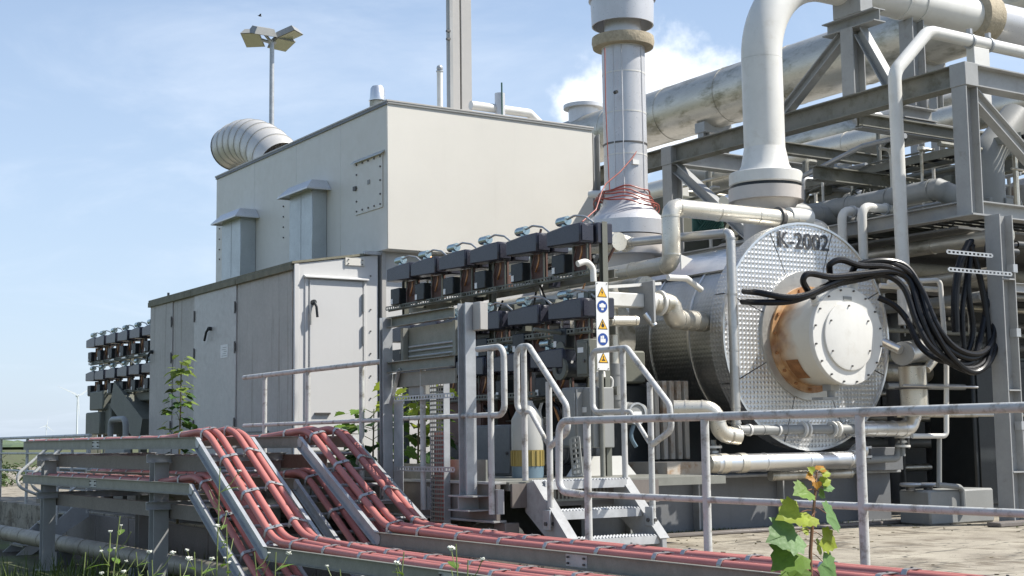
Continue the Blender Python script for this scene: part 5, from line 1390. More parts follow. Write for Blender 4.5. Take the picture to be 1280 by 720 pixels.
ct([(1205, 440, 10.02), (1203, 390, 10.02), (1210, 335, 10.02), (1216, 306, 10.02)], 0.03)
for (x, y, yy), d in zip(gl, ((-0.6, 0, 0.8), (-0.15, 0, 1), (0.1, 0, 1))):
    q = P(x, y, 'y', yy); d = V(d).normalized()
    b = MB(); b.lathe([(0, 0.055), (0.55, 0.055), (0.6, 0.045), (1, 0.04)], q-d*0.12, q+d*0.03, 16); b.build('gland', 'paint_white', cb)
for q in (P(1270, 306, 'y', 10.02), P(1262, 315, 'y', 10.0), P(1258, 320, 'y', 10.03)):
    b = MB(); b.cyl(q, q+V((0.12, 0, 0)), 0.045, n=14); b.build('end_gland', 'dark_case', cb)

# ================================================================ PIPE RACK STEELWORK (right)
RX, RY0, RY1 = 12.6, 10.13, 15.25
ZT, ZM = 5.07, 3.53
rk = thing('pipe_rack', 'grey steel pipe rack of H columns, beams and braces behind the compressor', 'pipe rack', (15, 13, 0.0))
def hb(name, a, c, h=0.2, w=0.2, m='paint_steel', up=None):
    b = MB(); b.hbeam(a, c, h, w, 0.014, up); return b.build(name, m, rk)
XS = (RX, 17.4); YS = (RY0, RY1, 20.5)
for x in XS:
    for y in YS:
        hb('column', (x, y, 0.0 if (x, y) != (RX, RY0) else ZM-0.168), (x, y, ZT-0.26), 0.2, 0.2, 'paint_steel', V((1, 0, 0)))
        b = MB(); b.box((x-0.11, y-0.11, ZT-0.258), (x+0.11, y+0.11, ZT+0.004)); b.build('column_head', 'paint_steel', rk, bevel=0.004)
        b = MB(); zb = 0.0 if (x, y) != (RX, RY0) else ZM-0.19; b.box((x-0.18, y-0.18, zb), (x+0.18, y+0.18, zb+0.02)); b.build('base_plate', 'paint_steel', rk)
    for y0, y1 in zip(YS[:-1], YS[1:]):
        hb('top_beam', (x, y0+0.112, ZT-0.125), (x, y1-0.112, ZT-0.125), 0.25, 0.2, 'paint_steel_mossy' if x == RX else 'paint_steel')
        hb('middle_beam', (x, y0+0.112, ZM-0.085), (x, y1-0.112, ZM-0.085), 0.17, 0.16, 'paint_steel')
for y in YS:
    hb('cross_beam', (XS[0]+0.112, y, ZT-0.125), (XS[1]-0.112, y, ZT-0.125), 0.25, 0.2)
    hb('cross_beam', (XS[0]+0.112, y, ZM-0.085), (XS[1]-0.112, y, ZM-0.085), 0.17, 0.16)
    hb('cross_beam', (XS[1]+0.112, y, ZT-0.125), (24, y, ZT-0.125), 0.25, 0.2)
    hb('cross_beam', (XS[1]+0.112, y, ZM-0.085), (24, y, ZM-0.085), 0.17, 0.16)
for y in (11.8, 13.5, 17.8):
    hb('joist', (XS[0]+0.1, y, ZM-0.10), (XS[1]-0.1, y, ZM-0.10), 0.14, 0.12, 'paint_steel_mossy')
    hb('joist', (XS[0]+0.1, y, ZT-0.28), (XS[1]-0.1, y, ZT-0.28), 0.16, 0.12, 'paint_steel_mossy')
# inner level of beams
hb('inner_beam', (15.2, RY0+0.1, 4.45), (15.2, YS[2], 4.45), 0.24, 0.18, 'paint_steel_mossy')
hb('inner_beam', (XS[0]+0.1, 12.6, 4.27), (XS[1]-0.1, 12.6, 4.27), 0.18, 0.14, 'paint_steel_mossy')
hb('inner_beam', (XS[0]+0.1, RY1, 4.2), (XS[1]-0.1, RY1, 4.2), 0.18, 0.14, 'paint_steel_mossy')
# braces
hb('brace', (RX+0.12, RY0, ZT-0.32), (RX+1.75, RY0, ZM+0.1), 0.14, 0.12)
hb('brace', (RX, RY1-0.12, ZT-0.32), (RX, RY1-1.6, ZM+0.05), 0.14, 0.12)
hb('brace', (15.2, 12.0, 4.55), (15.2, 14.2, 3.5), 0.14, 0.12, 'paint_steel_mossy')
hb('brace', (15.2, 13.2, 5.3), (15.2, 15.2, 3.6), 0.16, 0.14, 'paint_steel_mossy')
# K-trestle on the top beam, carrying the riser's level run
ky = P(1068, 118, 'x', RX).y; kz = P(1062, 30, 'x', RX).z
hb('trestle_post', (RX, ky, ZT+0.002), (RX, ky, kz-0.09), 0.2, 0.2, 'paint_steel', V((1, 0, 0)))
hb('trestle_brace', (RX, P(980, 142, 'x', RX).y, ZT+0.03), (RX, ky+0.14, kz-0.14), 0.13, 0.13)
hb('trestle_brace', (RX, P(1112, 104, 'x', RX).y, ZT+0.03), (RX, ky-0.14, kz-0.14), 0.13, 0.13)
hb('trestle_head', (RX, ky-0.45, kz-0.01), (RX, ky+0.40, kz-0.01), 0.16, 0.2)
b = MB(); b.box((RX-0.11, ky-0.25, kz+0.072), (RX+0.11, ky+0.2, kz+0.34)); b.build('pipe_shoe', 'paint_steel', rk, bevel=0.006)
b = MB(); b.hbeam((13.4, ry+0.02, ZT+0.002), (13.4, ry+0.02, zt_-0.0), 0.2, 0.2, 0.014, V((1, 0, 0)))
hb('pipe_stool', (13.75, ry, ZT+0.0), (13.75, ry, 6.20), 0.22, 0.22, 'paint_steel', V((1, 0, 0)))
hb('pipe_stool_head', (13.45, ry, ZT-0.09), (14.05, ry, ZT-0.09), 0.16, 0.2)
hb('pipe_stool_beam', (XS[0]+0.1, ry+0.0, ZT-0.28), (XS[1]-0.1, ry+0.0, ZT-0.28), 0.2, 0.16)
# grating floor of the middle level
b = MB()
for k in range(60):
    b.box((12.75, 10.3+k*0.165, ZM+0.002), (17.2, 10.3+k*0.165+0.125, ZM+0.03))
b.build('grating_floor', 'galv_dull', rk)
b = MB(); b.box((12.72, 10.4, ZM-0.26), (30.0, 20.4, ZM-0.235)); b.build('shade_plate', 'skid_grey', rk)  # added plate that keeps the sun out of the space below
# cable post in front of the column
cpx = thing('cable_post', 'grey H-section post with slotted struts carrying the black cables', 'post', (12.72, 9.86, 0.0))
b = MB(); b.hbeam((12.72, 9.86, 0.0), (12.72, 9.86, 3.335), 0.22, 0.2, 0.014, V((1, 0, 0))); b.build('post', 'paint_steel', cpx)
for z in (1.42, 2.62, 0.55):
    b = MB(); b.box((12.625, 9.755, z), (12.815, 9.85, z+0.015)); b.build('stiffener', 'paint_steel', cpx)
for py, x0, x1 in ((315, 1184, 1240), (337, 1186, 1264)):
    a_, c_ = P(x0, py-0.5, 'y', 9.74), P(x1, py, 'y', 9.74); c_.z = a_.z
    b = MB(); perf_strip(b, a_, c_, 0.045, 0.06, V((0, -1, 0)), side=0.012, rib=0.028); b.build('slotted_strut', 'galv', cpx)
for z in (2.05, 1.05, 2.75):
    b = MB(); b.cbox((12.83, 9.80, z), (0.07, 0.09, 0.09)); b.build('clip', 'galv', cpx)
b = MB(); b.chan((12.83, 9.86, 2.55), (14.2, 9.86, 2.55), 0.1, 0.05, 0.006, V((0, 0, 1))); b.build('arm', 'paint_steel', cpx)

# ================================================================ LARGE PIPES ON THE RACK
bx_ = 18.0
def big_z(px, py): return P(px, py, 'x', bx_).z
zc = (big_z(860, 100)+big_z(860, 172))/2; rb = (big_z(860, 100)-big_z(860, 172))/2*0.94
bp = thing('rack_main_pipe', 'very large dull clad pipe with stained underside lying on the pipe rack', 'pipe', (bx_, 14, zc-rb))
y = 9.0; seg_ = [10.5, 12.0, 13.5, 15.0, 16.5, 18.2, 19.9, 21.7, 23.6, 25.6, 27.6, 29.5]
for a_, c_ in zip(seg_[:-1], seg_[1:]):
    b = MB(); b.tube([(bx_, a_+0.004, zc), (bx_, c_-0.004, zc)], rb, 40); b.build('clad_section', 'clad_dull', bp)
    b = MB(); b.ring((bx_, c_, zc), (0, 1, 0), rb-0.006, rb+0.008, 0.035, 44); b.build('seam_band', 'clad_dull', bp)
for y in (RY0+0.6, RY1, 20.5):
    b = MB(); b.box((bx_-0.35, y-0.14, zc-rb-0.12), (bx_+0.35, y+0.14, zc-rb+0.08)); b.build('saddle', 'paint_steel', bp)
    for dx in (-0.25, 0.25):
        b = MB(); b.hbeam((bx_+dx, y, ZT+0.003), (bx_+dx, y, zc-rb-0.121), 0.16, 0.16, 0.012, V((1, 0, 0))); b.build('saddle_post', 'paint_steel', bp)
b = MB(); b.ring((bx_, 26.3, zc), (0, 1, 0), rb, rb+0.03, 0.18, 44); b.build('white_band', 'paint_white', bp)
q = P(732, 140, 'x', bx_)
b = MB(); b.cyl((bx_-0.05, q.y, zc+rb*0.6), (bx_-0.05, q.y, zc+rb+0.16), 0.34, n=28); b.build('manway_neck', 'paint_stack', bp)
b = MB(); b.cyl((bx_-0.05, q.y, zc+rb+0.162), (bx_-0.05, q.y, zc+rb+0.24), 0.45, n=28); b.build('manway_lid', 'paint_stack', bp)
pipe('rack_second_pipe', 'pale clad pipe under the very large pipe at the back of the rack', [V((16.0, 9.5, 5.42)), V((16.0, 22, 5.42))], 0.22, 'clad_cream', 28, rings=1.3)
pipe('rack_wide_duct', 'wide dull duct inside the rack behind the left column', [V((16.3, 13.2, 4.25)), V((16.3, 23, 4.25))], 0.42, 'clad_dull', 32, rings=1.4)
pipe('rack_crossing_pipe', 'white pipe crossing the rack top behind the trestle', [V((15.2, 18.2, 5.55)), V((21.5, 18.2, 5.55))], 0.21, 'paint_white', 28, rings=1.8)
# white vent pipe with swan bend
vx0 = P(1123.5, 330, 'x', 12.30); vtop = P(1118, 92, 'x', 12.30)
vb = P(1163, 40, 'y', vtop.y)
t = pipe('white_vent_pipe', 'slim white pipe rising before the rack and bending right over its corner', [V((12.30, vtop.y, 2.2)), V((12.30, vtop.y, vtop.z+0.02)), V((vb.x-0.04, vtop.y, vb.z+0.0)), V((17.5, vtop.y, vb.z-0.02))], 0.077, 'paint_white', 20, bend=0.26)
for px in (1212, 1235):
    q = P(px, 50, 'y', vtop.y)
    b = MB(); b.ring((q.x, vtop.y, vb.z-0.01), (1, 0, 0), 0.076, 0.092, 0.03, 20); b.build('clamp', 'galv', t)
    b = MB(); b.box((q.x-0.02, vtop.y-0.03, vb.z+0.08), (q.x+0.02, vtop.y+0.03, vb.z+0.14)); b.build('clamp_bolt', 'galv', t)
q = P(1222, 60, 'y', vtop.y)
b = MB(); b.box((q.x-0.14, vtop.y-0.06, ZT-0.2), (q.x+0.14, vtop.y+0.06, vb.z-0.085)); b.build('clamp_block', 'paint_white', t, bevel=0.005)
# small white risers ending over the middle beam
for px, pyt, w, lab in ((1052, 263, 20, 'small white hooked riser behind the disc, nearer the lettering'), (1077, 258, 45, 'small white hooked riser behind the disc, nearer the vent pipe')):
    q = P(px, pyt, 'x', 12.42)
    t = pipe('hooked_riser', lab, [V((12.42, q.y, 2.4)), V((12.42, q.y, q.z)), V((12.42+w*0.014, q.y, q.z))], 0.055, 'paint_white', 16, bend=0.12, group='small white hooked risers')
    b = MB(); b.ring((12.42+w*0.009, q.y, q.z), (1, 0, 0), 0.054, 0.075, 0.03, 16); b.build('clamp', 'galv', t)
pipe('grey_cross_pipe', 'dark grey pipe crossing behind the disc top', [P(975, 262, 'y', 12.6), P(1066, 276, 'y', 12.6)], 0.125, 'box_grey', 22, rings=0.5)
pipe('grey_elbow_pipe', 'grey clad pipe with mitred elbow lying on the middle level', [V((13.0, 13.0, 3.82)), V((13.0, 10.9, 3.82)), V((13.3, 10.6, 3.6))], 0.13, 'box_grey', 20, rings=0.6)
pipe('thick_drop_pipe', 'thick grey pipe dropping behind the near rack column', [V((13.9, 10.9, 3.56)), V((13.9, 10.9, 4.3)), V((14.5, 10.9, 4.85))], 0.2, 'box_grey', 24, bend=0.3)
for k, (z, y, r_, m_) in enumerate(((3.15, 10.6, 0.09, 'clad_dull'), (2.95, 11.3, 0.08, 'paint_steel_mossy'), (2.75, 10.75, 0.07, 'clad_dull'), (3.0, 12.0, 0.12, 'box_grey'), (2.5, 11.2, 0.06, 'box_grey'))):
    pipe('under_rack_pipe', '%s horizontal pipe hung under the middle rack level' % ('top', 'second', 'third', 'thick rear', 'lowest')[k] , [V((11.9, y+0.25, z)), V((20, y, z))] if k % 2 else [V((12.95, 9.9+k*0.1, z)), V((12.95+0.15*k, 16.0, z))], r_, m_, 18, rings=1.0, group='pipes hung under the rack')
pipe('mitred_pipe', 'short grey mitred pipe end beside the riser foot', [P(905, 254, 'y', 12.5), P(922, 250, 'y', 12.5), P(945, 258, 'y', 12.5)], 0.09, 'clad', 18, rings=0.2)

# valves with handwheels on the middle level
def handwheel(label, q, r, ax):
    t = thing('handwheel_valve', label, 'valve', q-V((0, 0, 0.3)), group='handwheel valves on the rack')
    ax = V(ax).normalized(); s, u = basis(ax)
    b = MB(); b.tube([q+s*(r*math.cos(k*2*math.pi/20))+u*(r*math.sin(k*2*math.pi/20)) for k in range(21)], 0.016, 8, caps=False); b.build('wheel_rim', 'olive_case', t)
    for k in range(5):
        an = k*2*math.pi/5
        b = MB(); b.tube([q, q+s*(r*math.cos(an))+u*(r*math.sin(an))], 0.011, 6); b.build('spoke', 'olive_case', t)
    b = MB(); b.tube([q-ax*0.03, q+ax*0.35], 0.022, 8); b.build('stem', 'galv_dull', t)
    b = MB(); b.lathe([(0, 0.05), (0.3, 0.09), (0.7, 0.09), (1, 0.05)], q+ax*0.3, q+ax*0.55, 14); b.build('bonnet', 'paint_white', t)
    b = MB(); e = q+ax*0.5; b.cyl((e.x, e.y, q.z-0.3), (e.x, e.y, q.z+0.02), 0.05, n=10); b.build('valve_body', 'box_grey', t)
handwheel('left dark handwheel valve behind the disc lettering', P(1076, 246, 'y', 13.0), 0.13, (0.5, 1, 0.1))
handwheel('middle dark handwheel valve behind the disc lettering', P(1090, 243, 'y', 13.2), 0.10, (0.5, 1, 0.1))
handwheel('right dark handwheel valve nearest the white vent pipe', P(1102, 235, 'y', 12.9), 0.14, (0.5, 1, 0.1))
bv = thing('brass_valve', 'small brown brass valve on a pale stem inside the rack', 'valve', P(1082, 186, 'y', 15))
q = P(1082, 165, 'y', 15)
b = MB(); b.lathe([(0, 0.03), (0.1, 0.10), (0.25, 0.10), (0.3, 0.05), (0.5, 0.09), (0.7, 0.05), (0.8, 0.11), (1, 0.10)], q-V((0, 0, 0.15)), q+V((0, 0, 0.2)), 14); b.build('body', 'brass', bv)
b = MB(); b.cyl(q-V((0, 0, 0.5)), q-V((0, 0, 0.15)), 0.05, n=10); b.build('stem', 'paint_white', bv)
b = MB(); b.tube([q, q+V((0.2, 0, 0.02))], 0.02, 8); b.build('lever', 'brass', bv)
# open railing of the middle level behind the vent pipe, and the ladder cage right of the column
rg = thing('rack_railing', 'thin pale railing on the middle rack level behind the column', 'railing', (14.6, 11.6, ZM))
for z in (ZM+0.5, ZM+0.95):
    b = MB(); b.tube([(14.6, 11.2, z), (14.6, 14.5, z)], 0.022, 8); b.build('rail', 'paint_white', rg)
for y in (11.25, 12.3, 13.4, 14.45):
    b = MB(); b.tube([(14.6, y, ZM+0.03), (14.6, y, ZM+0.95)], 0.022, 8); b.build('post', 'paint_white', rg)
lad = thing('rack_ladder', 'pale ladder and scaffold tubes right of the near rack column', 'ladder', (15.6, 12.0, ZM))
for x in (15.25, 15.6, 16.0):
    b = MB(); b.tube([(x, 12.2, ZM), (x, 12.2, ZT-0.4)], 0.025, 8); b.build('stile', 'paint_white' if x < 15.9 else 'rusty_white', lad)
for k in range(6):
    b = MB(); b.tube([(15.25, 12.2, ZM+0.2+k*0.2), (16.0, 12.2, ZM+0.2+k*0.2)], 0.016, 8); b.build('rung', 'paint_white', lad)
b = MB(); b.tube([(15.2, 12.16, ZM+0.7), (16.2, 12.16, ZM+0.1)], 0.025, 8); b.build('diagonal', 'paint_steel_mossy', lad)
tk = thing('rusty_tank', 'rust stained pale tank at the right border on the middle level', 'tank', (17.0, 12.6, ZM))
b = MB(); b.lathe([(0, 0.55), (0.85, 0.55), (1, 0.3)], (16.9, 12.4, ZM+0.03), (16.9, 12.4, ZM+1.0), 32); b.build('shell', 'rusty_white', tk)
b = MB(); b.ring((16.9, 12.4, ZM+0.5), (0, 0, 1), 0.545, 0.565, 0.05, 32); b.build('hoop', 'rust', tk)

# green mesh guard behind the clad pipes
gm = thing('mesh_guard', 'small dark green mesh guard behind the bright clad pipe', 'guard', P(890, 290, 'y', 12.8))
a_, c_ = P(868, 268, 'y', 12.8), P(905, 296, 'y', 12.8)
b = MB()
w_, h_ = c_.x-a_.x, a_.z-c_.z
for k in range(12):
    x = a_.x+w_*k/12
    b.obox((x, 12.8, c_.z), (min(x+h_, c_.x), 12.8, min(c_.z+h_, c_.z+(c_.x-x))), 0.012, 0.012)
    b.obox((x, 12.815, a_.z), (min(x+h_, c_.x), 12.815, max(a_.z-h_, a_.z-(c_.x-x))), 0.012, 0.012)
b.build('mesh', 'mesh_green', gm)
b = MB(); b.box((a_.x, 12.83, c_.z), (c_.x, 12.85, a_.z)); b.build('backing', 'mesh_green', gm)

# ================================================================ DARK BACKDROP BLOCKS, PLINTH AND PIPES UNDER AND BEHIND THE RACK
def block(name, label, lo, hi, m='skid_grey', cat='cabinet', parts=4):
    t = thing(name, label, cat, ((lo[0]+hi[0])/2, (lo[1]+hi[1])/2, lo[2]))
    b = MB(); b.box(lo, hi); b.build('case', m, t, bevel=0.02)
    for k in range(parts):
        x0 = lo[0]+(hi[0]-lo[0])*(k+0.08)/parts; x1 = lo[0]+(hi[0]-lo[0])*(k+0.92)/parts
        b = MB(); b.box((x0, lo[1]-0.02, lo[2]+0.1), (x1, lo[1]-0.001, hi[2]-0.1)); b.build('door_panel', m, t, bevel=0.006)
        b = MB(); b.box((x1-0.10, lo[1]-0.05, (lo[2]+hi[2])/2-0.1), (x1-0.06, lo[1]-0.021, (lo[2]+hi[2])/2+0.1)); b.build('handle', 'bolt', t)
    return t
block('rear_dark_block', 'dark backdrop cabinets added to deepen the shade under the pipe rack', (13.0, 14.6, 0.0), (21.5, 15.6, 3.1), 'dark_case', parts=6)  # added dark blocks that blacken the open space under the rack
block('rear_dark_block', 'low dark backdrop cabinet added to deepen the shade right of the cable post', (14.3, 11.6, 0.0), (16.8, 12.3, 1.9), 'dark_case', parts=3)
block('rack_dark_block', 'dark olive backdrop block added to darken the middle rack level, left one', (13.1, 15.9, ZM+0.04), (15.0, 17.2, 4.55), 'olive_case', 'housing', parts=3)  # added dark blocks that close off bright gaps in the steelwork
block('rack_dark_block', 'dark backdrop block added to darken the middle rack level, right one', (15.5, 14.4, ZM+0.04), (17.1, 15.0, 4.35), 'dark_case', 'housing', parts=3)
block('rack_dark_block', 'tall olive backdrop block added to darken the back of the rack by the right border', (17.7, 13.4, ZM+0.04), (21.5, 14.6, 4.7), 'olive_case', 'housing', parts=5)
block('rear_backdrop', 'low grey backdrop building added to darken the view far behind the pipe rack', (13.5, 21.5, 0.0), (32, 30, 4.4), 'wall_grey', 'building', parts=7)  # added backdrop, makes the far side of the rack darker
block('concrete_plinth', 'pale grey plinth block on the deck right of the disc', (11.95, 10.32, 0.0), (13.0, 10.75, 0.37), 'box_grey', 'plinth', parts=0)
for px, lab in ((1138, 'left mushroom shaped valve wheel on the plinth block'), (1160, 'right mushroom shaped valve wheel on the plinth block')):
    q = P(px, 606, 'y', 10.52)
    v = thing('plinth_valve', lab, 'valve', (q.x, 10.52, 0.37), group='low valves on the plinth')
    b = MB(); b.cyl((q.x, 10.52, 0.37), (q.x, 10.52, q.z-0.02), 0.05, n=12); b.build('neck', 'bolt', v)
    b = MB(); b.lathe([(0, 0.09), (0.5, 0.12), (1, 0.11)], (q.x, 10.52, q.z-0.02), (q.x, 10.52, q.z+0.02), 18); b.build('disc', 'galv', v)
pipe('plinth_hoop', 'bent tube hoop beside the plinth block', [P(1172, 606, 'y', 10.3), P(1203, 609, 'y', 10.3), P(1205, 640, 'y', 10.3)], 0.03, 'box_grey', 10, bend=0.08)
pipe('plinth_standpipe', 'thin vertical tube behind the plinth block', [P(1174, 545, 'y', 10.5), P(1174, 606, 'y', 10.5)], 0.028, 'box_grey', 10)
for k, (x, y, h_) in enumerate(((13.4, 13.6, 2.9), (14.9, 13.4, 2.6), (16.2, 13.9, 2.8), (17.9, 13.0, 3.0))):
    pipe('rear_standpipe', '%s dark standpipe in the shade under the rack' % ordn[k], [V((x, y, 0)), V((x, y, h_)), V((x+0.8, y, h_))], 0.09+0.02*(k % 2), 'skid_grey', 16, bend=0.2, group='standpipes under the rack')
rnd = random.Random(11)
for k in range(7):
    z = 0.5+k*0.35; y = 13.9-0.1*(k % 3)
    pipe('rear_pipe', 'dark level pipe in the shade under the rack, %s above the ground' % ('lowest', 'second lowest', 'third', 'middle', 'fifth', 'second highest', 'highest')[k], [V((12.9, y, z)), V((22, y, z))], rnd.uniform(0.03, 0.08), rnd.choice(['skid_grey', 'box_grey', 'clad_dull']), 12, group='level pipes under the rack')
# clutter on the middle level: vessels and pale boxes seen through the steelwork
for k, (px, py, x, r_, L, m_) in enumerate(((1020, 175, 17.5, 0.3, 2.0, 'clad_dull'), (1060, 170, 18.0, 0.4, 1.5, 'paint_stack'), (1160, 150, 19.0, 0.35, 2.5, 'clad_dull'), (880, 235, 17.0, 0.25, 2.0, 'clad_cream'))):
    q = P(px, py, 'x', x)
    t = thing('rack_vessel', '%s horizontal vessel seen through the rack steelwork' % ('narrow stained', 'pale blue grey', 'dull rear', 'small cream')[k], 'vessel', (q.x, q.y, q.z-r_))
    b = MB(); b.lathe([(0, r_*0.3), (0.06, r_*0.8), (0.14, r_), (0.86, r_), (0.94, r_*0.8), (1, r_*0.3)], q-V((0, L/2, 0)), q+V((0, L/2, 0)), 28); b.build('shell', m_, t)
    b = MB(); b.cyl(q+V((0, 0, r_*0.9)), q+V((0, 0, r_+0.2)), 0.08, n=12); b.build('nozzle', 'paint_white', t)
    for dy in (-L*0.3, L*0.3):
        b = MB(); b.box((q.x-0.15, q.y+dy-0.05, ZM if q.z > ZM+r_ else 0), (q.x+0.15, q.y+dy+0.05, q.z-r_*0.9)); b.build('saddle', 'paint_steel', t)
t = thing('rack_pipework', 'tangle of small pale pipes and fittings at the back of the middle level', 'pipework', (15, 16, ZM))
for k in range(46):
    x = rnd.uniform(12.9, 17.2); y = rnd.uniform(13.2, 17.5); z = ZM+rnd.uniform(0.1, 1.0)
    d = rnd.choice([V((1, 0, 0)), V((0, 1, 0)), V((0, 0, 1))]); L = rnd.uniform(0.3, 1.3)
    e = rnd.choice([V((0, 0, 1)), V((0, 1, 0)), V((1, 0, 0))])
    p = V((x, y, z))
    b = MB(); b.tube([p, p+d*L, p+d*L+e*rnd.uniform(0.1, 0.4)] if abs(e.dot(d)) < 0.5 else [p, p+d*L], rnd.uniform(0.015, 0.05), 8, bend=0.06)
    b.build('small_pipe', rnd.choice(['paint_white', 'galv', 'clad_cream', 'box_grey', 'paint_steel_mossy', 'olive_case']), t)
    if k % 3 == 0:
        b = MB(); b.cyl(p-d*0.02, p+d*0.03, 0.08, n=12); b.build('small_flange', 'paint_white', t)

# ================================================================ DENSE SMALL FITTINGS
rnd = random.Random(77)
# behind and below the actuator rows: conduits, hoses, terminal boxes
t = thing('actuator_piping', 'dense dark hoses, thin tubes and terminal boxes behind the black actuators', 'pipework', (8.2, 12.8, 0.62))
for k in range(95):
    y = rnd.uniform(10.85, 14.6); z = rnd.uniform(0.9, 2.75); x = rnd.uniform(7.98, 8.38)
    kind = rnd.random()
    if kind < 0.45:      # thin vertical or arched tube
        L = rnd.uniform(0.2, 0.7); dy = rnd.uniform(-0.25, 0.25)
        b = MB(); b.tube([(x, y, z), (x-rnd.uniform(0.02, 0.12), y+dy*0.4, z+L*0.5), (x, y+dy, z+L)], rnd.uniform(0.007, 0.018), 6, bend=0.1)
        b.build('tube', rnd.choice(['olive_case', 'galv_mid', 'brown_plate', 'black_rubber', 'copper', 'paint_white']), t)
    elif kind < 0.75:    # level tube along the row
        L = rnd.uniform(0.4, 1.4)
        b = MB(); b.tube([(x, y, z), (x, min(15.0, y+L), z)], rnd.uniform(0.008, 0.022), 6); b.build('tube', rnd.choice(['olive_case', 'galv_mid', 'dark_case', 'clad_dull']), t)
    else:
        s = rnd.uniform(0.05, 0.13)
        b = MB(); b.box((x-0.05, y, z), (x+0.05, y+s, z+s*rnd.uniform(0.8, 1.6))); o = b.build('terminal_box', rnd.choice(['dark_case', 'olive_case', 'brown_plate', 'black_box']), t, bevel=0.005)
        if rnd.random() < 0.6:
            b = MB(); b.box((x-0.054, y+s*0.3, z+s*0.3), (x-0.0505, y+s*0.7, z+s*0.65)); b.build('label_tag', 'label_white', t)
# low machinery on the platform behind the stair and frame
t = thing('platform_pump', 'dark pump set with hoses on the platform behind the stair', 'pump', (7.9, 11.6, 0.62))
for k, y in enumerate((11.3, 11.9, 12.6)):
    b = MB(); b.lathe([(0, 0.10), (0.1, 0.14), (0.85, 0.14), (0.9, 0.17), (1, 0.17)], (7.75, y, 0.86), (8.2, y, 0.86), 20); b.build('motor_barrel', 'skid_grey' if k != 1 else 'olive_case', t)
    b = MB(); b.box((7.8, y-0.14, 0.614), (8.2, y+0.14, 0.72)); b.build('foot', 'dark_case', t)
    for j in range(6):
        b = MB(); b.ring((7.84+j*0.04, y, 0.86), (1, 0, 0), 0.138, 0.155, 0.012, 20); b.build('cooling_fin', 'skid_grey', t)
    b = MB(); b.tube([(7.9, y, 1.0), (7.85, y, 1.25), (7.95, y+0.3, 1.35), (8.2, y+0.4, 1.3)], 0.022, 8, bend=0.1); b.build('hose', 'black_rubber', t)
# rack levels: small pale pipes, posts, trays and fittings in the gaps of the steelwork
t = thing('rack_small_piping', 'many small pale pipes, valves and posts filling the gaps of the pipe rack', 'pipework', (14.5, 13, ZM))
for k in range(150):
    up_lvl = k % 5 != 0
    x = rnd.uniform(12.9, 17.2); y = rnd.uniform(10.6, 17.5); z = rnd.uniform(ZM+0.08, ZT-0.35) if up_lvl else rnd.uniform(2.5, ZM-0.3)
    r_ = rnd.uniform(0.012, 0.04); m_ = rnd.choice(['paint_white', 'clad_cream', 'galv', 'box_grey', 'clad_dull', 'paint_steel_mossy', 'paint_white', 'olive_case'])
    a = rnd.random()
    if a < 0.35: pts = [(x, y, ZM+0.03 if up_lvl else 2.2), (x, y, z), (x+rnd.choice([-1, 1])*rnd.uniform(0.1, 0.5), y, z)]
    elif a < 0.7: pts = [(x, y, z), (x, y+rnd.uniform(0.6, 2.5), z), (x, y+2.6, z-rnd.uniform(0.1, 0.4))]
    else: pts = [(x, y, z), (x+rnd.uniform(0.5, 1.8), y, z)]
    b = MB(); b.tube(pts, r_, 8, bend=0.08); b.build('small_pipe', m_, t)
    if k % 2 == 0:
        p = V(pts[1]); 
        b = MB(); b.cyl(p-V((0, 0, 0.02)), p+V((0, 0, 0.02)), r_*2.2, n=10); b.build('small_flange', 'paint_white', t)
    if k % 6 == 0:
        p = V(pts[0]); b = MB(); b.box((p.x-0.07, p.y-0.06, z-0.09), (p.x+0.07, p.y+0.06, z+0.09)); b.build('fitting_box', rnd.choice(['box_grey', 'plastic_pale', 'paint_white', 'olive_case']), t, bevel=0.008)
for k in range(5):   # lower floor: slim pipes in the half dark
    z = 1.2+0.35*k
    b = MB(); b.tube([(12.9, 11.6+0.12*k, z), (16.5, 11.6+0.12*k, z)], 0.03+0.008*(k % 3), 10); b.build('small_pipe', ('clad_dull', 'box_grey', 'olive_case', 'paint_steel_mossy', 'clad_dull')[k], t)
tl = thing('rack_cable_ladder', 'dark cable ladder hung under the top level of the pipe rack', 'cable ladder', (14.1, 13, 4.4))
for x in (13.9, 14.3):
    b = MB(); b.box((x-0.01, 10.4, 4.40), (x+0.01, 16.5, 4.50)); b.build('ladder_rail', 'galv_dull', tl)
for k in range(24):
    b = MB(); b.box((13.91, 10.45+k*0.25, 4.42), (14.29, 10.48+k*0.25, 4.44)); b.build('rung', 'galv_dull', tl)
for j in range(5):
    b = MB(); b.tube([(13.97+j*0.065, 10.4, 4.465), (13.97+j*0.065, 16.5, 4.465)], 0.02, 8); b.build('cable', 'black_rubber', tl)
# dirt-brown flash pipes under the rack by the cable loop
pipe('rack_low_header', 'brownish low pipe header seen behind the black cable loop', [V((12.0, 12.3, 1.75)), V((18.0, 12.3, 1.75))], 0.11, 'clad_dull', 20, rings=0.8)

# ================================================================ ROOF FURNITURE
rd = thing('spiral_duct_elbow', 'big shiny segmented duct elbow on the far roof end of the enclosure', 'duct', P(320, 205, 'x', 10.0))
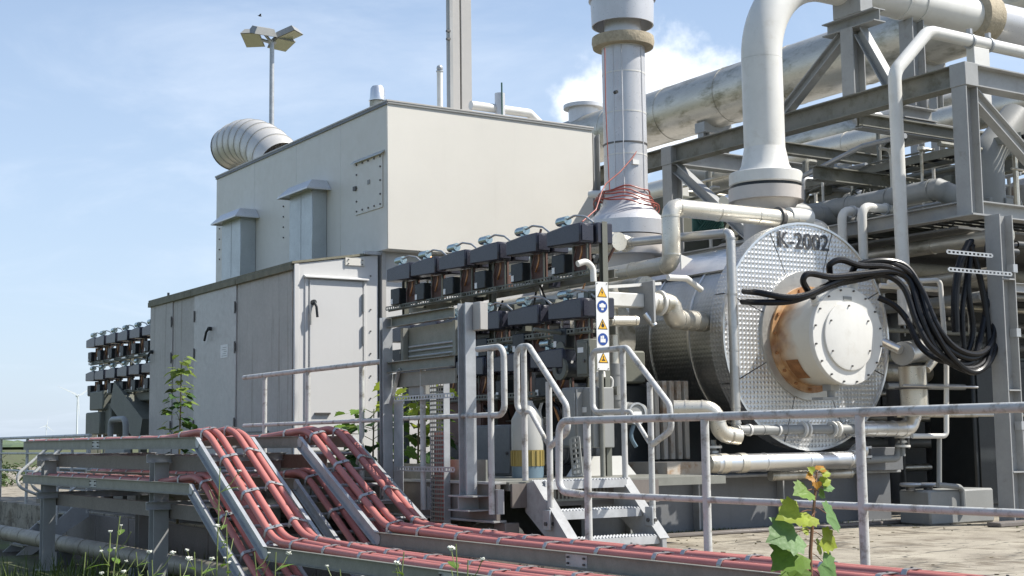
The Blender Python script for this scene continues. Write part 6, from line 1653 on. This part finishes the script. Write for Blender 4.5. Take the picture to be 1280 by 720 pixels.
# segmented elbow: mouth faces left-up, body drops to the roof at right
ex = 9.85
c_in, c_mid, c_out = P(290, 186, 'x', ex), P(318, 178, 'x', ex), P(352, 205, 'x', ex)
path = []
for k in range(9):
    t_ = k/8
    path.append((1-t_)**2*c_in + 2*t_*(1-t_)*(c_mid+V((0, 0, 0.25))) + t_*t_*c_out)
path[0] = c_in
for k in range(8):
    d = (path[k+1]-path[k])
    b = MB(); b.lathe([(0, 0.41), (0.06, 0.42), (0.94, 0.42), (1, 0.41)], path[k], path[k+1]+d*0.02, 36, caps=False); b.build('segment', 'duct_cream', rd)
    b = MB(); b.ring(path[k], d, 0.405, 0.428, 0.02, 36); b.build('segment_rib', 'clad_soft' if k else 'bolt', rd)
b = MB(); d = path[0]-path[1]; b.lathe([(0, 0.40), (0.2, 0.34), (1, 0.05)], path[0], path[0]-d.normalized()*0.1, 30); b.build('mouth', 'clad_dull', rd)
b = MB(); b.box((ex-0.4, c_out.y-0.5, BZ1+0.012), (ex+0.45, c_out.y+0.3, c_out.z-0.1)); b.build('duct_curb', 'wall_grey', rd)
b = MB(); b.cyl((ex, c_in.y, BZ1-0.2), (ex, c_in.y, c_in.z-0.3), 0.06, n=10); b.build('duct_leg', 'paint_steel', rd)

def cowl(label, px, pyb, pyt, x, r):
    q, q1 = P(px, pyb, 'x', x), P(px, pyt, 'x', x)
    t = thing('roof_cowl', label, 'vent', (x, q.y, BZ1+0.012))
    z0, h = BZ1+0.012, q1.z-BZ1-0.012
    b = MB(); b.lathe([(0, r*1.0), (0.48, r*1.0), (0.5, r*0.9)], (x, q.y, z0), (x, q.y, z0+h), 24); b.build('neck', 'clad_dull', t)
    b = MB(); b.lathe([(0.5, r*1.12), (0.53, r*1.12), (0.54, r), (0.9, r*0.88), (0.97, r*0.7), (1, r*0.3)], (x, q.y, z0), (x, q.y, z0+h), 24); b.build('head', 'clad', t)
cowl('squat round ventilator cowl on the near roof corner', 472, 131, 107, 9.15, 0.115)
q = P(550, 131, 'y', 18.2)
pv = thing('roof_vent_pipe', 'thin white vent pipe with round cap on the enclosure roof', 'vent pipe', (q.x, 18.2, BZ1+0.012))
zt2 = P(550, 82, 'y', 18.2).z
b = MB(); b.cyl((q.x, 18.2, BZ1+0.012), (q.x, 18.2, zt2-0.08), 0.045, n=16); b.build('pipe', 'paint_white', pv)
b = MB(); b.ring((q.x, 18.2, zt2-0.09), (0, 0, 1), 0.03, 0.055, 0.02, 16); b.sphere((q.x, 18.2, zt2-0.04), 0.05, 12, 8); b.build('cap', 'galv', pv)
# tall square mast
q0, q1 = P(559, 132, 'y', 18.6), P(587, 132, 'y', 18.6)
ms = thing('square_mast', 'tall square grey steel mast rising from the enclosure roof out of the picture', 'mast', ((q0.x+q1.x)/2, 18.6, BZ1+0.012))
xm_ = q0.x+0.06+(q1.x-q0.x-0.06)*0.42
for xa_, xb_ in ((q0.x+0.06, xm_-0.012), (xm_+0.012, q1.x)):
    b = MB(); b.box((xa_, 18.52, BZ1+0.013), (xb_, 18.72, 9.9)); b.build('upright', 'wall_grey', ms, bevel=0.006)
b = MB(); b.box((xm_-0.011, 18.58, BZ1+0.013), (xm_+0.011, 18.70, 9.9)); b.build('web', 'paint_steel', ms)
b = MB(); b.box((q0.x, 18.50, BZ1+0.013), (q0.x+0.055, 18.56, 9.9)); b.build('side_channel', 'paint_steel', ms)
for py in (38, 48):
    z = P(558, py, 'y', 18.5).z
    b = MB(); b.box((q0.x-0.05, 18.49, z-0.015), (q0.x+0.01, 18.54, z+0.015)); b.build('clip', 'bolt', ms)
# roof pipe and antenna box
a_, c_ = P(584, 127, 'y', 16.95), P(660, 139, 'y', 16.95)
pipe('roof_pipe', 'white pipe lying along the enclosure roof and turning down', [V((a_.x, 16.85, BZ1+0.15)), V((c_.x-0.05, 16.85, BZ1+0.15)), V((c_.x+0.14, 16.86, BZ1+0.02))], 0.065, 'paint_white', 16, bend=0.08)
q = P(625, 138, 'y', 16.80)
ab = thing('antenna_box', 'small grey box with thin dark antenna on the roof edge', 'antenna', (q.x, 16.80, BZ1+0.012))
b = MB(); b.cyl((q.x, 16.80, BZ1+0.012), (q.x, 16.80, P(625, 117, 'y', 16.80).z), 0.075, n=18); b.build('case', 'paint_stack', ab)
b = MB(); b.cyl((q.x-0.01, 16.73, BZ1+0.013), (q.x-0.01, 16.73, P(625, 103, 'y', 16.73).z), 0.012, n=8); b.build('antenna', 'mesh_green', ab)

# ================================================================ FLOODLIGHT MAST (beyond the enclosure)
fy = 40.0
q = P(340, 60, 'y', fy); qx = q.x
fm = thing('floodlight_mast', 'slim grey lamp mast with four floodlight heads against the sky', 'floodlight mast', (qx, fy, 0))
ztop = P(340, 50, 'y', fy).z
b = MB(); b.lathe([(0, 0.14), (0.55, 0.11), (0.56, 0.09), (1, 0.07)], (qx, fy, 0), (qx, fy, ztop), 14); b.build('pole', 'galv', fm)
sc_ = P(400, 50, 'y', fy).x-P(380, 50, 'y', fy).x; sc_ /= 20
def head(cx_px, cy_px, w_, d, rot, tilt):
    c = P(cx_px, cy_px, 'y', fy+rot*0.3)
    rotm = Matrix.Rotation(tilt[0], 3, 'X') @ Matrix.Rotation(tilt[1], 3, 'Y')
    b = MB(); L, D, H = w_, d, 0.22
    vs = [(-L/2,-D/2,0),(L/2,-D/2,0),(L/2,D/2,0),(-L/2,D/2,0),(-L/2*0.75,-D/2*0.7,H),(L/2*0.75,-D/2*0.7,H),(L/2*0.75,D/2*0.7,H),(-L/2*0.75,D/2*0.7,H)]
    zr = Matrix.Rotation(rot, 3, 'Z')
    vv = [c + zr @ (rotm @ V(v)) for v in vs]
    b.add(vv, [(0,1,5,4),(1,2,6,5),(2,3,7,6),(3,0,4,7),(4,5,6,7),(3,2,1,0)]); h = b.build('lamp_head', 'box_grey', fm, smooth=0)
    b = MB(); vg = [c + zr @ (rotm @ V((x*0.93, y*0.93, -0.012))) for x, y, _ in vs[:4]]
    b.add(vg, [(0, 3, 2, 1)]); b.build('lamp_glass', 'lamp_glass', h, smooth=0)
    b = MB(); b.tube([c+V((0, 0, 0.1)), V((qx, fy, ztop-0.1))], 0.05, 8); b.build('arm', 'galv', fm)
head(316, 50, 0.75, 0.6, 0.9, (0, 0.35))
head(328, 43, 0.75, 0.6, 0.0, (0.35, 0))
head(361, 46, 0.75, 0.6, -0.9, (0, -0.3))
head(352, 56, 0.7, 0.6, 0.2, (-0.35, 0.0))

# ================================================================ WIND TURBINES ON THE HORIZON
def turbine(label, px, py_hub, py_base, dist, rot):
    hub = P(px, py_hub, 'y', dist); base = P(px, py_base, 'y', dist)
    t = thing('wind_turbine', label, 'wind turbine', (hub.x, dist, GZ+1), group='wind turbines on the horizon')
    H = hub.z
    b = MB(); b.lathe([(0, H*0.020), (1, H*0.012)], (hub.x, dist, GZ), (hub.x, dist, H), 12); b.build('tower', 'turbine_hazed', t)
    b = MB(); b.box((hub.x-H*0.02, dist-H*0.03, H-H*0.02), (hub.x+H*0.02, dist+H*0.07, H+H*0.025)); b.build('nacelle', 'turbine_hazed', t, bevel=0.3)
    for k in range(3):
        an = rot+k*2*math.pi/3; L = H*0.46
        d = V((math.cos(an), 0, math.sin(an)))
        c = V((hub.x, dist-H*0.05, H)); s = d.cross(V((0, 1, 0)))
        w = H*0.028
        b = MB(); b.prism([c-s*w*0.4, c+d*L*0.2-s*w, c+d*L+s*w*0.0, c+d*L*0.2+s*w*0.3, c+s*w*0.4], (0, -H*0.008, 0)); b.build('blade', 'turbine_hazed', t, smooth=0)
turbine('wind turbine on the horizon left of the far actuators, nearer one', 97, 495, 545, 1350, R(35))
turbine('tiny wind turbine far off at the left horizon', 58, 532, 545, 2600, R(80))
# small bird high in the sky
q = P(325, 20, 'y', 60)
bd = thing('bird', 'tiny dark bird flying high above the lamp mast', 'bird', q)
b = MB(); b.lathe([(0, 0.008), (0.2, 0.025), (0.5, 0.035), (0.8, 0.025), (1, 0.008)], q-V((0.09, 0, 0)), q+V((0.09, 0, 0.01)), 8); b.build('body', 'sign_black', bd)
for s in (-1, 1):
    b = MB(); b.prism([q+V((0.05, 0, 0.02)), q+V((-0.06, 0, 0.02)), q+V((-0.06, s*0.16, 0.05)), q+V((0.0, s*0.15, 0.06))], (0, 0, 0.01)); b.build('wing', 'sign_black', bd)

# ================================================================ PLANTS
def leaf_shape(kind):
    if kind == 'maple':
        pts = [(0, 0.02), (0.16, -0.05), (0.40, -0.10), (0.47, 0.06), (0.62, 0.20), (0.52, 0.32), (0.58, 0.52), (0.38, 0.53), (0.33, 0.70), (0.16, 0.78), (0, 1.0)]
        return pts + [(-x, y) for x, y in reversed(pts[1:-1])]
    return [(0, 0), (0.14, 0.2), (0.2, 0.45), (0.13, 0.75), (0, 1.0), (-0.13, 0.75), (-0.2, 0.45), (-0.14, 0.2)]
def add_leaf(b, base, d, nrm, size, kind='maple', fold=0.16):
    d = d.normalized(); s = d.cross(nrm).normalized(); n = s.cross(d).normalized()
    pts = leaf_shape(kind)
    k = len(pts); half = k//2
    vs = [base + s*(x*size) + d*(y*size) + n*(abs(x)*fold*size - 0.22*y*y*size) for x, y in pts]
    mids = [base + d*(t*size) + n*(-0.22*t*t*size) for t in (0.35, 0.68)]
    i0 = len(vs); vs += mids
    b.add(vs, [tuple(range(0, half+1)) + (i0+1, i0), (0, i0, i0+1) + tuple(range(half, k))])
    return
    tip = half
    fs = []
    right = list(range(0, half+1)); left = [0] + list(range(k-1, half-1, -1))
    for side, rev in ((right, False), (left, True)):
        for a, c in zip(side[:-1], side[1:]):
            ym = (pts[a][1]+pts[c][1])/2
            m = i0 if ym < 0.5 else i0+1
            f = (m, a, c) if not rev else (m, c, a)
            if a != m: fs.append(f)
        fs.append((i0, 0, i0+1) if False else ((i0, side[-1], i0+1) if False else (i0, i0+1, side[len(side)//2]) if not rev else (i0+1, i0, side[len(side)//2])))
    b.add(vs, fs)
def one_leaf(parent, base, d, nrm, size, m, kind='maple', fold=0.16, name='leaf'):
    b = MB(); add_leaf(b, V(base), V(d), V(nrm), size, kind, fold); return b.build(name, m, parent, smooth=0)

# sycamore sapling in the foreground
sdep = 4.6
def SP(px, py, dd=0.0): return P(px, py, 'y', sdep+dd)
bs_ = SP(1018, 760); bs_.z = GZ
sy_ = thing('sycamore_sapling', 'young sycamore sapling with broad lit leaves and orange tip in the foreground', 'sapling', bs_)
st_pts = [SP(1014, 740), SP(1013, 690), SP(1016, 650), SP(1019, 615), SP(1021, 590)]
b = MB(); b.tube([V((st_pts[0].x, st_pts[0].y, GZ))]+st_pts, [0.010, 0.009, 0.008, 0.007, 0.006, 0.004], 8); b.build('stem', 'stem_red', sy_)
tocam = V((-math.sin(YAW), -math.cos(YAW), 0.35)).normalized()
lv = [  # base px, tip px, size factor, material
 ((1014, 638), (972, 645), 'leaf_lime'), ((1019, 634), (1058, 656), 'leaf_blue'), ((1012, 662), (962, 672), 'leaf_blue'), ((1016, 664), (1052, 684), 'leaf_lime'),
 ((1011, 682), (966, 708), 'leaf'), ((1016, 692), (1052, 722), 'leaf_blue'), ((1015, 702), (985, 724), 'leaf'), ((1020, 640), (1004, 656), 'leaf_lime'),
 ((1018, 612), (994, 615), 'leaf'), ((1021, 610), (1045, 608), 'leaf_blue'), ((1021, 606), (1040, 598), 'leaf_lime'), ((1020, 594), (1010, 583), 'leaf_lime'), ((1021, 592), (1030, 580), 'leaf_orange'),
 ((1021, 596), (1008, 596), 'leaf_orange'), ((1021, 594), (1040, 590), 'leaf_lime'), ((1016, 676), (1032, 690), 'leaf_lime'), ((1020, 598), (1022, 612), 'leaf_orange'), ((1019, 612), (1034, 622), 'leaf'), ((1015, 668), (1002, 660), 'leaf_lime'), ((1016, 712), (1046, 742), 'leaf_lime'), ((1013, 715), (975, 745), 'leaf')]
for (a, c, m_) in lv:
    p0, p1 = SP(*a), SP(*c, random.uniform(-0.04, 0.02))
    d = p1-p0
    pet = p0 + d*0.34
    b = MB(); b.tube([p0, p0+d*0.12+V((0, 0, 0.004)), pet], 0.0022, 5); b.build('leaf_stalk', 'stem_red', sy_)
    nn = (tocam + V((random.uniform(-0.15, 0.15), random.uniform(-0.15, 0.15), random.uniform(0.25, 0.55)))).normalized()
    one_leaf(sy_, pet, d, nn, d.length*0.64, m_, 'maple', random.uniform(-0.1, 0.25))

def shrub(label, name, base, h, n, spread, size, mats, kind='maple', rs=1, stem='bark_green', taper=True, group=None):
    r_ = random.Random(rs); base = V(base)
    t = thing(name, label, 'plant', base, group=group)
    top = base+V((0.02, -0.02, h))
    b = MB(); b.tube([base, base+V((0.02, 0.01, h*0.5)), top], [0.016, 0.012, 0.005], 7); b.build('stem', stem, t)
    for k in range(n):
        f = r_.uniform(0.12, 1.0); an = r_.uniform(0, 6.283)
        c = base+V((0.02*f, 0, h*f))
        sp = spread*(1.15-f*0.8 if taper else 1)*r_.uniform(0.4, 1)
        p = c+V((math.cos(an)*sp, math.sin(an)*sp, r_.uniform(-0.02, 0.12)))
        if k < 26:
            b = MB(); b.tube([c, (c+p)/2+V((0, 0, 0.03)), p], 0.004, 5); b.build('twig', 'stem_green', t)
        d = V((math.cos(an)*1, math.sin(an), r_.uniform(-0.7, 0.2)))
        one_leaf(t, p, d, V((r_.uniform(-0.5, 0.5), r_.uniform(-0.5, 0.5), 1)), size*r_.uniform(0.6, 1.15), r_.choice(mats) if f < 0.8 else mats[-1], kind, r_.uniform(0, 0.3))
    return t
# tall weed shrub in front of the cabin side (behind the trays)
q = P(223, 545, 'x', 6.0)
zt_ = P(223, 455, 'x', 6.0).z
shrub('tall green sapling with pale tip growing before the cabin side wall', 'weed_sapling', (6.0, q.y, 0.0), zt_, 120, 0.30, 0.12, ['leaf_dark', 'leaf_dark', 'leaf', 'leaf_pale'], 'maple', 21)
# leafy growth on the platform by the frame
q = P(515, 540, 'x', 6.6); 
shrub('bright green bushy plant growing inside the open galvanised frame', 'leafy_bush', (6.65, q.y, 0.1), 1.35, 130, 0.34, 0.15, ['leaf', 'leaf', 'leaf_dark', 'leaf_lime'], 'maple', 8, taper=False)
q = P(462, 545, 'x', 6.6)
shrub('low green plant growing at the foot of the white cabin door', 'leafy_bush', (6.62, q.y, 0.1), 1.2, 90, 0.36, 0.15, ['leaf_dark', 'leaf', 'leaf_dark', 'leaf'], 'maple', 9, taper=False)

# tall flowering weeds at the lower left, between camera and trays
rnd = random.Random(31)
wi = 0
def weed(px, py_top, dep_y, fl, label):
    global wi
    top = P(px, py_top, 'y', dep_y); base = V((top.x+rnd.uniform(-0.05, 0.05), dep_y+rnd.uniform(-0.03, 0.03), GZ))
    t = thing('flowering_weed', label, 'weed', base, group='flowering weeds at the lower left')
    mid = (base+top)/2+V((rnd.uniform(-0.05, 0.05), 0, 0))
    b = MB(); b.tube([base, mid, top], [0.006, 0.005, 0.003], 6); b.build('stem', 'stem_green', t)
    for k in range(7):
        f = 0.45+k*0.075; c = base+(top-base)*f; an = rnd.uniform(0, 6.28); L = rnd.uniform(0.05, 0.14)
        e = c+V((math.cos(an)*L*0.8, math.sin(an)*L*0.8, L*0.9))
        b = MB(); b.tube([c, (c+e)/2+V((math.cos(an)*0.01, math.sin(an)*0.01, -0.005)), e], 0.0022, 5); b.build('twig', 'stem_green', t)
        one_leaf(t, c, V((math.cos(an), math.sin(an), 0.5)), V((0, 0, 1)), rnd.uniform(0.05, 0.12), 'leaf_pale' if k % 2 else 'leaf', 'lance')
        if fl and k % 2 == 0:
            r_ = rnd.uniform(0.009, 0.020)
            b = MB()
            for j in range(14):
                a2 = j*2*math.pi/14; u2 = rnd.uniform(-0.2, 0.9)
                dd = V((math.cos(a2), math.sin(a2), u2)).normalized()
                b.obox(e, e+dd*r_, r_*0.35, r_*0.2)
            b.sphere(e, r_*0.55, 8, 6); b.build('flower', 'petal_white', t, smooth=0)
places = sorted([(150, 645, 8.2), (138, 668, 8.0), (107, 690, 7.6), (190, 700, 7.4), (170, 690, 8.4), (275, 585, 7.6), (283, 655, 7.4), (318, 690, 7.0), (243, 690, 7.2), (345, 690, 6.8), (252, 700, 7.9), (425, 712, 6.0), (570, 680, 5.2), (505, 690, 5.6), (585, 700, 5.3), (225, 705, 7.0)])
wlab = ['leftmost of the flowering weeds', 'in front of the clad ground pipe', 'bending near the far support post', 'below the lower cable tray end']
for i, (px, py, yy) in enumerate(places):
    weed(px, py, yy, True, 'spindly white flowered weed at the bottom, %s from the left border' % ('first', 'second', 'third', 'fourth', 'fifth', 'sixth', 'seventh', 'eighth', 'ninth', 'tenth', 'eleventh', 'twelfth', 'thirteenth', 'fourteenth', 'fifteenth', 'last')[i])
# rough grass below the trays
gv = MB()
for k in range(5200):
    x = rnd.uniform(1.2, 6.0); y = rnd.uniform(5.0, 17.0)
    h = rnd.uniform(0.08, 0.38); an = rnd.uniform(0, 6.28); w = 0.006
    p = V((x, y, GZ)); tip = p+V((math.cos(an)*h*0.4, math.sin(an)*h*0.4, h)); s = V((-math.sin(an), math.cos(an), 0))*w
    m_ = p+(tip-p)*0.55+V((0, 0, h*0.1))
    gv.add([p-s, p+s, m_+s*0.7, m_-s*0.7, tip], [(0, 1, 2, 3), (3, 2, 4)])
tag(gv.build('rough_grass', 'grass', smooth=0), 'rough green grass growing on the ground under the cable trays', 'grass', kind='stuff')
# hedge bushes at the far left beyond the railing
def bush(label, c, r, n, rs, m='hedge'):
    r_ = random.Random(rs)
    t = thing('green_bush', label, 'bush', (c[0], c[1], GZ), group='green bushes at the far left')
    b = MB()
    for k in range(6):
        an = k*1.05; b.tube([(c[0], c[1], GZ), (c[0]+math.cos(an)*r[0]*0.5, c[1]+math.sin(an)*r[1]*0.5, GZ+r[2]*1.2)], [0.05, 0.02], 6)
    b.build('branches', 'bark_green', t)
    b = MB()
    for k in range(n):
        u = V((r_.gauss(0, 1), r_.gauss(0, 1), r_.gauss(0, 1))).normalized()*(r_.uniform(0.35, 1)**0.5)
        lump = 0.8+0.3*math.sin(u.x*5+rs)*math.cos(u.y*4+u.z*6)
        p = V((c[0]+u.x*r[0]*lump, c[1]+u.y*r[1]*lump, GZ+r[2]+u.z*r[2]*lump))
        if p.z < GZ: continue
        add_leaf(b, p, V((r_.uniform(-1, 1), r_.uniform(-1, 1), r_.uniform(-0.6, 0.8))), V((r_.uniform(-0.5, 0.5), r_.uniform(-0.5, 0.5), 1)), r_.uniform(0.10, 0.2), 'lance')
    b.build('foliage', m, t, smooth=60)
bush('leafy green bush behind the left railing nearest the border', (4.6, 33, 0), (2.2, 2.6, 0.95), 2600, 2)
bush('leafy green bush behind the left railing and trays', (7.4, 37, 0), (2.4, 2.2, 0.8), 2400, 4)
# loose grit, bark and leaves on the deck
db = MB()
for k in range(240):
    x = rnd.uniform(6.4, 14); y = rnd.uniform(4.5, 11.1)
    if k % 3: y = rnd.uniform(9.6, 11.15); x = rnd.uniform(8.0, 16)
    an = rnd.uniform(0, 3.14); L = rnd.uniform(0.012, 0.05); w = rnd.uniform(0.004, 0.012); h = rnd.uniform(0.003, 0.008)
    d = V((math.cos(an)*L, math.sin(an)*L, 0)); p = V((x, y, h/2+0.0005))
    db.obox(p-d/2, p+d/2, w, h)
tag(db.build('deck_debris', 'bark_green', smooth=0), 'scattered bark, twigs and grit on the concrete deck', 'debris', kind='stuff')
ms_ = MB()
for k in range(900):
    x = rnd.uniform(8.2, 9.8) if k % 2 else rnd.uniform(8.0, 16); y = (11.08 if x < 12.2 else 9.6)+rnd.uniform(-0.12, 0.05)
    h = rnd.uniform(0.015, 0.06); an = rnd.uniform(0, 6.28); p = V((x, y, 0)); s = V((-math.sin(an), math.cos(an), 0))*0.006
    tip = p+V((math.cos(an)*h*0.6, math.sin(an)*h*0.6, h))
    ms_.add([p-s, p+s, tip], [(0, 1, 2)])
tag(ms_.build('moss_tufts', 'grass', smooth=0), 'moss and grass tufts along the foot of the machine skid', 'moss', kind='stuff')
